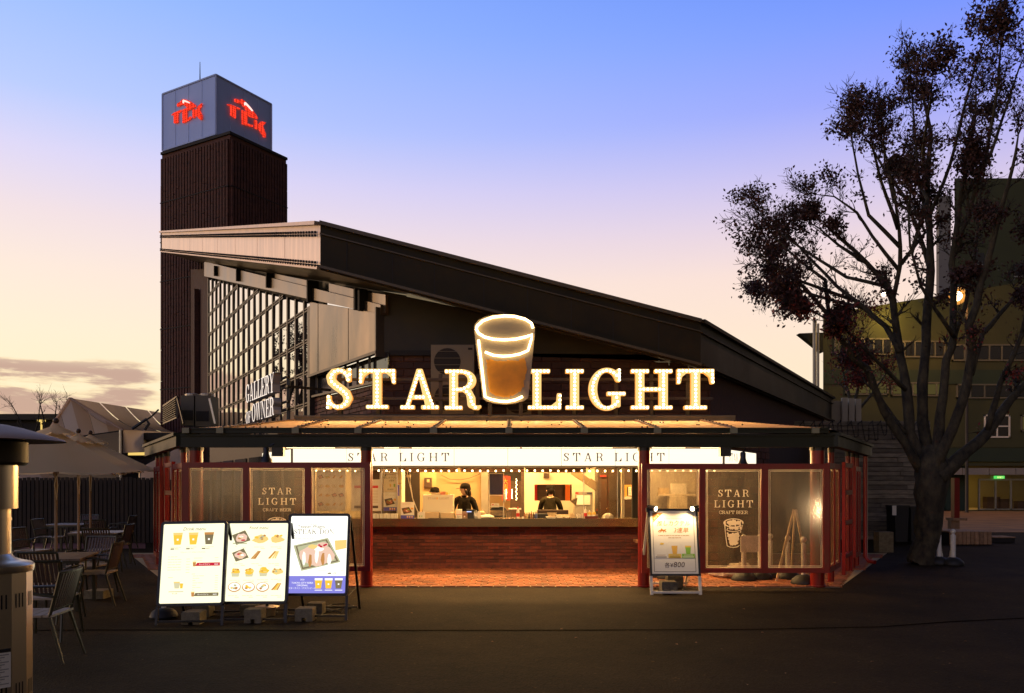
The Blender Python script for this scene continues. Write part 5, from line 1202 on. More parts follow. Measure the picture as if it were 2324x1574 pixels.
top = fr.p(0, -.03, -.015); k = top.z / v_.z; a, b = fr.p(-.015, -.03, -.015) - v_ * k * .86, fr.p(w + .015, -.03, -.015) - v_ * k * .86
for dv in (Vector(), Vector((0, .95, .02))): q = MB(); q.bar(a + dv, b + dv, .03, .033); q.build('crossbar', M['white'], t)
weight(1520, 1350, .235, .185, .22, 'mossy dark concrete block on the crossbar of the poster stand, nearer one', mat('mossy_concrete', (.10, .085, .055), .9, var=.4, scale=14, bump=.5)); weight(1533, 1336, .25, .19, .2, 'mossy dark concrete block behind the other on the poster stand', MC['mossy_concrete'])
cable([(1568, 1322, .15), (1560, 1334, .06), (1548, 1342, 0), (1535, 1345, 0)], 'thin black cable behind the poster stand')
for i, x in enumerate((.0, w)):
    c = thing('clip_lamp', ['black clip lamp on the left top corner of the poster stand', 'black clip lamp on the right top corner of the poster stand'][i], 'lamp', fr.p(x, h, 0))
    sx_ = 1 if i == 0 else -1
    a = fr.p(x - .03 * sx_, h + .07, .03); b = fr.p(x + .07 * sx_, h + .01, .12)
    q = MB(); q.tube([a, a * .4 + b * .6, b], [.022, .035, .050], 10); q.build('head', M['black'], c, smooth=40)
    q = MB(); q.tube([a, fr.p(x - .03 * sx_, h + .02, -.02)], .012, 5); q.ob(fr.p(x - .03 * sx_, h + .015, -.01), fr.u * .025, fr.v * .03, fr.n * .03); q.build('clamp', M['black'], c)
    q = MB(); bb = b + (b - a).normalized() * .004; q.lathe((0, 0, 0), [(.036, 0), (.036, .004)], 10); mt = (b - a).to_track_quat('Z', 'Y').to_matrix(); q.v = [tuple(bb + mt @ Vector(v)) for v in q.v]; q.build('bulb', glow('clip_bulb', (1, .72, .38), 20), c)
    lamp('clip_lamp_light', 'SPOT', b + fr.n * .07, 17, (1, .70, .36), .03, to=fr.p(x + .22 * sx_, h * .40, 0), angle=125)
# ------------------------------------------------------------------ people
def grow(joints, edges, root, sub=2):
    names = list(joints); me = bpy.data.meshes.new('g'); me.from_pydata([joints[n][0] for n in names], [(names.index(a), names.index(b)) for a, b in edges], [])
    o = bpy.data.objects.new('g', me); COL.objects.link(o)
    md = o.modifiers.new('s', 'SKIN'); md.use_smooth_shade = True
    for i, n in enumerate(names):
        sv = me.skin_vertices[0].data[i]; r = joints[n][1]; sv.radius = r if isinstance(r, tuple) else (r, r); sv.use_root = n == root
    ss = o.modifiers.new('u', 'SUBSURF'); ss.levels = sub; ss.render_levels = sub
    dg = bpy.context.evaluated_depsgraph_get(); out = bpy.data.meshes.new_from_object(o.evaluated_get(dg))
    bpy.data.objects.remove(o); bpy.data.meshes.remove(me)
    out.polygons.foreach_set('use_smooth', [True] * len(out.polygons)); return out
def person(label, base, hgt, face, head_turn, arms, shirt, lean=0., capped=True, long_hair=False, apron=False):
    """base on the floor; face = heading of the chest (0 looks at the camera, +90 towards +X); arms: two lists of elbow / wrist offsets in body space (x right of body seen from front, y forward, z)"""
    k = hgt / 1.70; rz = Matrix.Rotation(R(face), 3, 'Z'); B = Vector(base)
    def w(x, y, z):      # body space: y forward (towards the camera at face 0), x to the viewer's right
        v = Vector((x, -y, z)) * k; l = max(0, z - .95) * k * lean; return B + rz @ (v + Vector((0, -l, 0)))
    J = {'pel': (w(0, 0, .95), (.15 * k, .11 * k)), 'wai': (w(0, 0, 1.08), (.135 * k, .10 * k)), 'che': (w(0, 0, 1.28), (.155 * k, .115 * k)), 'nk0': (w(0, -.01, 1.41), (.10 * k, .075 * k)), 'nk': (w(0, 0, 1.47), .05 * k)}
    ht = Matrix.Rotation(R(head_turn), 3, 'Z')
    def hd(x, y, z): l = .6 * k * lean; c = B + rz @ Vector((0, -l, 1.59 * k)); return c + ht @ (Vector((x, -y, z)) * k)
    J['hd'] = (hd(0, -.005, -.02), (.078 * k, .088 * k)); J['top'] = (hd(0, -.012, .055), .070 * k); J['jaw'] = (hd(0, .050, -.075), .042 * k); J['nose'] = (hd(0, .100, -.015), .012 * k)
    J['brow'] = (hd(0, .068, .025), .035 * k)
    Ed = [('pel', 'wai'), ('wai', 'che'), ('che', 'nk0'), ('nk0', 'nk'), ('nk', 'hd'), ('hd', 'top'), ('hd', 'jaw'), ('hd', 'brow'), ('brow', 'nose')]
    for s, nm in ((-1, 'l'), (1, 'r')):
        J['hip' + nm] = (w(s * .09, 0, .86), .085 * k); J['kn' + nm] = (w(s * .10, .02, .49), .055 * k); J['an' + nm] = (w(s * .10, -.01, .09), .038 * k); J['to' + nm] = (w(s * .115, .15, .035), .03 * k)
        Ed += [('pel', 'hip' + nm), ('hip' + nm, 'kn' + nm), ('kn' + nm, 'an' + nm), ('an' + nm, 'to' + nm)]
        e, h_ = arms[0 if s < 0 else 1]
        J['sh' + nm] = (w(s * .175, -.01, 1.375), .062 * k); J['el' + nm] = (w(*e), .042 * k); J['wr' + nm] = (w(*h_), .027 * k)
        d = (J['wr' + nm][0] - J['el' + nm][0]).normalized(); J['pa' + nm] = (J['wr' + nm][0] + d * .07 * k, .032 * k)
        Ed += [('nk0', 'sh' + nm), ('sh' + nm, 'el' + nm), ('el' + nm, 'wr' + nm), ('wr' + nm, 'pa' + nm)]
        side = d.cross(UZ).normalized() if d.cross(UZ).length > .1 else Vector((1, 0, 0))
        for f in range(4):
            p0 = J['pa' + nm][0] + side * (.022 * (f - 1.5)) * k; p1 = p0 + (d * .045 - UZ * .012) * k * (1, 1.1, 1.05, .85)[f]; p2 = p1 + (d * .025 - UZ * .025) * k
            J[f'f{f}{nm}a'] = (p0 + d * .02 * k, .0095 * k); J[f'f{f}{nm}b'] = (p1, .0085 * k); J[f'f{f}{nm}c'] = (p2, .007 * k)
            Ed += [('pa' + nm, f'f{f}{nm}a'), (f'f{f}{nm}a', f'f{f}{nm}b'), (f'f{f}{nm}b', f'f{f}{nm}c')]
        J['t' + nm] = (J['wr' + nm][0] + (d * .05 + side * .05 * s) * k, .010 * k); J['t2' + nm] = (J['wr' + nm][0] + (d * .085 + side * .055 * s) * k, .009 * k)
        Ed += [('wr' + nm, 't' + nm), ('t' + nm, 't2' + nm)]
    me = grow(J, Ed, 'pel'); me.materials.append(M['skin']); bod = link('person', me); tag(bod, label, 'person')
    # shirt and trousers a little outside the body
    keep = ['pel', 'wai', 'che', 'nk0'] + [a + b for b in 'lr' for a in ('sh', 'el', 'wr')]
    J2 = {n: (J[n][0], tuple(x + .016 * k for x in J[n][1]) if isinstance(J[n][1], tuple) else J[n][1] + .016 * k) for n in keep}
    J2['nk0'] = (J2['nk0'][0], (.105 * k, .085 * k))
    m2 = grow(J2, [e for e in Ed if e[0] in keep and e[1] in keep], 'pel'); m2.materials.append(shirt); link('shirt', m2, bod)
    kp = ['pel'] + [a + b for b in 'lr' for a in ('hip', 'kn', 'an')]
    m3 = grow({n: (J[n][0], tuple(x + .012 for x in J[n][1]) if isinstance(J[n][1], tuple) else J[n][1] + .014) for n in kp}, [e for e in Ed if e[0] in kp and e[1] in kp], 'pel', 1); m3.materials.append(M['hair']); link('trousers', m3, bod)
    q = MB()      # collar
    c = w(0, 0, 1.445); q.lathe((0, 0, 0), [(.085 * k, -.02), (.072 * k, .03), (.066 * k, .03), (.078 * k, -.02)], 12); q.v = [tuple(c + Vector(v)) for v in q.v]; q.build('collar', shirt, bod, smooth=True)
    c = hd(0, -.01, 0); rt = ht.to_4x4()
    def place(q): q.v = [tuple(c + ht @ Vector((v[0] * k, v[1] * k, v[2] * k))) for v in q.v]
    q = MB(); q.ball((0, .028, .026), .102, 14, 8); q.v = [(x * .90, y * 1.02, z * 1.02) for x, y, z in q.v if True]
    # hair: back and sides of the skull
    q.v = [(x, y if y > .0 else y * .25, z) for x, y, z in q.v]
    if long_hair: q.tube([(0, .085, -.03), (.0, .10, -.10), (.0, .105, -.17)], [.05, .045, .02], 8)
    for s in (-1, 1): q.tube([(s * .075, .02, .0), (s * .078, .03, -.06), (s * .07, .05, -.11)], [.03, .03, .012], 6)
    place(q); q.build('hair', M['hair'], bod, smooth=True)
    q = MB()
    for s in (-1, 1): q.ball((s * .035, -.083, -.002), .009, 6, 4)
    place(q); q.build('eyes', M['hair'], bod, smooth=True)
    q = MB(); q.tube([(-.024, -.083, -.068), (0, -.093, -.066), (.024, -.083, -.068)], .006, 5); place(q); q.build('mouth', mat('lips', (.38, .12, .09), .5), bod)
    q = MB()
    for s in (-1, 1): q.tube([(s * .083, .008, .018), (s * .094, .016, .0), (s * .084, .008, -.03)], .012, 5)
    place(q); q.build('ears', M['skin'], bod, smooth=True)
    if capped:
        q = MB(); pr = [(.105, .030), (.112, .045), (.110, .08), (.094, .118), (.055, .145), (.012, .152)]; q.lathe((0, .006, 0), pr, 16); q.v = [(x * .92, y * 1.06, z) for x, y, z in q.v]
        br_ = [(.085 * math.cos(a), -.07 - .115 * math.sin(a) * 1.0, .040 - .018 * math.sin(a)) for a in [math.pi * i / 8 for i in range(9)]]
        q.prism([Vector(v) for v in br_], (0, 0, .010)); place(q); q.build('cap', M['capm'], bod, smooth=40)
    return bod
pA = P(1054, 1175, 16.75)
person('server in a dark polo shirt and peaked cap turned sideways behind the counter', (pA.x, 16.75, .012), 1.63, 0, -82, [[(-.27, .02, 1.12), (-.20, .20, .98)], [(.27, .02, 1.12), (.20, .20, .98)]], M['shirt'], long_hair=True)
pB = P(1248, 1175, 17.3)
person('cook in an olive jacket seen from behind, working at the kitchen hatch', (pB.x, 17.25, .012), 1.60, 172, 190, [[(-.25, .12, 1.14), (-.16, .36, 1.10)], [(.25, .12, 1.14), (.14, .36, 1.12)]], M['jacket'], lean=.16)
pC = P(986, 1175, 17.2)
person('worker whose dark cap shows above the white counter board', (pC.x, 17.2, .012), 1.55, 10, -30, [[(-.24, .05, 1.10), (-.15, .22, .98)], [(.24, .05, 1.10), (.16, .2, .98)]], M['shirt'])

# ------------------------------------------------------------------ things on and behind the counter
def obx(name, label, cat, px0, px1, py0, py1, d, th, m, group=None, print_=None):
    """a box standing on the counter, seen from px0..px1 and from py0 (top) to its foot"""
    a, b = P(px0, py1, d), P(px1, py0, d); z0 = a.z if py1 is not None else CT
    q = MB(); q.box(a.x, b.x, d, d + th, z0, b.z); o = q.build(name, m); tag(o, label, cat, group)
    if print_:
        fr = Fr((a.x, d, z0), UX, UZ, NY); q = MB(); print_(q, fr, b.x - a.x, b.z - z0); q.build('print', PRN, o)
    return o
def base_y(d): return HY - (CT - CAMZ) * FPX / d
def steakflyer(q, fr, w, h):
    rect(q, fr, 0, 0, w, h * .2, .002, 7)
    for k in range(3): cup(q, fr, w * (.5 + .17 * k), h * .04, w * .1, h * .12, 4, 6, .003)
    q.poly([fr.p(w * x, h * y, .002) for x, y in ((.06, .62), (.62, .70), (.86, .38), (.22, .27))], 5); blob(q, fr, w * .46, h * .48, w * .26, h * .13, rf_, .003, 0)
    for k in range(6): blob(q, fr, w * rf_.uniform(.3, .6), h * rf_.uniform(.42, .56), w * .07, h * .04, rf_, .004 + .0002 * k, (1, 8, 1, 6, 0, 3)[k], 7)
    blob(q, fr, w * .85, h * .60, w * .1, h * .07, rf_, .002, 4); lines(q, fr, w * .15, w * .8, h * .9, 2, h * .07, 11, h=h * .02)
def cocktail(q, fr, w, h):
    oline(q, fr, w * .06, h * .05, w * .94, h * .95, w * .012, .002, 10); q.poly([fr.p(w * .06, h * .95, .003), fr.p(w * .06, h * .78, .003), fr.p(w * .22, h * .95, .003)], 5)
    plain(q, fr, '推しカクテル', w * .5, h * .72, h * .13, .002, 5, True, .1); plain(q, fr, '3連単', w * .58, h * .57, h * .12, .002, 5, True, .1)
    cup(q, fr, w * .5, h * .27, w * .13, h * .16, 2, 9, .002); cup(q, fr, w * .8, h * .27, w * .13, h * .16, 3, 3, .002); plain(q, fr, '各¥800', w * .5, h * .1, h * .11, .002, 5, True)
def drinklist(q, fr, w, h):
    rect(q, fr, w * .62, h * .72, w * .95, h * .93, .002, 5)
    for y in (.52, .06): rect(q, fr, w * .1, h * y, w * .9, h * (y + .06), .002, 5 if y < .1 else 8)
    for k in range(9): rect(q, fr, w * .68, h * (.47 - k * .035), w * .9, h * (.478 - k * .035), .002, 12)
def foodlist(q, fr, w, h):
    for j in range(4):
        for i in range(4): dish(q, fr, w * (.15 + .235 * i), h * (.82 - .22 * j), w * .09, rf_.choice(('tray', 'dog', 'bowl', 'fry')), .002)
# posters hung on the glass left of the opening, seen clearly and through the frosted sheet
obx('menu_poster', 'pale food menu poster hung behind the frosted sheet beside the counter', 'poster', 718, 784, 1066, 1160, 15.9, .01, M['paper'], print_=foodlist)
obx('menu_poster', 'pale drink list poster cut off by the left counter column', 'poster', 797, 865, 1061, 1160, 15.92, .01, M['paper'], print_=drinklist)
obx('flyer', 'cream cocktail flyer hung at the left of the opening, upper of two', 'poster', 871, 901, 1075, 1117, 15.9, .008, mat('cream_paper', (.78, .66, .42), .7), print_=cocktail)
obx('flyer', 'white steak bowl flyer with a navy foot hung under the cocktail flyer', 'poster', 870.5, 900.5, 1117.6, 1160, 15.89, .008, M['paper'], print_=steakflyer)
obx('flyer', 'small steak bowl flyer standing on the counter', 'poster', 909.5, 940, 1140, base_y(15.7), 15.7, .012, M['paper'], print_=steakflyer)
cab = obx('cooler', 'tall cream cooler cabinet behind the flyers', 'cooler', 900, 911.5, 1067, 1175, 16.4, .5, M['cream'])
q = MB(); a, b = P(902, 1101, 16.39), P(906.5, 1126, 16.39); q.box(a.x, b.x, 16.385, 16.396, b.z, a.z); q.build('tape', M['blue'], cab)
q = MB(); a, b = P(900, 1098, 16.39), P(911.5, 1097, 16.39); q.box(a.x, b.x, 16.385, 16.396, a.z, b.z); q.build('trim', M['sauce'], cab)
for k in range(7):
    obx('bottle_crate', ['first', 'second', 'third', 'fourth', 'fifth', 'sixth', 'last'][k] + ' from the left of the pale bins lined up under the flyers', 'bin', 846 + 8.2 * k, 852.5 + 8.2 * k, 1166.5, base_y(15.8), 15.8 + (k % 2) * .02, .1, M['paper'], 'pale bins under the flyers')
bd = obx('counter_board', 'large cream board lettered STAR LIGHT standing on the counter', 'board', 959.6, 1028, 1123.5, base_y(15.95), 15.95, .35, mat('cream_board', (.80, .72, .52), .4))
a, b = P(959.6, 1176, 15.95), P(1028, 1123.5, 15.95); fr = Fr((a.x, 15.949, CT), UX, UZ, NY); q = MB(); hh = .040; W_ = b.x - a.x
serif(q, fr, 'STAR', W_ * .17, (b.z - CT) * .80, hh, 'book', 16, .28, .002, 0, 0, sxw=.9); serif(q, fr, 'LIGHT', W_ * .54, (b.z - CT) * .80, hh, 'book', 16, .28, .002, 0, 0, sxw=.9); cup(q, fr, W_ * .475, (b.z - CT) * .80, .03, .04, 1, 1, .002); q.build('lettering', [mat('board_ink', (.35, .20, .08), .7), M['amber']], bd)
obx('paper_bag', 'crumpled cream bag lying on top of the counter board', 'bag', 979, 998, 1119.5, 1123.4, 16.0, .2, M['card']); obx('snack_bag', 'red printed snack bag on top of the counter board', 'bag', 1000, 1010, 1116, 1123.4, 16.02, .12, mat('snack', (.72, .22, .10), .5)); obx('cup_stack', 'yellow carton on top of the counter board', 'carton', 1011, 1017, 1118.5, 1123.4, 16.02, .1, M['yellow'])
obx('flyer_stand', 'small white flyer stand beside the board', 'flyer stand', 947.5, 964, 1162, base_y(15.68), 15.68, .03, M['paper'], print_=lambda q, fr, w, h: (q.poly([fr.p(w * .05, h * .95, .002), fr.p(w * .05, h * .8, .002), fr.p(w * .18, h * .95, .002)], 5), blob(q, fr, w * .3, h * .35, w * .08, h * .12, rf_, .002, 3), blob(q, fr, w * .6, h * .35, w * .08, h * .12, rf_, .002, 3)))
obx('carton', 'wide kraft tray box in front of the board', 'carton', 964.5, 996.5, 1163, base_y(15.7), 15.7, .2, M['card']); obx('carton', 'square kraft box right of the wide tray box', 'carton', 1000.5, 1029, 1165, base_y(15.72), 15.72, .2, M['card'])
obx('tray', 'thin brown tray lying on the counter before the cartons', 'tray', 972, 1030, base_y(15.6) - 1.5, base_y(15.6), 15.6, .08, M['brown'])
obx('milk_carton', 'white carton with a red line in front of the server', 'carton', 1035, 1048, 1156.5, base_y(15.65), 15.65, .1, M['paper'], print_=lambda q, fr, w, h: (rect(q, fr, 0, h * .42, w, h * .47, .002, 8), lines(q, fr, w * .2, w * .8, h * .3, 3, h * .09, 5, h=h * .03)))
obx('photo_box', 'brown printed box beside the till', 'box', 1049, 1060.5, 1161.5, base_y(15.66), 15.66, .08, mat('photo_box', (.34, .20, .12), .6), print_=lambda q, fr, w, h: (blob(q, fr, w * .5, h * .4, w * .35, h * .25, rf_, .002, 0), rect(q, fr, w * .3, h * .2, w * .6, h * .4, .003, 6)))
tl_ = obx('till', 'black till with a lit blue display strip in front of the server', 'till', 1061, 1075.5, 1158, base_y(15.66), 15.66, .2, M['black'])
a, b = P(1059, 1163, 15.63), P(1070, 1160.8, 15.63); q = MB(); q.box(a.x, b.x, 15.62, 15.645, a.z, b.z); q.build('display', M['scr'], tl_)
q = MB(); a, b = P(1070, 1158.5, 15.6), P(1076, 1157, 15.6); q.box(a.x - .1, b.x, 15.62, 15.8, a.z, b.z); q.build('lid', M['black'], tl_)
def lump(name, label, cat, px, d, rx, rz, m, ry=None, n=9, group=None, z=None, j=.18):
    c = P(px, 0, d); c.z = (CT if z is None else z) + .002; rg = random.Random(int(px * 10)); q = MB(); q.ball((0, 0, 0), 1, n, 5)
    q.v = [(c.x + x * rx * (1 + rg.uniform(-j, j)), c.y + y * (ry or rx) * (1 + rg.uniform(-j, j)), c.z + max(0, (zz_ + .75)) * rz * (1 + rg.uniform(-j, j)) / 1.75) for x, y, zz_ in q.v]
    return tag(q.build(name, m, smooth=True), label, cat, group)
lump('flower', 'small white flower bunch right of the till', 'flowers', 1080, 15.68, .05, .13, M['paper'], n=7, j=.4); obx('spray_bottle', 'white spray bottle right of the till', 'bottle', 1084, 1091, 1161, base_y(15.62), 15.62, .06, M['white'])
lump('towel', 'crumpled white towel lying on the counter', 'towel', 1104, 15.75, .16, .07, M['white']); lump('basket', 'brown basket of white packets behind the towel', 'basket', 1094, 16.1, .08, .14, M['card'])
# appliances behind the counter, seen between the shield posts
rk_ = thing('wire_rack', 'white wire rack with a navy cloth hung on its front', 'rack', P(1126, 1170, 16.5))
q = MB(); a, b = P(1111.5, 1123, 16.5), P(1141.5, 1077, 16.5); n_ = 5
vs = [(a.x + (b.x - a.x) * i / n_, 16.47 + .02 * math.sin(i * 2.1 + j), a.z + (b.z - a.z) * j / 4) for j in range(5) for i in range(n_ + 1)]; q.add(vs, [(j * (n_ + 1) + i, j * (n_ + 1) + i + 1, (j + 1) * (n_ + 1) + i + 1, (j + 1) * (n_ + 1) + i) for j in range(4) for i in range(n_)]); q.build('cloth', M['navy'], rk_, smooth=True)
for px in (1110.5, 1143):
    q = MB(); q.bar(P(px, 1180, 16.5), P(px, 1074, 16.5), .02, .02); q.bar(P(px, 1180, 16.9), P(px, 1074, 16.9), .02, .02); q.build('upright', M['white'], rk_)
for py in (1075, 1125, 1150): 
    for dd in (16.5, 16.9): q = MB(); q.bar(P(1110, py, dd), P(1143, py, dd), .015, .015); q.build('shelf_rail', M['white'], rk_)
tag(slab('banner', 1139, 1158, 1081, 1136, 17.6, .01, M['banner']), 'tall red banner with gold characters beside the navy cloth', 'banner')
o = bpy.data.objects['banner']; a, b = P(1139, 1136, 17.59), P(1158, 1081, 17.59); fr = Fr((a.x, 17.589, a.z), UX, UZ, NY); q = MB()
for i, ch in enumerate('大吉祭'): plain(q, fr, ch, (b.x - a.x) * .42, (b.z - a.z) * (.70 - .22 * i), .12, .003, 0, True)
q.build('lettering', M['gold'], o)
for k, px in enumerate((1149, 1162, 1172)):
    t = thing('string_lights', ['string of tiny lights hanging before the red banner', 'string of tiny lights hanging in the dark alcove, middle one', 'string of tiny lights tangled beside the brown pillar'][k], 'string lights', P(px, 1090, 17.5))
    ys_ = [1088 + 3.1 * i for i in range((9, 16, 16)[k])] if k == 2 else [1112 + 2.8 * i for i in range((8, 8, 8)[k])]
    pts = [P(px + (1.2 * math.sin(i * 1.9) if k == 2 else .3 * math.sin(i)), y, 17.5) for i, y in enumerate(ys_)]
    q = MB(); q.tube(pts, .004, 4); q.build('cable', M['wire'], t); q = MB()
    for p in pts: q.ball(p, .011, 5, 3)
    q.build('bulb', M['string_lit'], t, kind='stuff')
ts = thing('toaster', 'grey steel toaster oven standing under the navy cloth', 'toaster', P(1130, 1172, 16.6))
q = MB(); a, b = P(1112.5, 1172, 16.6), P(1148, 1158, 16.6); q.box(a.x, b.x, 16.6, 17.0, CT - .02, b.z); q.build('body', M['steel'], ts)
q = MB(); q.prism([(a.x - .02, 16.6, b.z), (b.x + .02, 16.6, b.z), (b.x - .05, 16.6, b.z + .07), (a.x + .08, 16.6, b.z + .08)], (0, .4, 0)); q.build('lid', M['black'], ts); q = MB(); q.box(a.x, b.x, 16.58, 16.6, CT - .0, CT + .02); q.build('rim', M['black'], ts)
obx('notice', 'small printed notice leaning on the wire rack', 'notice', 1115, 1133, 1143, 1152, 16.45, .01, M['paper'], print_=lambda q, fr, w, h: (rect(q, fr, w * .1, h * .5, w * .3, h * .8, .002, 8), lines(q, fr, w * .4, w * .9, h * .6, 2, h * .25, 12, h=h * .1)))
obx('tray', 'white tray set on the steel canister', 'tray', 1154, 1183, 1154.5, 1157.5, 16.45, .25, M['white']); obx('canister', 'steel canister left of the red capped sauce bottle', 'canister', 1149, 1160, 1158.5, 1178, 16.4, .15, M['steel'])
lump('cloth', 'hanging white cloth between the navy cloth and the red banner', 'cloth', 1145, 16.45, .035, .24, M['white'], z=P(0, 1141, 16.45).z)
def bottle(label, px, d, r, h, m, capm, lab=None, pump=False, group=None):
    c = P(px, 0, d); c.z = CT + .002; t = thing('bottle', label, 'bottle', c, group)
    q = MB(); q.lathe(c, [(r, 0), (r * 1.02, h * .1), (r, h * .58), (r * .75, h * .70), (r * .38, h * .78)], 12); q.build('body', m, t, smooth=40)
    q = MB(); q.lathe(c, [(r * .45, h * .78), (r * .42, h * .86), (r * .18, h * 1.0)] if not pump else [(r * .3, h * .78), (r * .15, h * .9), (r * .15, h * .96), (r * .5, h * .97), (r * .5, h)], 10); q.build('cap', capm, t, smooth=40)
    if lab: q = MB(); q.lathe(c, [(r * 1.035, h * .15), (r * 1.035, h * .45)], 12); q.build('label', lab, t, smooth=40)
bottle('white sauce bottle with a red cap left of the spice jars', 1175.5, 15.66, .032, .235, M['white'], M['sauce'], M['sauce'])
bottle('white pump bottle left of the mustard bottles', 1329, 15.68, .030, .235, M['white'], M['white'], M['sauce'], True)
bottle('yellow mustard bottle nearer the pump bottle', 1337.8, 15.68, .040, .165, M['yellow'], M['white'], M['paper']); bottle('yellow mustard bottle right of its twin on the red tray', 1348.2, 15.68, .040, .165, M['yellow'], M['white'], M['paper'])
bottle('slim dark sauce bottle at the end of the red tray', 1355, 15.70, .016, .19, M['brown'], M['sauce'], M['paper'])
a, b = P(1326.8, 1184, 15.6), P(1357.5, 1178.2, 15.6); q = MB(); q.box(a.x, b.x, 15.58, 15.63, CT + .002, CT + .05); q.box(a.x, b.x, 15.63, 15.80, CT + .001, CT + .003); tag(q.build('tray', mat('red_tray', (.13, .02, .012), .4)), 'dark red tray holding the sauce bottles', 'tray')
for k, px in enumerate((1191, 1196, 1201, 1206, 1211)): bottle(['small spice jar nearest the brown pillar', 'small spice jar with a pale lid', 'small glass spice jar in the middle of five', 'small jar with dark contents', 'small jar next to the blue cup'][k], px, 15.8 + .06 * (k % 2), .02, .12 + .02 * (k % 2), (M['foodA'], M['card'], M['brown'], M['foodA'], M['brown'])[k], (M['steel'], M['white'], M['steel'], M['sauce'], M['steel'])[k], group='spice jars on the counter')
bottle('short blue paper cup right of the spice jars', 1216.5, 15.8, .028, .13, mat('blue_cup', (.05, .09, .25), .5), M['black'])
obx('tub', 'small pale tub beside the sauce bottle', 'tub', 1185, 1189.5, 1173, base_y(15.64), 15.64, .05, M['paper'])
obx('black_tray', 'long black tray behind the white bowl', 'tray', 1220, 1262, 1167, base_y(16.0), 16.0, .2, M['black']); obx('shelf_box', 'brown shelf board behind the black tray', 'shelf', 1220, 1290, 1158.5, 1168, 16.5, .3, M['brown'])
t = thing('bowl', 'white square bowl holding wooden forks', 'bowl', P(1251, 1183, 15.62)); a, b = P(1239, 1183, 15.6), P(1263, 1173.5, 15.6); z1 = b.z
q = MB(); q.hexa([(a.x + .03, 15.58, CT + .002), (b.x - .03, 15.58, CT + .002), (b.x - .03, 15.75, CT + .002), (a.x + .03, 15.75, CT + .002), (a.x, 15.56, z1), (b.x, 15.56, z1), (b.x, 15.78, z1), (a.x, 15.78, z1)]); q.build('body', M['white'], t)
rng = random.Random(6); sticks = MB()
for k in range(9): x = a.x + .07 + .012 * k; sticks.bar((x, 15.66, z1 - .02), (x + .02 * (k - 4) * .5, 15.68, z1 + .08), .012, .006)
tag(sticks.build('wooden_forks', M['card'], kind='stuff'), 'bundle of wooden forks standing in the white bowl', 'forks')
for k, (x0, x1, lab) in enumerate(((1265, 1278.5, 'small dark tray of white napkins'), (1280, 1294, 'small dark tray of creamer cups'), (1295.5, 1309, 'small dark tray of wooden stirrers'), (1310.5, 1324, 'small dark tray of wrapped straws'))):
    a, b = P(x0, 1183, 15.6), P(x1, 1176.5, 15.6); t = thing('condiment_tray', lab, 'tray', a); q = MB(); q.hexa([(a.x + .01, 15.58, CT + .002), (b.x - .01, 15.58, CT + .002), (b.x - .01, 15.72, CT + .002), (a.x + .01, 15.72, CT + .002), (a.x, 15.57, b.z), (b.x, 15.57, b.z), (b.x, 15.73, b.z), (a.x, 15.73, b.z)]); q.build('body', M['brown'], t)
    q = MB(); w_ = b.x - a.x
    if k == 0: q.prism([(a.x, 15.62, b.z), (b.x - .01, 15.62, b.z), (b.x - .03, 15.62, b.z + .06), (a.x + .06, 15.62, b.z + .02), (a.x - .03, 15.62, b.z + .08)], (0, .05, 0))
    elif k == 1:
        for i in range(7): q.ball((a.x + rng.uniform(.02, w_ - .02), 15.62 + rng.uniform(0, .06), b.z + rng.uniform(0, .02)), .018, 6, 4)
    else:
        for i in range(14): x = a.x + w_ * (i + .5) / 14; q.bar((x, 15.65, b.z - .02), (x + (-.04 if k == 2 else rng.uniform(-.03, .03)), 15.65 + rng.uniform(-.03, .03), b.z + rng.uniform(.05, .10)), .010, .006)
    q.build('contents', (M['white'], M['white'], M['card'], M['paper'])[k], t, kind='stuff')
om = thing('fry_warmer', 'grey steel serving machine with a white paper sheet taped to it', 'machine', P(1322, 1165, 17.2))
a, b = P(1302, 1165, 17.2), P(1345, 1117, 17.2); q = MB(); q.prism([(a.x, 17.2, CT - .05), (b.x, 17.2, CT - .05), (b.x, 17.2, b.z), (a.x + .08, 17.2, b.z)], (0, .5, 0)); q.build('body', M['grey'], om)
q = MB(); q.prism([(a.x - .06, 17.18, CT + .30), (a.x + .05, 17.18, CT + .20), (a.x + .08, 17.18, CT + .38)], (0, .3, 0)); q.build('spout', M['steel'], om); c, e = P(1308.5, 1146, 17.19), P(1339.5, 1124.5, 17.19); q = MB(); q.box(c.x, e.x, 17.185, 17.195, c.z, e.z); q.build('paper_sheet', M['paper'], om)
q = MB(); blob(q, Fr((0, 17.19, 0), UX, UZ, NY), P(1309.5, 0, 17.19).x, P(0, 1119.6, 17.19).z, .035, .02, rf_, .004, 0, 14, 0); q.build('badge', M['sauce'], om); c, e = P(1332, 1121, 17.19), P(1343.5, 1118.5, 17.19); q = MB(); q.box(c.x, e.x, 17.185, 17.195, c.z, e.z); q.build('badge', M['navy'], om)
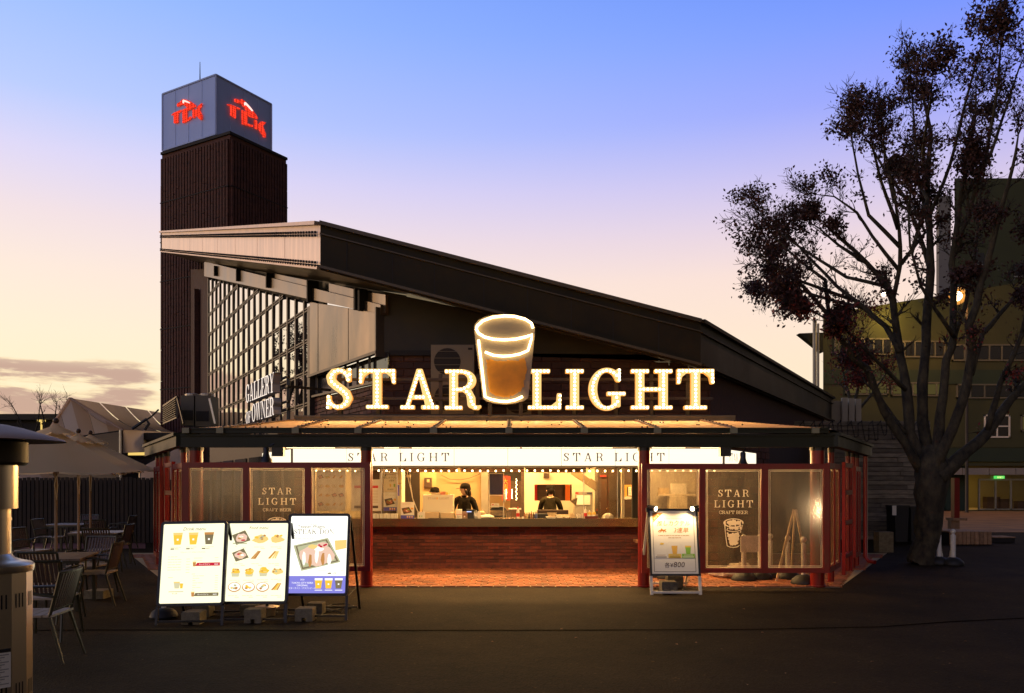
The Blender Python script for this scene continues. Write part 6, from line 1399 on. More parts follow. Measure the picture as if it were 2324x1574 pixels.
# smoke sensor box, sink tap, ladle, shields, framed notice, wires
obx('wall_socket', 'small dark bracket lamp on the cream wall above the hatch', 'wall lamp', 1234, 1247, 1074, 1086, 18.1, .08, M['brown']); obx('framed_notice', 'dark framed notice on the tan wall left of the server', 'frame', 963, 980, 1085, 1107, 18.55, .03, M['brown'], print_=lambda q, fr, w, h: rect(q, fr, w * .35, h * .55, w * .7, h * .85, .002, 12))
t = thing('sink_tap', 'steel sink tap and bowl right of the mustard bottles', 'tap', P(1379, 1176, 15.95)); q = MB(); c = P(1381, 1176, 16.1); c.z = CT; q.tube([c, c + UZ * .16, c + UZ * .19 + Vector((-.03, -.06, 0)), c + UZ * .16 + Vector((-.05, -.1, 0))], .012, 6); q.build('spout', M['steel'], t)
q = MB(); c2 = P(1380, 1176, 15.9); c2.z = CT + .001; q.lathe(c2, [(.13, 0), (.11, .05), (.06, .09), (.02, .10)], 10); q.build('basin', M['grey'], t)
t = thing('ladle', 'dark ladle hanging beside a paper list at the right of the kitchen', 'ladle', P(1425, 1130, 16.9)); q = MB(); q.bar(P(1424.5, 1105, 16.9), P(1424.5, 1126, 16.9), .02, .01); q.build('handle', M['black'], t); q = MB(); c = P(1427, 1131, 16.9); q.lathe(c, [(.03, .03), (.09, .02), (.11, -.02), (.06, -.03)], 10); q.build('bowl', M['grey'], t)
obx('paper_list', 'white paper list pinned on the brown wall', 'paper', 1425.5, 1435, 1106, 1125, 17.7, .01, M['paper'], print_=lambda q, fr, w, h: [rect(q, fr, w * (.2 + .35 * i), h * (.15 + .2 * j), w * (.4 + .35 * i), h * (.25 + .2 * j), .002, 12) for i in range(2) for j in range(4)]); obx('orange_board', 'orange board behind the paper list', 'board', 1417.5, 1436, 1101, 1128, 17.75, .02, mat('orange_board', (.70, .34, .06), .6))
for k, (xa, xb) in enumerate(((866, 901.5), (1324.8, 1401.5))):
    t = thing('counter_shield', ['clear acrylic shield at the left end of the counter', 'clear acrylic shield before the condiment bottles'][k], 'shield', P(xa, 1178, 15.85))
    a, b = P(xa, 1178, 15.85), P(xb, 1062, 15.85); q = MB(); q.box(a.x, b.x, 15.845, 15.853, CT + .002, b.z); q.build('sheet', M['clear'], t)
    for x in (a.x, b.x): q = MB(); q.box(x - .008, x + .008, 15.84, 15.86, CT + .002, b.z); q.build('edge', M['alu'], t)
def wire(pts, d, label, m, r=.006): q = MB(); q.tube([P(x, y, d) for x, y in pts], r, 4); return tag(q.build('wire', m), label, 'wire')
wire([(924, 1070), (927, 1090), (932, 1110), (936, 1130), (943, 1148), (950, 1165)], 16.2, 'pale wire hanging across the dark doorway', M['wirew'], .009); wire([(930, 1072), (931, 1095), (935, 1120), (937, 1135), (947, 1160)], 16.22, 'second pale wire beside the longer one in the doorway', M['wirew'], .007)
q = MB(); a, b = P(923, 1084, 16.18), P(932, 1078.5, 16.18); q.box(a.x, b.x, 16.15, 16.2, a.z, b.z); tag(q.build('junction_box', M['cream']), 'small cream junction box on the hanging wires', 'junction box')
wire([(1002, 1079), (1020, 1088), (1045, 1089.5), (1065, 1086), (1090, 1076)], 17.6, 'brown wire sagging across the tan wall behind the server', M['brown'], .008)
# things behind the right frosted screen: shelf with boxes in the kitchen, stanchions and folded ladder outside
obx('shelf', 'pale shelf with boxes behind the frosted sheet at the right', 'shelf', 1495, 1585, 1122, 1126, 17.2, .3, M['cream']); obx('carton', 'pale carton on the shelf behind the frosted sheet, taller one', 'carton', 1525, 1558, 1098, 1121.8, 17.25, .2, M['paper']); obx('carton', 'kraft carton on the shelf behind the frosted sheet, lower one', 'carton', 1497, 1518, 1108, 1121.8, 17.25, .2, M['card']); obx('cabinet', 'pale cabinet under the shelf behind the frosted sheet', 'cabinet', 1520, 1560, 1127, 1200, 17.15, .3, M['cream'])
def stanchion(px, pyb, top, label, group='white stanchions', r=.040):
    b = G(px, pyb); k = FPX / b.y; h = (pyb - top) / k; t = thing('stanchion', label, 'stanchion', b, group)
    q = MB(); q.lathe(b, [(.20, .005), (.21, .03), (.19, .09), (.12, .15), (.06, .17)], 16); q.build('rubber_base', M['rubber'], t, smooth=40)
    q = MB(); q.lathe(b, [(r, .15), (r, h - .13), (r * .6, h - .12), (r * .6, h - .09)], 10); q.ball(b + UZ * (h - .05), .05, 10, 6); q.build('pole', M['post'], t, smooth=40)
    return b, h
stanchion(1688, 1320, 1213, 'white stanchion holding the left side of the blank board behind the screen'); stanchion(1725, 1317, 1213, 'white stanchion at the right side of the blank board behind the screen'); stanchion(1748, 1313, 1211, 'white stanchion seen at the left edge of the dark frosted sheet'); stanchion(1787.5, 1316, 1215, 'dim white stanchion left of the folded ladder'); stanchion(1824, 1328, 1218, 'white stanchion right of the folded ladder, nearest the column'); stanchion(1487, 1312, 1213, 'white stanchion behind the cocktail poster, left one'); stanchion(1518, 1316, 1213, 'white stanchion behind the cocktail poster, right one')
tag(slab('notice_board', 1681, 1727, 1217, 1254, 13.75, .02, M['paper']), 'blank white board hung between two stanchions behind the screen', 'board')
t = thing('ladder', 'folded pale A-frame ladder leaning behind the frosted sheet', 'ladder', G(1800, 1322))
for x0, d0, x1 in ((1762, 13.75, 1802), (1836, 13.9, 1806)): q = MB(); a = P(x0, 0, d0); a.z = .01; q.bar(a, P(x1, 1157, 13.8), .035, .03, up=(0, 1, 0)); q.build('rail', M['card'], t)
for x0, d0, x1 in ((1795, 14.6, 1804), ): q = MB(); a = P(x0, 0, d0); a.z = .01; q.bar(a, P(x1, 1165, 14.0), .03, .03, up=(0, 1, 0)); q.build('rear_rail', M['card'], t)
for k, (px, py, w_, h_) in enumerate(((1655, 1313, .36, .13), (1690 - 33, 1308, .3, .12), (1663, 1316, .25, .2))):
    b = G(px + 8 * k, py); rg = random.Random(k); q = MB(); q.ball((0, 0, 0), 1, 8, 5); q.v = [(b.x + x * w_ * (1 + rg.uniform(-.2, .2)), b.y + y * .2, max(.008, (z * .5 + .45) * h_ * 1.6 * (1 + rg.uniform(-.1, .1)))) for x, y, z in q.v]
    tag(q.build('stone', M['stone']), ['flat pale stone lying under the frosted screen', 'small pale stone behind the flat one', 'upright pale stone beside the stanchion base'][k], 'stone')
rng = random.Random(12); q = MB()
for k in range(125):
    b = G(rng.uniform(1640, 1860), rng.uniform(1312, 1334)) if k < 110 else G(rng.uniform(700, 2300), rng.uniform(1345, 1560)); a_ = rng.uniform(0, 6.3); s = rng.uniform(.02, .042) if k < 110 else rng.uniform(.015, .025)
    q.add([b + Vector((math.cos(a_) * s, math.sin(a_) * s, .012)), b + Vector((math.cos(a_ + 1.6) * s * .6, math.sin(a_ + 1.6) * s * .6, .022)), b - Vector((math.cos(a_) * s, math.sin(a_) * s, -.014)), b + Vector((math.cos(a_ - 1.6) * s * .6, math.sin(a_ - 1.6) * s * .6, .018))], [(0, 1, 2, 3)])
q.build('fallen_leaves', M['litter'], kind='stuff')
# condensers on the wall behind the letters
for k, (xa, xb, ya, yb) in enumerate(((978, 1076, 783, 859), (978, 1076, 866, 940), (1150, 1206, 866, 948))):
    d = 15.85; a, b = P(xa, yb, d), P(xb, ya, d); t = thing('condenser', ['beige air conditioner condenser on the wall, upper of two', 'beige air conditioner condenser half hidden by the letters, lower of two', 'beige condenser behind the beer glass sign'][k], 'air conditioner', a)
    q = MB(); q.box(a.x, b.x, d, d + .45, a.z, b.z); q.build('case', mat('condenser', (.17, .14, .085), .6), t); w_ = (b.x - a.x)
    cx_ = a.x + w_ * .38 if k < 2 else a.x + w_ * .5; cz = (a.z + b.z) / 2; r = (b.z - a.z) * .40
    q = MB(); n = 24; q.add([(cx_ + r * math.cos(2 * math.pi * i / n), d - .004, cz + r * math.sin(2 * math.pi * i / n)) for i in range(n)], [tuple(range(n))]); q.build('fan_opening', M['dark'], t)
    q = MB()
    for i in range(4): z = cz - r + 2 * r * (i + .5) / 4; hw = math.sqrt(max(0, r * r - (z - cz) ** 2)); q.bar((cx_ - hw, d - .012, z), (cx_ + hw, d - .012, z), .008, .008)
    q.build('guard', MC['condenser'], t)
    q = MB(); q.box(b.x - w_ * .14, b.x - w_ * .04, d - .006, d, b.z - .10, b.z - .06); q.build('badge', M['dark'], t)
q = MB(); q.box(P(974, 0, 15.85).x, P(1080, 0, 15.85).x, 15.83, 16.5, P(0, 865, 15.85).z, P(0, 860, 15.85).z); q.bar(P(976, 865, 15.9), P(976, 950, 15.9), .05, .05, up=(0, 1, 0)); q.bar(P(1078, 865, 15.9), P(1078, 950, 15.9), .05, .05, up=(0, 1, 0)); tag(q.build('condenser_rack', M['mull']), 'dark steel rack carrying the upper condenser', 'rack')
# ------------------------------------------------------------------ terrace on the left: chairs, tables, parasols, heater
def make_chair(label):
    t = thing('terrace_chair', label, 'chair', (0, 0, 0), 'slatted terrace chairs')
    for k in range(5): q = MB(); y = -.19 + .095 * k; q.box(-.235, .235, y - .042, y + .042, .435, .455); q.build('seat_slat', M['seat'], t)
    for sx_ in (-1, 1):
        q = MB(); q.tube([(sx_ * .215, .20, .44), (sx_ * .245, .27, .004)], [.017, .014], 6); q.build('leg', M['frame'], t)
        q = MB(); q.tube([(sx_ * .215, -.20, .44), (sx_ * .245, -.33, .004)], [.017, .014], 6); q.build('leg', M['frame'], t)
        q = MB(); q.tube([(sx_ * .225, .19, .44), (sx_ * .265, .20, .60), (sx_ * .27, .16, .655), (sx_ * .265, -.05, .66), (sx_ * .235, -.25, .62)], .014, 6); q.build('armrest', M['frame'], t)
    def bp(x, z): f = (z - .44) / .42; return Vector((x, -.205 - .10 * f - .04 * (1 - (x / .24) ** 2) * f, z))
    q = MB(); q.tube([bp(x, .845) for x in (-.235, -.16, -.08, 0, .08, .16, .235)], .017, 6); q.tube([bp(x, .495) for x in (-.225, -.1, 0, .1, .225)], .013, 6)
    for s in (-1, 1): q.tube([bp(s * .225, .44), bp(s * .228, .65), bp(s * .235, .845)], .015, 6)
    q.build('back_frame', M['frame'], t)
    for k in range(10): x = -.19 + .0422 * k; q = MB(); q.bar(bp(x, .50), bp(x, .835), .027, .012, up=(0, 1, 0)); q.build('back_slat', M['chairwood'], t)
    return t
chairs = [(-4.45, 7.62, 97, 'dark slatted chair nearest the patio heater, its back to the lit boards'), (-4.98, 8.75, 8, 'dark slatted chair half hidden by the patio heater'), (-5.56, 9.85, -2, 'dark slatted chair pushed in at the near side of the closest table'), (-5.72, 11.15, 100, 'dark slatted chair at the right side of the closest table'), (-6.30, 12.15, 176, 'dark slatted chair facing out from the far side of the closest table'),
          (-7.55, 15.0, 4, 'dark slatted chair with its back to us at the second table'), (-8.75, 14.85, -95, 'dark slatted chair turned towards the second table from its left'), (-7.95, 16.25, 96, 'dark slatted chair right of the second table'), (-10.55, 18.6, -92, 'dark slatted chair left of the farthest table'), (-9.95, 20.7, 94, 'dark slatted chair right of the farthest table, before the fence'), (-11.0, 20.9, 180, 'dark slatted chair behind the farthest table'), (-9.4, 18.6, 2, 'dark slatted chair with its back to us before the farthest table')]
ch0 = None
for x, y, a, lab in chairs:
    if ch0 is None: ch0 = make_chair(lab); c = ch0
    else: c = copy_tree(ch0); c['label'] = lab
    c.location = (x, y, .003); c.rotation_euler = (0, 0, R(a))
def table(x, y, a, w, l, label):
    t = thing('terrace_table', label, 'table', (0, 0, 0), 'wooden terrace tables')
    n = 6
    for k in range(n): q = MB(); x0 = -w / 2 + w * k / n; q.box(x0 + .003, x0 + w / n - .003, -l / 2, l / 2, .665, .69); q.build('top_board', M['table'], t)
    q = MB(); q.box(-w / 2 + .01, w / 2 - .01, -l / 2 + .01, l / 2 - .01, .63, .664); q.build('apron', M['frame'], t)
    for sx_ in (-1, 1):
        for sy in (-1, 1): q = MB(); q.box(sx_ * (w / 2 - .05) - .022, sx_ * (w / 2 - .05) + .022, sy * (l / 2 - .06) - .022, sy * (l / 2 - .06) + .022, .004, .63); q.build('leg', M['frame'], t)
    t.location = (x, y, 0); t.rotation_euler = (0, 0, R(a)); return t
table(-6.15, 10.95, 16, .85, 1.15, 'wooden table closest to the patio heater'); table(-8.35, 16.55, 6, .95, .9, 'pale topped wooden table in the middle of the terrace'); table(-10.75, 19.8, 0, .95, .85, 'wooden table farthest back on the terrace')
q = MB(); b = G(212, 1361); q.box(b.x - .14, b.x + .14, b.y, b.y + .3, .004, .12); tag(q.build('parasol_weight', M['concrete']), 'pale stone slab weight under the closest table', 'weight')
def parasol(px, d, apex, rimpy, r, rot, label):
    b = P(px, 0, d); b.z = 0; za, zr_ = pz(apex, d), pz(rimpy, d); t = thing('parasol', label, 'parasol', b, 'cream parasols on the terrace')
    q = MB(); q.tube([b + UZ * .01, b + UZ * (za - .05)], .022, 8); q.build('pole', M['wood'], t)
    q = MB(); q.box(b.x - .22, b.x + .22, b.y - .22, b.y + .22, .004, .07); q.build('base', M['concrete'], t)
    cs_ = [(math.cos(R(rot + 45 * k)), math.sin(R(rot + 45 * k)), 1 if k % 2 == 0 else .76) for k in range(8)]
    q = MB(); rings = 6; vs = [b + UZ * (za - .10)]
    for i in range(1, rings + 1):
        f = i / rings; z = za - .10 - (za - .10 - zr_) * (f * .94 + .06 * f * f) 
        for k in range(24):
            a, bb = cs_[k // 3], cs_[(k // 3 + 1) % 8]; u_ = (k % 3) / 3; x = a[0] * a[2] * (1 - u_) + bb[0] * bb[2] * u_; y = a[1] * a[2] * (1 - u_) + bb[1] * bb[2] * u_
            sag = .030 * math.sin(math.pi * u_) * f; vs.append(b + Vector((x * r * f, y * r * f, 0)) + UZ * (z - sag))
    fs = [(0, 1 + k, 1 + (k + 1) % 24) for k in range(24)] + [(1 + (i - 1) * 24 + k, 1 + i * 24 + k, 1 + i * 24 + (k + 1) % 24, 1 + (i - 1) * 24 + (k + 1) % 24) for i in range(1, rings) for k in range(24)]
    q.add(vs, fs); q.build('canopy', M['cloth'], t, smooth=24)
    q = MB(); vs = [b + UZ * (za + .02)]
    for i in range(1, 4):
        f = i / 3
        for k in range(24): a = R(rot + 15 * k); rr_ = .31 * f * r / 1.3; vs.append(b + Vector((math.cos(a) * rr_, math.sin(a) * rr_, za - .01 - .13 * f - (.022 * (1 + math.cos(k * math.pi * .75)) if i == 3 else 0))))
    q.add(vs, [(0, 1 + k, 1 + (k + 1) % 24) for k in range(24)] + [(1 + (i - 1) * 24 + k, 1 + i * 24 + k, 1 + i * 24 + (k + 1) % 24, 1 + (i - 1) * 24 + (k + 1) % 24) for i in (1, 2) for k in range(24)]); q.build('vent_cap', M['cloth'], t, smooth=30)
    q = MB(); q.ball(b + UZ * (za + .05), .045, 8, 5); q.build('finial', M['brown'], t, smooth=True)
    for c in cs_: q = MB(); q.bar(b + UZ * (za - .14), b + Vector((c[0] * c[2] * r * .985, c[1] * c[2] * r * .985, zr_ - .03)), .025, .018); q.build('rib', M['wood'], t)
    q = MB(); pts = [b + Vector((.03, -.03, zr_ - .05)), b + Vector((.05, -.04, zr_ - .2)), b + Vector((.03, -.04, zr_ - .42)), b + Vector((.0, -.04, zr_ - .2)), b + Vector((.02, -.03, zr_ - .06))]; q.tube(pts, .006, 4); q.build('pull_cord', M['wirew'], t)
parasol(127, 12.5, 963, 1073, 1.28, -14, 'large cream parasol nearest the heater')
parasol(178, 14.8, 985, 1070, 1.25, -8, 'cream parasol mostly hidden behind the nearest one')
parasol(205, 16.5, 988, 1068, 1.38, -4, 'cream parasol reaching out to the red columns')
# patio heater at the frame edge
hx, hy = P(-31, 0, 4.08).x, 4.08; ht_ = thing('patio_heater', 'polished steel patio heater with a wide domed hood', 'heater', (hx, hy, 0)); b = Vector((hx, hy, 0))
ZH = lambda py: pz(py, 4.08)
q = MB(); q.lathe(b, [(.392, ZH(1000)), (.40, ZH(1001)), (.385, ZH(996)), (.30, ZH(985)), (.18, ZH(971)), (.10, ZH(964)), (.02, ZH(961))], 40); q.build('hood', M['hood'], ht_, smooth=40)
q = MB(); q.lathe(b, [(.19, ZH(1056)), (.205, ZH(1050)), (.205, ZH(1003)), (.19, ZH(1000))], 28); q.build('burner', mat('burner', (.045, .035, .02), .55, .4), ht_, smooth=40)
q = MB(); q.lathe(b, [(.112, ZH(1156)), (.155, ZH(1155)), (.155, ZH(1056)), (.11, ZH(1055))], 28); q.build('burner_tube', M['chrome'], ht_, smooth=40)
q = MB(); q.lathe(b, [(.121, ZH(1262)), (.121, ZH(1156))], 24); q.lathe(b, [(.124, ZH(1182)), (.124, ZH(1176))], 24); q.build('pole', M['chrome'], ht_, smooth=40)
q = MB(); q.lathe(b, [(.232, ZH(1298)), (.236, ZH(1290)), (.236, ZH(1283)), (.222, ZH(1278)), (.18, ZH(1274)), (.14, ZH(1268)), (.122, ZH(1258))], 36); q.build('shoulder', M['chrome'], ht_, smooth=40)
q = MB(); n = 14
for k in range(n):
    a0, a1 = 2 * math.pi * k / n, 2 * math.pi * (k + 1) / n; r = .226
    q.add([b + Vector((r * math.cos(a), r * math.sin(a), z)) for z in (.06, ZH(1298)) for a in (a0, a1)], [(0, 1, 3, 2)])
q.build('tank_housing', M['chrome'], ht_)
for zc in (ZH(1360), ZH(1560), .5):
    q = MB()
    for k in range(n):
        am = 2 * math.pi * (k + .5) / n; u2 = Vector((-math.sin(am), math.cos(am), 0)); o_ = Vector((math.cos(am), math.sin(am), 0)) * (.2265 * math.cos(math.pi / n) + .001)
        for s in (-.022, 0, .022): c = b + o_ + u2 * s; q.add([c + u2 * .004 + UZ * (zc - .035), c - u2 * .004 + UZ * (zc - .035), c - u2 * .004 + UZ * (zc + .035), c + u2 * .004 + UZ * (zc + .035)], [(0, 1, 2, 3)])
    q.build('vent_slot', M['dark'], ht_, kind='stuff')
q = MB(); q.lathe(b, [(.25, .003), (.25, .05), (.23, .06)], 30); q.build('foot', M['chrome'], ht_, smooth=40)
a0 = math.atan2(-.67, .74); fr = Fr(b + Vector((math.cos(a0), math.sin(a0), 0)) * .2275 + UZ * ZH(1548), (-math.sin(a0), math.cos(a0), 0), UZ, (math.cos(a0), math.sin(a0), 0))
q = MB(); rect(q, fr, -.055, 0, .055, .19, .004, 0); rect(q, fr, -.055, .172, .055, .19, .005, 1)
for k in range(13): rect(q, fr, -.048, .158 - k * .0118, .045 - .02 * ((k * 7) % 3), .163 - k * .0118, .005, 2)
q.build('warning_label', [M['paper'], M['dark'], mat('label_text', (.35, .32, .28), .7)], ht_)

ht_.scale = (.89, .89, 1)
# ------------------------------------------------------------------ behind the terrace: fence, tents, dark buildings
FD = 22.6; fx0, fx1 = P(-60, 0, FD).x, P(345, 0, FD).x
fe = thing('slat_fence', 'dark upright wooden slat fence behind the terrace', 'fence', ((fx0 + fx1) / 2, FD, 0))
me = None; rng = random.Random(9); x = fx0; ztop_f = pz(1086, FD)
while x < fx1:
    if me is None: q = MB(); q.box(-.045, .045, -.012, .012, 0, 1); o = q.build('slat', M['fence'], fe); me = o.data; o.location = (x, FD, .02); o.scale = (1, 1, ztop_f)
    else: o = link('slat', me, fe); o.location = (x, FD, .02); o.scale = (1, 1, ztop_f + rng.uniform(-.02, .02))
    x += .118
for z in (.3, ztop_f - .2): q = MB(); q.box(fx0, fx1, FD + .02, FD + .06, z, z + .09); q.build('rail', M['fence'], fe)
q = MB(); q.box(fx0, fx1, FD + .3, FD + .34, .01, ztop_f - .05); q.build('backing', M['dark'], fe)
# big pitched tent
tt = thing('event_tent', 'large pale pitched tent with striped gable behind the parasols', 'tent', P(280, 1100, 32)); dT = 32
ap = P(160, 904, dT); er = P(279, 976, dT - .4); el = P(96, 1002, dT + 2.2); bk = Vector((9.5, 7.5, 0)); 
rid = P(420, 946, 46); er2 = P(460, 985, 44)
q = MB(); N_ = 5
for k in range(N_):
    a0, a1 = k / N_, (k + 1) / N_; g_ = .012
    A_, B_ = ap + (rid - ap) * a0, ap + (rid - ap) * (a1 - g_); C_, D_ = er + (er2 - er) * (a1 - g_), er + (er2 - er) * a0
    q = MB(); mids = []
    for i in range(7):
        f = i / 6; s_ = -.22 * math.sin(math.pi * f); mids.append((A_ * (1 - f) + D_ * f + UZ * s_, B_ * (1 - f) + C_ * f + UZ * s_))
    q.add([p for m_ in mids for p in m_], [(2 * i, 2 * i + 1, 2 * i + 3, 2 * i + 2) for i in range(6)]); q.build('roof_panel', M['tent'], tt, smooth=True)
for k in range(6):
    a0, a1 = k / 6, (k + 1) / 6; f = lambda a: ap * (1 - abs(2 * a - 1)) if False else None
    def edge(a): return el + (ap - el) * (a * 2) if a < .5 else ap + (er - ap) * (a * 2 - 1)
    zb = er.z; p0, p1 = edge(a0), edge(a1); b0 = el + (er - el) * a0; b1 = el + (er - el) * a1; pts = [b0, b1, p1, p0]
    if k == 2: pts = [b0, b1, ap, edge(a0)]
    q = MB(); q.poly([p + Vector((0, -.02 * (k % 2), 0)) for p in pts]); q.build('gable_panel', custom('tent_stripe', lambda t: m_cloth(t, (.72, .52, .36), .7)) if k % 2 else M['tent'], tt)
q = MB(); q.bar(ap, er, .12, .06); q.bar(ap, el, .12, .06); q.build('gable_hem', M['tent'], tt)
q = MB(); q.poly([er, er2, er2 - UZ * .9, er - UZ * .9]); q.build('eave_wall', M['tent'], tt)
q = MB(); zb = er.z - .05; c = er; q.tube([(er.x - .1, er.y, 0), (er.x - .1, er.y, er.z)], .05, 6); q.tube([(el.x, el.y, 0), (el.x, el.y, el.z)], .05, 6); q.tube([(er2.x, er2.y, 0), (er2.x, er2.y, er2.z)], .05, 6); q.build('poles', M['alu'], tt, kind='stuff')
q = MB(); q.poly([el + UZ * -.05, er + UZ * -.05, Vector((er.x, er.y, 1.2)), Vector((el.x, el.y, 1.2))]); q.build('gable_wall', M['brown'], tt)
# small white pagoda tent seen under the canopy and white sheet tent by the fence
def pagoda(px, d, apy, rpy, half, label):
    b = P(px, 0, d); t = thing('pagoda_tent', label, 'tent', (b.x, d, 0)); A_ = P(px, apy, d); z = pz(rpy, d); hw = half * d / FPX
    cs2 = [Vector((b.x + sx_ * hw, d + sy * hw, z)) for sx_, sy in ((-1, -1), (1, -1), (1, 1), (-1, 1))]
    for i in range(4):
        q = MB(); p, r_ = cs2[i], cs2[(i + 1) % 4]; q.poly([p, r_, A_]); q.build('roof_panel', M['tent'], t)
        q = MB(); q.poly([p, r_, r_ - UZ * .35, p - UZ * .35]); q.build('valance', M['tent'], t)
        q = MB(); q.tube([(p.x, p.y, 0), p], .03, 5); q.build('pole', M['alu'], t)
pagoda(402, 26, 1018, 1064, 58, 'small white pagoda tent seen between the left red columns'); pagoda(82, 27, 1062, 1110, 62, 'low pale tent with dark braces behind the nearest parasol')
# dark single-storey buildings
def building(label, px0, px1, top, d, dep, wall, rooflip=.25, wins=(), group=None):
    a, b = P(px0, 0, d), P(px1, 0, d); h = pz(top, d); t = thing('building', label, 'building', ((a.x + b.x) / 2, d, 0), group)
    q = MB(); q.box(a.x, b.x, d, d + dep, 0, h - .3); q.build('wall', wall, t); q = MB(); q.box(a.x - rooflip, b.x + rooflip, d - rooflip, d + dep + rooflip, h - .3 + .002, h); q.build('roof', M['gable'], t)
    for (w0, w1, y0, y1, m) in wins:
        c, e = P(w0, y1, d), P(w1, y0, d); f = MB(); f.box(c.x - .08, e.x + .08, d - .06, d + .05, c.z - .08, e.z + .08); fo = f.build('window', M['mull'], t)
        n_ = max(1, int((e.x - c.x) / 1.1))
        for i in range(n_): f = MB(); x0 = c.x + (e.x - c.x) * i / n_; f.box(x0 + .03, x0 + (e.x - c.x) / n_ - .03, d - .08, d - .065, c.z, e.z); f.build('pane', m, fo)
    return t
building('low dark flat roofed building at the far left', -120, 182, 941, 42, 8, M['dark'], .3); building('grey house with a lit yellow window behind the parasols', 230, 420, 984, 34.5, 6, mat('grey_house', (.10, .085, .075), .8), .4, [(291, 337, 1021, 1034, M['win_lit'])])
building('long dark building far beyond the terrace', -400, 60, 946, 75, 12, mat('far_wall', (.09, .07, .06), .8, var=.2, scale=1), .2, [(86, 101, 953, 957, M['win_lit'])] if False else []); building('low dark shed row behind the big tent', 20, 500, 1000, 60, 6, M['dark'], .2)
q = MB(); c = P(94, 955.5, 41.5); q.box(c.x - .16, c.x + .16, 41.4, 41.6, c.z - .05, c.z + .05); q.box(c.x - .02, c.x + .02, 41.45, 41.55, c.z - .6, c.z - .051); t = tag(q.build('wall_lamp', [M['win_lit']]), 'small lit lamp above the far dark roof', 'lamp')
# louvre screen and boxes on the canopy roof at the left
lv = thing('louvre_screen', 'slanted black louvre screen at the left end of the canopy roof', 'louvre', P(390, 960, 15.5)); LV = lambda x, y: P(x, y, 15.5 + (410 - x) * .02)
fr4 = [(371, 922), (402, 901), (402, 948), (371, 962)]
q = MB()
for (xa, ya), (xb, yb) in zip(fr4, fr4[1:] + fr4[:1]): q.bar(LV(xa, ya), LV(xb, yb), .03, .03)
q.bar(LV(402, 901), LV(417, 962), .03, .03); q.build('frame', M['mull'], lv)
for k in range(9): f = (k + .5) / 9; q = MB(); q.bar(LV(372, 922 + 38 * f), LV(401, 901 + 45 * f), .05, .012); q.build('slat', M['mull'], lv)
for k, (xa, xb, ya, yb) in enumerate(((410, 440, 898, 966), (443, 476, 898, 968))):
    d = 16.2; a, b = P(xa, yb, d), P(xb, ya, d); t = thing('rooftop_unit', ['dark tall roof unit nearer the louvre screen', 'dark tall roof unit nearer the glass wall'][k], 'air conditioner', a)
    q = MB(); q.box(a.x, b.x, d, d + .5, a.z, b.z); q.build('case', mat('roof_unit', (.10, .082, .05), .6), t); q = MB(); q.lathe(((a.x + b.x) / 2, d + .25, b.z), [(.14, 0), (.14, .05), (.11, .06)], 14); q.build('fan_ring', M['dull'], t); q = MB(); q.box(a.x + .02, b.x - .02, d - .01, d, a.z + .1, a.z + .3); q.build('grille', M['dark'], t)
q = MB(); q.bar(P(475, 905, 16), P(488, 962, 16), .03, .03); tag(q.build('strut', M['alu']), 'thin metal strut leaning beside the roof units', 'strut')
wire([(360, 930), (345, 945), (320, 962), (302, 974)], 24, 'black cable slung from the tower side to the tent eave', M['wire'], .03)
q = MB(); q.tube([P(x, y, 24) for x, y in ((300, 974), (318, 962), (332, 952), (338, 962), (328, 976))], .045, 5); tag(q.build('hose', M['wire']), 'black looped hose beside the tent eave', 'hose')
# ------------------------------------------------------------------ right: grey plank wall, bins, green building, lamp
WD = 24.0; wx0, wx1 = P(1725, 0, WD).x, P(2112, 0, WD).x; wz = pz(956, WD)
gw = thing('plank_wall', 'weathered grey wall of rough horizontal boards behind the tree', 'wall', ((wx0 + wx1) / 2, WD, 0))
q = MB(); q.box(wx0, wx1, WD + .06, WD + .25, 0, wz - .02); q.build('backing', M['dark'], gw)
pu = MB(); pu.hexa([(0, -1, .04), (1, -1, .02), (1, 0, 0), (0, 0, 0), (0, -1, .97), (1, -1, .94), (1, 0, 1), (0, 0, 1)]); pme2 = bpy.data.meshes.new('plank'); pme2.from_pydata(pu.v, [], pu.f); pme2.materials.append(M['plank'])
rng = random.Random(14); z = .02; rows = 26; hgt = (wz - .02) / rows
for r in range(rows):
    x = wx0
    while x < wx1 - .05:
        l = min(rng.uniform(.9, 2.3), wx1 - x)
        if wx1 - x - l < .3: l = wx1 - x
        o = link('plank', pme2, gw); o.matrix_parent_inverse = Matrix.Translation(-gw.location); o.location = (x + .004, WD + .06, z + .004); o.scale = (l - .008, rng.uniform(.03, .075), hgt - .008); x += l
    z += hgt
ls = thing('light_string', 'dark unlit icicle light string draped along the top of the plank wall', 'string lights', (wx0, WD - .05, wz))
q = MB(); pts = []; x = wx0; rng = random.Random(15)
while x < wx1:
    w_ = rng.uniform(.14, .22); dp = rng.uniform(.35, .75)
    for i in range(6): pts.append((x + w_ * (i / 5) * .5, WD - .05, wz - dp * i / 5 - (.03 if i else 0)))
    pts.append((x + w_ * .75, WD - .05, wz - dp - .04))
    for i in range(5, 0, -1): pts.append((x + w_, WD - .05, wz - dp * i / 5))
    x += w_ * 1.5; pts.append((x, WD - .05, wz - .01))
q.tube(pts, .010, 4); q.build('cable', M['wire'], ls)
q = MB()
for p in pts[::2]: q.ball(p, .022, 5, 3)
q.build('bulb', M['wire'], ls, kind='stuff')
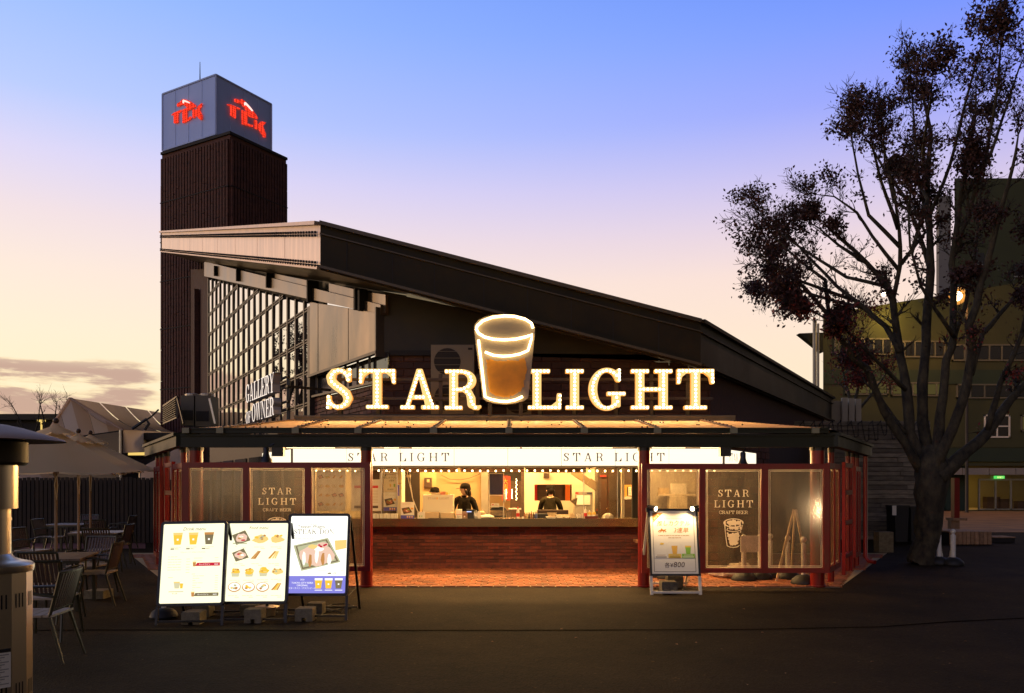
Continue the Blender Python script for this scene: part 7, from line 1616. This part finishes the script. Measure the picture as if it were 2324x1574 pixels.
for k, (xa, xb, ya, yb) in enumerate(((2030, 2062, 1148, 1226), (2066, 2098, 1150, 1226))):
    d = 22.6; a, b = P(xa, yb, d), P(xb, ya, d); t = thing('waste_bin', ['dark waste bin with a paper notice beside the tree', 'dark waste bin partly behind the tree trunk'][k], 'bin', (a.x, d, 0))
    q = MB(); q.hexa([(a.x + .03, d, .05), (b.x - .03, d, .05), (b.x - .03, d + .5, .05), (a.x + .03, d + .5, .05), (a.x, d - .03, b.z - .05), (b.x, d - .03, b.z - .05), (b.x, d + .5, b.z - .05), (a.x, d + .5, b.z - .05)]); q.build('body', M['rubber'], t)
    q = MB(); q.box(a.x - .02, b.x + .02, d - .05, d + .52, b.z - .05, b.z); q.build('lid', M['black'], t)
    if k == 0: c, e = P(2025, 1170, d - .06), P(2034, 1148, d - .06); q = MB(); q.box(c.x, e.x, d - .07, d - .05, c.z, e.z); q.build('notice', M['paper'], t)
q = MB(); c, e = P(2000, 1262, 21.5), P(2019, 1243, 21.5); b = G(1995, 1255); q.box(b.x, b.x + .35, b.y, b.y + .3, .005, .5); tag(q.build('meter_box', M['concrete']), 'small pale box at the foot of the plank wall', 'box')
def chainpair(a, b, label):
    (bA, hA), (bB, hB) = a, b; p, r = bA + UZ * (hA - .12), bB + UZ * (hB - .12); n = 26; q = MB()
    for i in range(n):
        f = (i + .5) / n; c = p * (1 - f) + r * f - UZ * (.62 * 4 * f * (1 - f)); f2 = f + .5 / n; c2 = p * (1 - f2) + r * f2 - UZ * (.62 * 4 * f2 * (1 - f2)); dd = (c2 - c); q.ob(c, dd * .95, dd.cross(Vector((0, 1, 0))).normalized() * (.016 if i % 2 else .007), Vector((0, .007 if i % 2 else .016, 0)))
    tag(q.build('chain', mat('chain_plastic', (.55, .50, .40), .5), kind=None), label, 'chain')
s1 = stanchion(2131, 1282, 1200, 'white chain post at the foot of the tree, left one', 'white chain posts by the tree', .045); s2 = stanchion(2163, 1284, 1201, 'white chain post at the foot of the tree, right one', 'white chain posts by the tree', .050); chainpair(s1, s2, 'white plastic chain between the two posts at the tree')
s3 = stanchion(2011, 1222, 1172, 'white chain post before the dark bins', 'white chain posts by the tree', .05); s4 = stanchion(2092, 1222, 1174, 'white chain post hidden at the tree trunk before the bins', 'white chain posts by the tree', .04); chainpair(s3, s4, 'white plastic chain before the dark bins')
# wooden platform and steps
pf = thing('wooden_platform', 'low platform of upright boards right of the tree', 'platform', G(2215, 1237)); d0 = GD(1237); a, b = P(2155, 0, d0), P(2251, 0, d0); n = 10; h = pz(1207, d0)
for k in range(n): x0 = a.x + (b.x - a.x) * k / n; q = MB(); q.box(x0 + .006, x0 + (b.x - a.x) / n - .006, d0, d0 + .03, .01, h); q.build('board', M['deck'], pf)
for k in range(8): y = d0 + .04 + .16 * k; q = MB(); q.box(a.x + .02, b.x, y, y + .148, h - .03, h); q.build('top_board', M['deck'], pf)
q = MB(); q.box(a.x + .03, b.x - .02, d0 + .04, d0 + 1.3, .01, h - .035); q.build('body', M['dark'], pf)
st_ = thing('wooden_step', 'low wooden step beside the platform', 'step', G(2275, 1232)); d1 = GD(1233); a, b = P(2252, 0, d1), P(2303, 0, d1); h = pz(1219, d1)
q = MB(); q.box(a.x + .02, b.x, d1, d1 + .6, .01, h - .03); q.build('body', M['dark'], st_)
for k in range(5): y = d1 + .125 * k; q = MB(); q.box(a.x + .02, b.x + .02, y - .02, y + .095, h - .028, h); q.build('top_board', M['deck'], st_)
rp_ = thing('kiosk_corner', 'red post over a wooden stand showing behind the trunk', 'stand', P(2174, 1222, 24)); a, b = P(2166, 0, 25), P(2178, 0, 25)
q = MB(); q.box(a.x, b.x, 25, 25.2, pz(1176, 25), pz(1085, 25)); q.build('red_post', M['red'], rp_); q = MB(); q.box(a.x - .1, b.x + .18, 24.9, 25.3, pz(1182, 25), pz(1176, 25) - .002); q.build('shelf', M['deck'], rp_); q = MB(); q.box(a.x - .1, b.x, 25, 25.2, 0, pz(1182, 25) - .002); q.build('stand', M['deck'], rp_)
# green building
BDp = 51.0; gb = thing('green_building', 'large olive green building with window bands behind the tree', 'building', P(2150, 1160, BDp)); Xb = lambda p, d=BDp: P(p, 0, d).x
bx0, bx1 = Xb(1868), Xb(2560); zt_ = pz(714, BDp)
q = MB(); q.hexa([(bx0, BDp, 3.9), (bx1, BDp, 3.9), (bx1, BDp + 14, 3.9), (bx0 * (BDp + 14.2) / BDp, BDp + 14, 3.9), (bx0, BDp, zt_), (bx1, BDp, zt_ + 3.1), (bx1, BDp + 14, zt_ + 3.1), (bx0 * (BDp + 14.2) / BDp, BDp + 14, zt_)]); wall = q.build('wall', M['bgreen'], gb)
q = MB(); q.box(bx0 + .6, Xb(2170), BDp + 2, BDp + 2.6, 0, 3.9); q.build('ground_wall', M['bgreen2'], gb)
q = MB(); q.box(Xb(2170), Xb(2219), BDp + 1.2, BDp + 14, 0, 3.1); q.build('ground_wall', M['bgreen2'], gb); q = MB(); q.box(Xb(2219), bx1, BDp + 7, BDp + 7.3, 0, 3.1); q.build('lobby_wall', mat('lobby', (.35, .27, .10), .7), gb); q = MB(); q.box(Xb(2219), bx1, BDp + 1.2, BDp + 7, -.02, .012); q.build('lobby_floor', M['tan'], gb)
q = MB(); q.box(bx0, bx1, BDp + .4, BDp + 7, 3.1, 3.2); q.build('soffit', M['bgreen2'], gb)
for y0, y1, m, o_ in ((1018, 1048, M['bgreen2'], .10), (1051, 1058, M['bgreen'], .12), (840, 872, M['bgreen2'], .06), (946, 1016, M['bgreen'], .04)): q = MB(); q.box(bx0, bx1, BDp - o_, BDp - .002, pz(y1, BDp), pz(y0, BDp)); q.build('band', m, gb)
for k in range(5): x0 = Xb(2120 + k * 60); q = MB(); q.box(x0 + .02, x0 + Xb(60 + CX) - .02, BDp - .25, BDp + .3, pz(1078, BDp), pz(1063, BDp)); q.build('shutter_box', mat('shutter_box', (.30, .26, .20), .6), gb)
def window(x0, x1, y0, y1, m, nx=2, ny=1, fm=None):
    a, b = P(x0, y1, BDp - .05), P(x1, y0, BDp - .05); f = MB(); f.box(a.x, b.x, BDp - .10, BDp - .002, a.z, a.z + .09); f.box(a.x, b.x, BDp - .10, BDp - .002, b.z - .09, b.z); f.box(a.x, a.x + .09, BDp - .10, BDp - .002, a.z, b.z); f.box(b.x - .09, b.x, BDp - .10, BDp - .002, a.z, b.z)
    for i in range(1, nx): x = a.x + (b.x - a.x) * i / nx; f.box(x - .04, x + .04, BDp - .10, BDp - .002, a.z + .09, b.z - .09)
    for j in range(1, ny): zz2 = a.z + (b.z - a.z) * j / ny; f.box(a.x + .09, b.x - .09, BDp - .095, BDp - .004, zz2 - .04, zz2 + .04)
    w_ = f.build('window', fm or mat('window_frame', (.16, .14, .09), .5), gb)
    for i in range(nx):
        for j in range(ny): q = MB(); q.box(a.x + .09 + (b.x - a.x - .18) * i / nx + .045, a.x + .09 + (b.x - a.x - .18) * (i + 1) / nx - .045, BDp - .07, BDp - .06, a.z + .09 + (b.z - a.z - .18) * j / ny + .04, a.z + .09 + (b.z - a.z - .18) * (j + 1) / ny - .04); q.build('pane', m, w_)
window(1893, 1913, 762, 804, M['win_dim'], 2, 2); window(1920, 2024, 768, 806, M['bwin'], 5); window(2030, 2145, 774, 812, M['bwin'], 5); window(2160, 2330, 782, 820, M['bwin'], 6)
window(1918, 2016, 866, 897, M['win_dim'], 4); window(2022, 2096, 868, 899, M['win_dim'], 3); window(2100, 2150, 868, 900, M['win_dim'], 2); window(2170, 2330, 872, 905, M['bwin'], 5)
window(2233, 2292, 942, 994, M['bwin'], 2, 2, M['white']); window(2316, 2370, 942, 980, M['win_dim'], 2, 1); window(1955, 2012, 876, 893, M['win_lit'], 3) if False else None
# glazed entrance
en = BDp + 1.15
def ebar(x0, x1, y0, y1, nm='door_frame', m=None): a, b = P(x0, y1, en), P(x1, y0, en); q = MB(); q.box(a.x, b.x, en - .1, en, max(.02, a.z), b.z); return q.build(nm, m or M['alu'], gb)
ebar(2219, 2420, 1087, 1091)
for x in (2219, 2256, 2291, 2331, 2370): ebar(x, x + 3.5, 1091, 1161)
ebar(2222.5, 2420, 1155, 1158.5)
for x0, x1 in ((2222.5, 2256), (2259.5, 2291), (2294.5, 2331), (2334.5, 2370)): q = MB(); a, b = P(x0, 1155, en), P(x1, 1091, en); q.box(a.x, b.x, en - .05, en - .04, a.z, b.z); q.build('door_pane', M['clear'], gb)
for x0, x1 in ((2222, 2290), (2294, 2420)): q = MB(); a, b = P(x0, 1087, en), P(x1, 1072, en); q.box(a.x, b.x, en - .05, en - .04, a.z, b.z); q.build('transom_pane', M['clear'], gb)
q = MB(); a, b = P(2257, 1087, en - .2), P(2278, 1080.5, en - .2); q.box(a.x, b.x, en - .3, en - .12, a.z, b.z); ex = q.build('exit_sign', M['exit_lit'], gb); fr = Fr((a.x, en - .301, a.z), UX, UZ, NY); q = MB(); plain(q, fr, '非常口', (b.x - a.x) * .5, .03, (b.z - a.z) * .75, .004, 0, True); q.build('lettering', M['exit_w'], ex)
lamp('lobby_light', 'AREA', (Xb(2290), BDp + 4, 3.0), 55, (1, .72, .26), 4, to=(Xb(2290), BDp + 4, 0), sy=3)
for k, (x0, y0) in enumerate(((2268, 1133), (2310, 1138), (2240, 1128))): q = MB(); a = P(x0, 1158, BDp + 4); q.box(a.x, a.x + .9, BDp + 4, BDp + 4.5, .015, pz(y0, BDp + 4)); tag(q.build('counter_desk', M['brown']), ['dark desk inside the lit entrance, middle one', 'dark desk inside the lit entrance, right one', 'dark desk inside the lit entrance, left one'][k], 'desk')
# slanted roof wing and pipes at its left edge, tall block behind
q = MB(); a = P(1866, 757, BDp - .3); q.prism([P(1814, 757, BDp), P(1868, 755, BDp), P(1868, 800, BDp)], (0, .6, 0)); q.build('roof_wing', M['green'], gb)
q = MB(); q.tube([P(1849, 938, BDp - .4), P(1849, 728, BDp - .4)], .13, 8); q.tube([P(1857, 938, BDp - .4), P(1857, 735, BDp - .4)], .07, 6); q.build('downpipe', mat('pale_pipe', (.30, .29, .22), .5), gb)
tb2 = thing('tall_block', 'taller green block rising behind the tree at the right', 'building', P(2250, 1100, 66)); D2 = 66.0; q = MB(); a, b = P(2166, 0, D2), P(2700, 0, D2); q.hexa([(a.x, D2, 0), (b.x, D2, 0), (b.x, D2 + 10, 0), (a.x * 1.16, D2 + 10, 0), (a.x, D2, pz(405, D2)), (b.x, D2, pz(405, D2)), (b.x, D2 + 10, pz(405, D2)), (a.x * 1.16, D2 + 10, pz(405, D2))]); q.build('wall', mat('block_green', (.048, .054, .022), .8, var=.15, scale=.4), tb2)
q = MB(); a2 = P(2138, 0, D2); q.box(a2.x, a.x - .01, D2 + .5, D2 + .9, 0, pz(440, D2)); q.build('stair_wall', mat('block_pale', (.20, .19, .18), .8), tb2)
for (x0, x1, y0, y1) in ((2212, 2232, 575, 602), (2240, 2262, 690, 716), (2300, 2330, 600, 628)): q = MB(); c, e = P(x0, y1, D2), P(x1, y0, D2); q.box(c.x, e.x, D2 - .12, D2 - .01, c.z, e.z); w_ = q.build('window', M['bwin'], tb2); q = MB(); q.box(c.x - .08, e.x + .08, D2 - .2, D2 - .12, c.z - .12, c.z - .01); q.build('sill', M['alu'], w_)
# street lamp shining through the branches and a small wall lamp
sl = thing('street_lamp', 'bright round amber lamp shining through the tree branches', 'street lamp', P(2172, 1200, 47)); L0 = P(2172, 673, 47.0)
q = MB(); q.tube([(L0.x + .9, 47.6, 0), (L0.x + .9, 47.6, L0.z + .3), (L0.x + .6, 47.5, L0.z + .62), (L0.x, 47, L0.z + .55)], [.10, .07, .06, .05], 8); q.build('pole', M['mull'], sl, smooth=40); q = MB(); q.ball(L0, .27, 14, 9); q.build('bulb', M['lamp_lit'], sl, smooth=True)
def m_halo(t):
    n = t.nodes.new; k = t.links.new; e = n('ShaderNodeEmission'); e.inputs[0].default_value = (1, .40, .07, 1); e.inputs[1].default_value = 1.6; tr = n('ShaderNodeBsdfTransparent'); mx = n('ShaderNodeMixShader'); lw = n('ShaderNodeLayerWeight'); lw.inputs[0].default_value = .5; pw = n('ShaderNodeMapRange'); k(lw.outputs['Facing'], pw.inputs[0]); pw.inputs[3].default_value = .55; pw.inputs[4].default_value = .03; k(pw.outputs[0], mx.inputs[0]); k(tr.outputs[0], mx.inputs[1]); k(e.outputs[0], mx.inputs[2]); return mx.outputs[0]
q = MB(); q.ball(L0, .50, 24, 16); q.build('globe', custom('amber_halo', m_halo), sl, smooth=True); q = MB(); q.lathe(L0 + UZ * .46, [(.25, 0), (.16, .1), (.06, .16)], 12); q.build('cap', M['mull'], sl)  # outer ball is an added glow shell imitating the lamp's orange halo
lamp('street_lamp_light', 'POINT', L0 + Vector((0, -.7, -.2)), 600, (1, .48, .14), .25)
wl2 = thing('wall_lamp', 'small bright lamp on the green wall seen between limbs', 'lamp', P(2005, 668, 50)); L1 = P(2005, 668, 50.0); q = MB(); q.ball(L1, .13, 10, 6); q.build('globe', M['lamp_lit'], wl2, smooth=True); q = MB(); q.tube([L1 + UZ * .1, L1 + UZ * .35 + Vector((0, .3, 0)), L1 + Vector((0, 1.0, 0))], .04, 5); q.build('arm', M['mull'], wl2)
lamp('wall_lamp_light', 'POINT', L1 + Vector((.6, -.5, -1.3)), 190, (1, .68, .16), .2)
fl = thing('flood_lamp', 'low amber flood lamp whose glare shows in the right frosted sheet', 'lamp', (13.0, -8, 0)); q = MB(); q.tube([(13, -8, 0), (13, -8, .42)], .03, 6); q.box(12.8, 13.2, -8.1, -7.95, .42, .72); q.build('housing', M['black'], fl); q = MB(); q.box(12.84, 13.16, -7.945, -7.94, .45, .69); q.build('lens', glow('flood_lens', (1, .80, .50), 120), fl)
lamp('flood_lamp_light', 'SPOT', (13, -7.9, .57), 330, (1, .62, .28), .10, to=(5.2, 13, 1.0), angle=20)

# ------------------------------------------------------------------ trees
def tree(label, base, trunk, limbs, seed, leafn, leafm, spread=1.0, leaf=.075, twig_len=.55, levels=3, bare=.25, clump=1.0, name='tree', lower=None, barkm=None):
    """trunk and limbs: lists of (point, radius); branches, twigs and leaves grow from the limbs"""
    rg = random.Random(seed); t = thing(name, label, 'tree', base); br = MB(); tw = MB(); lf = MB(); tips = []
    def wob(pts, am=.16):
        out = []; 
        for (p, r), (p2, r2) in zip(pts, pts[1:]):
            n = max(2, int((p2 - p).length / .35))
            for i in range(n):
                f = i / n; rr = r + (r2 - r) * f; out.append((p.lerp(p2, f) + Vector((rg.gauss(0, 1), rg.gauss(0, 1), rg.gauss(0, .5))) * rr * am, rr * rg.uniform(.93, 1.08)))
        out.append(pts[-1]); return out
    def grow_(p, d, l, r, lev):
        n = 4; pts = [p]; rs = [r]; d = d.normalized(); q_ = p
        for i in range(n):
            d = (d + Vector((rg.gauss(0, .22), rg.gauss(0, .22), rg.gauss(0, .16) + .05))).normalized(); q_ = q_ + d * (l / n); pts.append(q_); rs.append(r * (1 - .8 * (i + 1) / n) + .002)
        (br if r > .011 else tw).tube(pts, rs, 5 if r > .02 else 3, 0, False)
        if lev <= 0: tips.append((pts[-1], d, pts)); return
        for i in range(1, n + 1):
            k = 2 if lev > 1 else rg.choice((1, 2, 2))
            for _ in range(k if i > 1 else 1):
                s = Vector((rg.gauss(0, 1), rg.gauss(0, 1), rg.gauss(0, .7) + .25)); s = (d * 1.0 + s.normalized() * .85).normalized()
                grow_(pts[i], s, l * rg.uniform(.45, .72), max(rs[i] * .62, .004), lev - 1)
    tp = wob(trunk, .05); q = MB(); q.tube([p for p, r in tp], [r for p, r in tp], 14); q.build('trunk', barkm or M['bark'], t, smooth=True)
    for lm in limbs:
        pts = wob(lm); q = MB(); q.tube([p for p, r in pts], [r for p, r in pts], 8); q.build('limb', barkm or M['bark'], t, smooth=True)
        tot = len(pts)
        for i, (p, r) in enumerate(pts):
            f = i / tot
            if f < .30: continue
            if rg.random() < .95:
                d = (pts[min(i + 1, tot - 1)][0] - pts[max(i - 1, 0)][0]).normalized(); s = Vector((rg.gauss(0, 1), rg.gauss(0, 1), rg.gauss(0, .6) + .2)).normalized()
                grow_(p, (d * .7 + s * .9), rg.uniform(.8, 1.5) * spread * (1 - .35 * f), max(min(r * .5, .04), .010), levels - 1 if f > .5 else levels - 2 if levels > 2 else 1)
        d = (pts[-1][0] - pts[-2][0]).normalized()
        for _ in range(3): grow_(pts[-1][0], d + Vector((rg.gauss(0, .35), rg.gauss(0, .35), rg.gauss(0, .3))), rg.uniform(.8, 1.4) * spread, max(pts[-1][1] * .7, .010), levels - 1)
    # leaves gather in clumps on some twigs and leave others bare
    rg.shuffle(tips); keep = tips[:int(len(tips) * (1 - bare))]
    field = [(Vector((rg.uniform(-9, 9), rg.uniform(-5, 5), rg.uniform(0, 12))) + Vector(base), rg.uniform(.5, 1.4)) for _ in range(0)]
    wts = [max(.05, math.sin(p.x * 4.9 + 1.1) + math.sin(p.z * 5.3 + p.x) + math.sin(p.y * 4.1 + p.x * 2) + 1.0) ** 1.7 for p, d, _ in keep]; wts = [w_ * (1 if p.z < 6.5 else .55) for w_, (p, d, _) in zip(wts, keep)]; sw = sum(wts)
    for (p, d, pts), w_ in zip(keep, wts):
        for _ in range(int(leafn * w_ / sw + rg.random())):
            c = rg.choice(pts[1:]) + Vector((rg.gauss(0, 1), rg.gauss(0, 1), rg.gauss(0, .8) - .5)) * .10 * clump
            a = Vector((rg.gauss(0, 1), rg.gauss(0, 1), rg.gauss(0, 1) - .7)).normalized(); b = a.orthogonal().normalized(); b = (Matrix.Rotation(rg.uniform(0, 6.28), 3, a) @ b); s = leaf * rg.uniform(.6, 1.25)
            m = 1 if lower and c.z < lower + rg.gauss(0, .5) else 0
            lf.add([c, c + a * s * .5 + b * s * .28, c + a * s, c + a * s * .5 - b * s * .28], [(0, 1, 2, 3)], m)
    if br.v: br.build('branches', barkm or M['bark'], t, smooth=True, kind='stuff')
    if tw.v: tw.build('twigs', M['twig'], t, kind='stuff')
    if lf.v: lf.build('leaves', leafm, t, kind='stuff')
    return t
TR = 16.5; tbp = G(2108, 1284); tbp.y += .3
def lm(pts, r0, r1, y0=0, y1=0):
    n = len(pts); return [(P(x, y, tbp.y + y0 + (y1 - y0) * i / (n - 1)), r0 + (r1 - r0) * i / (n - 1)) for i, (x, y) in enumerate(pts)]
trunk = [(Vector((tbp.x - .03, tbp.y, -.03)), .31), (Vector((tbp.x - .03, tbp.y, .10)), .255), (P(2105, 1225, tbp.y), .25), (P(2110, 1150, tbp.y), .275), (P(2115, 1095, tbp.y), .31), (P(2114, 1055, tbp.y), .33), (P(2111, 1010, tbp.y), .16)]
def lx(pts, r0, r1, y0=0, y1=0, cut=.10):      # limbs stop short of the crown's outline, twigs reach it
    q_ = list(pts); ax, ay = q_[-2]; bx2, by2 = q_[-1]; q_[-1] = (ax + (bx2 - ax) * (1 - cut * 4), ay + (by2 - ay) * (1 - cut * 4)); return lm(q_, r0 * .74, r1 * .8, y0, y1)
LB = [lx([(2092, 1075), (2055, 1008), (2005, 934), (1965, 837), (1935, 814), (1908, 767), (1878, 714), (1822, 650), (1780, 620), (1735, 590)], .13, .022, 0, -1.6),
      lx([(2100, 1060), (2065, 984), (2055, 884), (2042, 800), (2025, 684), (2012, 644), (1995, 627), (1938, 567), (1890, 527), (1850, 485)], .17, .020, .1, .6),
      lx([(2042, 800), (2010, 740), (1960, 700), (1900, 650), (1850, 600), (1800, 545), (1760, 510)], .085, .014, .2, 1.8),
      lx([(2108, 1050), (2092, 917), (2102, 784), (2112, 617), (2108, 517), (2105, 400), (2112, 300), (2094, 220), (2085, 150)], .17, .016, .2, 1.0),
      lx([(2111, 620), (2085, 530), (2055, 450), (2010, 390), (1975, 330), (1945, 280)], .07, .012, .6, 1.9),
      lx([(2025, 690), (2045, 600), (2040, 520), (2030, 440), (2010, 350), (1995, 280)], .075, .012, .4, -.8),
      lx([(2118, 1060), (2128, 985), (2140, 900), (2150, 817), (2166, 765), (2160, 600), (2176, 480), (2195, 360), (2215, 260), (2215, 160)], .16, .016, -.1, -.5),
      lx([(2160, 600), (2200, 480), (2236, 360), (2262, 220), (2270, 120), (2284, 50)], .07, .012, -.3, -1.4),
      lx([(2122, 1070), (2178, 925), (2206, 800), (2200, 740), (2240, 600), (2270, 480), (2300, 380), (2318, 260)], .16, .018, -.2, -1.8),
      lx([(2128, 1085), (2190, 1030), (2240, 985), (2290, 910), (2350, 850), (2420, 760)], .21, .05, -.2, .8),
      lx([(2206, 850), (2230, 760), (2290, 690), (2350, 610), (2400, 520)], .085, .02, -.2, 1.2),
      lx([(2240, 985), (2270, 870), (2320, 760), (2340, 640), (2370, 500)], .09, .02, .2, -.8),
      lx([(2166, 765), (2120, 700), (2090, 650), (2065, 560), (2062, 470), (2075, 380)], .06, .012, -.4, -1.6),
      lx([(2056, 885), (1990, 820), (1920, 750), (1850, 710), (1780, 680)], .06, .010, -.2, -2.0),
      lx([(2150, 817), (2190, 700), (2215, 560), (2225, 440), (2245, 330), (2250, 240)], .07, .012, .1, 1.5),
      lx([(2055, 984), (2000, 905), (1965, 870), (1945, 830)], .05, .010, .1, 1.2)]
for zp in ([(620, 740), (560, 690), (470, 640), (400, 600), (345, 568), (300, 530)], [(500, 800), (430, 745), (375, 690), (335, 640), (305, 590)], [(660, 700), (600, 600), (560, 540), (500, 500), (440, 495)], [(640, 640), (600, 540), (570, 440), (548, 340), (530, 285)], [(665, 580), (625, 450), (603, 370), (590, 290)],
           [(740, 560), (700, 480), (662, 380), (640, 265)], [(742, 600), (736, 420), (716, 260), (700, 150)], [(760, 500), (770, 350), (780, 230), (775, 150)], [(775, 560), (820, 400), (852, 250), (882, 120), (920, 35)], [(800, 520), (850, 430), (900, 300), (940, 200), (970, 150)], [(560, 800), (480, 745), (400, 725), (315, 745)], [(540, 780), (450, 690), (385, 665), (325, 700)],
           [(700, 640), (660, 560), (640, 480), (655, 390)], [(680, 680), (720, 600), (690, 520), (670, 440)], [(560, 700), (520, 620), (470, 580), (430, 560)], [(790, 640), (840, 560), (830, 470), (835, 380)]):
    new = lx([(1452.5 + .8875 * x, .8875 * y) for x, y in zp], .058, .010, .3 * math.sin(zp[0][0]), 2.0 * math.sin(zp[-1][0] * 1.7), cut=.05)
    near = min((p.lerp(p2, f / 6) for l_ in LB[:15] for (p, r), (p2, r2) in zip(l_, l_[1:]) for f in range(6)), key=lambda v: (v.x / v.y - new[0][0].x / new[0][0].y) ** 2 + ((v.z - CAMZ) / v.y - (new[0][0].z - CAMZ) / new[0][0].y) ** 2)
    LB.append([(near, new[0][1])] + [(p + Vector((0, (near.y - new[0][0].y) * (1 - i / len(new)), 0)), r) for i, (p, r) in enumerate(new[1:])])
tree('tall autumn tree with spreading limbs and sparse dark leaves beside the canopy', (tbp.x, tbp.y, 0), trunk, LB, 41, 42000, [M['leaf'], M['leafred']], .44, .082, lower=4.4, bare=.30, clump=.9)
# small red maple behind the plank wall and shrubby tree farther left
mb_ = P(1935, 1100, 30); mb_.z = 0
def small(base, d, lst, r): return [[(P(x, y, d + dy), rr) for x, y, rr, dy in l] for l in lst]
tree('small red leaved maple behind the plank wall', (mb_.x, 30, 0), [(mb_, .16), (P(1930, 1000, 30), .12), (P(1935, 930, 30), .09)],
     small(mb_, 30, [[(1935, 935, .08, 0), (1925, 890, .05, .2), (1915, 850, .03, .5)], [(1935, 935, .08, 0), (1950, 870, .05, -.3), (1940, 800, .03, -.4), (1960, 750, .012, -.5)], [(1932, 950, .07, 0), (1975, 900, .04, .3), (2010, 850, .02, .6)]], 1), 7, 1500, [M['leafred'], M['leafred']], .9, .10, bare=.3)
wb = P(66, 1100, 46); wb.z = 0
for k, (px, d, top, lab) in enumerate(((72, 39, 905, 'bare little tree above the far dark roof, left one'), (110, 39.5, 900, 'taller bare little tree above the far dark roof'), (135, 40, 915, 'thin bare tree beside the big tent'))):
    b = P(px, 0, d); b.z = 0; z1 = pz(top, d); tree(lab, (b.x, d, 0), [(b, .12), (b + UZ * (z1 - 2.2), .08)], [[(b + UZ * (z1 - 2.3), .06), (b + Vector((-.5 + .3 * k, 0, z1 - 1.2)), .04), (b + Vector((-.9 + .5 * k, 0, z1 - .4)), .02)], [(b + UZ * (z1 - 2.2), .06), (b + Vector((.3, 0, z1 - 1.2)), .035), (b + Vector((.4, 0, z1 - .3)), .015)]], 90 + k, 0, [M['leaf'], M['leaf']], .6, levels=2)
# the tree mirrored in the glass wall stands out of view on the left
tx = Vector((-35.4, 50.5, 0)); K = lambda x, y, z: tx + Vector((x, y, z)) * 1.4
tree('leafy tree at the left whose reflection shows in the glass wall', tx, [(tx, .4), (K(0, 0, 3.2), .3)], [[(K(0, 0, 3), .24), (K(-.8, .3, 5.2), .14), (K(-1.2, .5, 8.0), .04)], [(K(0, 0, 3), .24), (K(.8, -.4, 5.4), .14), (K(1.1, -.5, 8.4), .04)], [(K(0, 0, 3.1), .22), (K(.1, .6, 6.4), .12), (K(.2, .2, 9.0), .04)]], 55, 6000, [M['leaf'], M['leaf']], 1.0, .20, levels=3)
# low planter by the fence
pb = G(383, 1238);
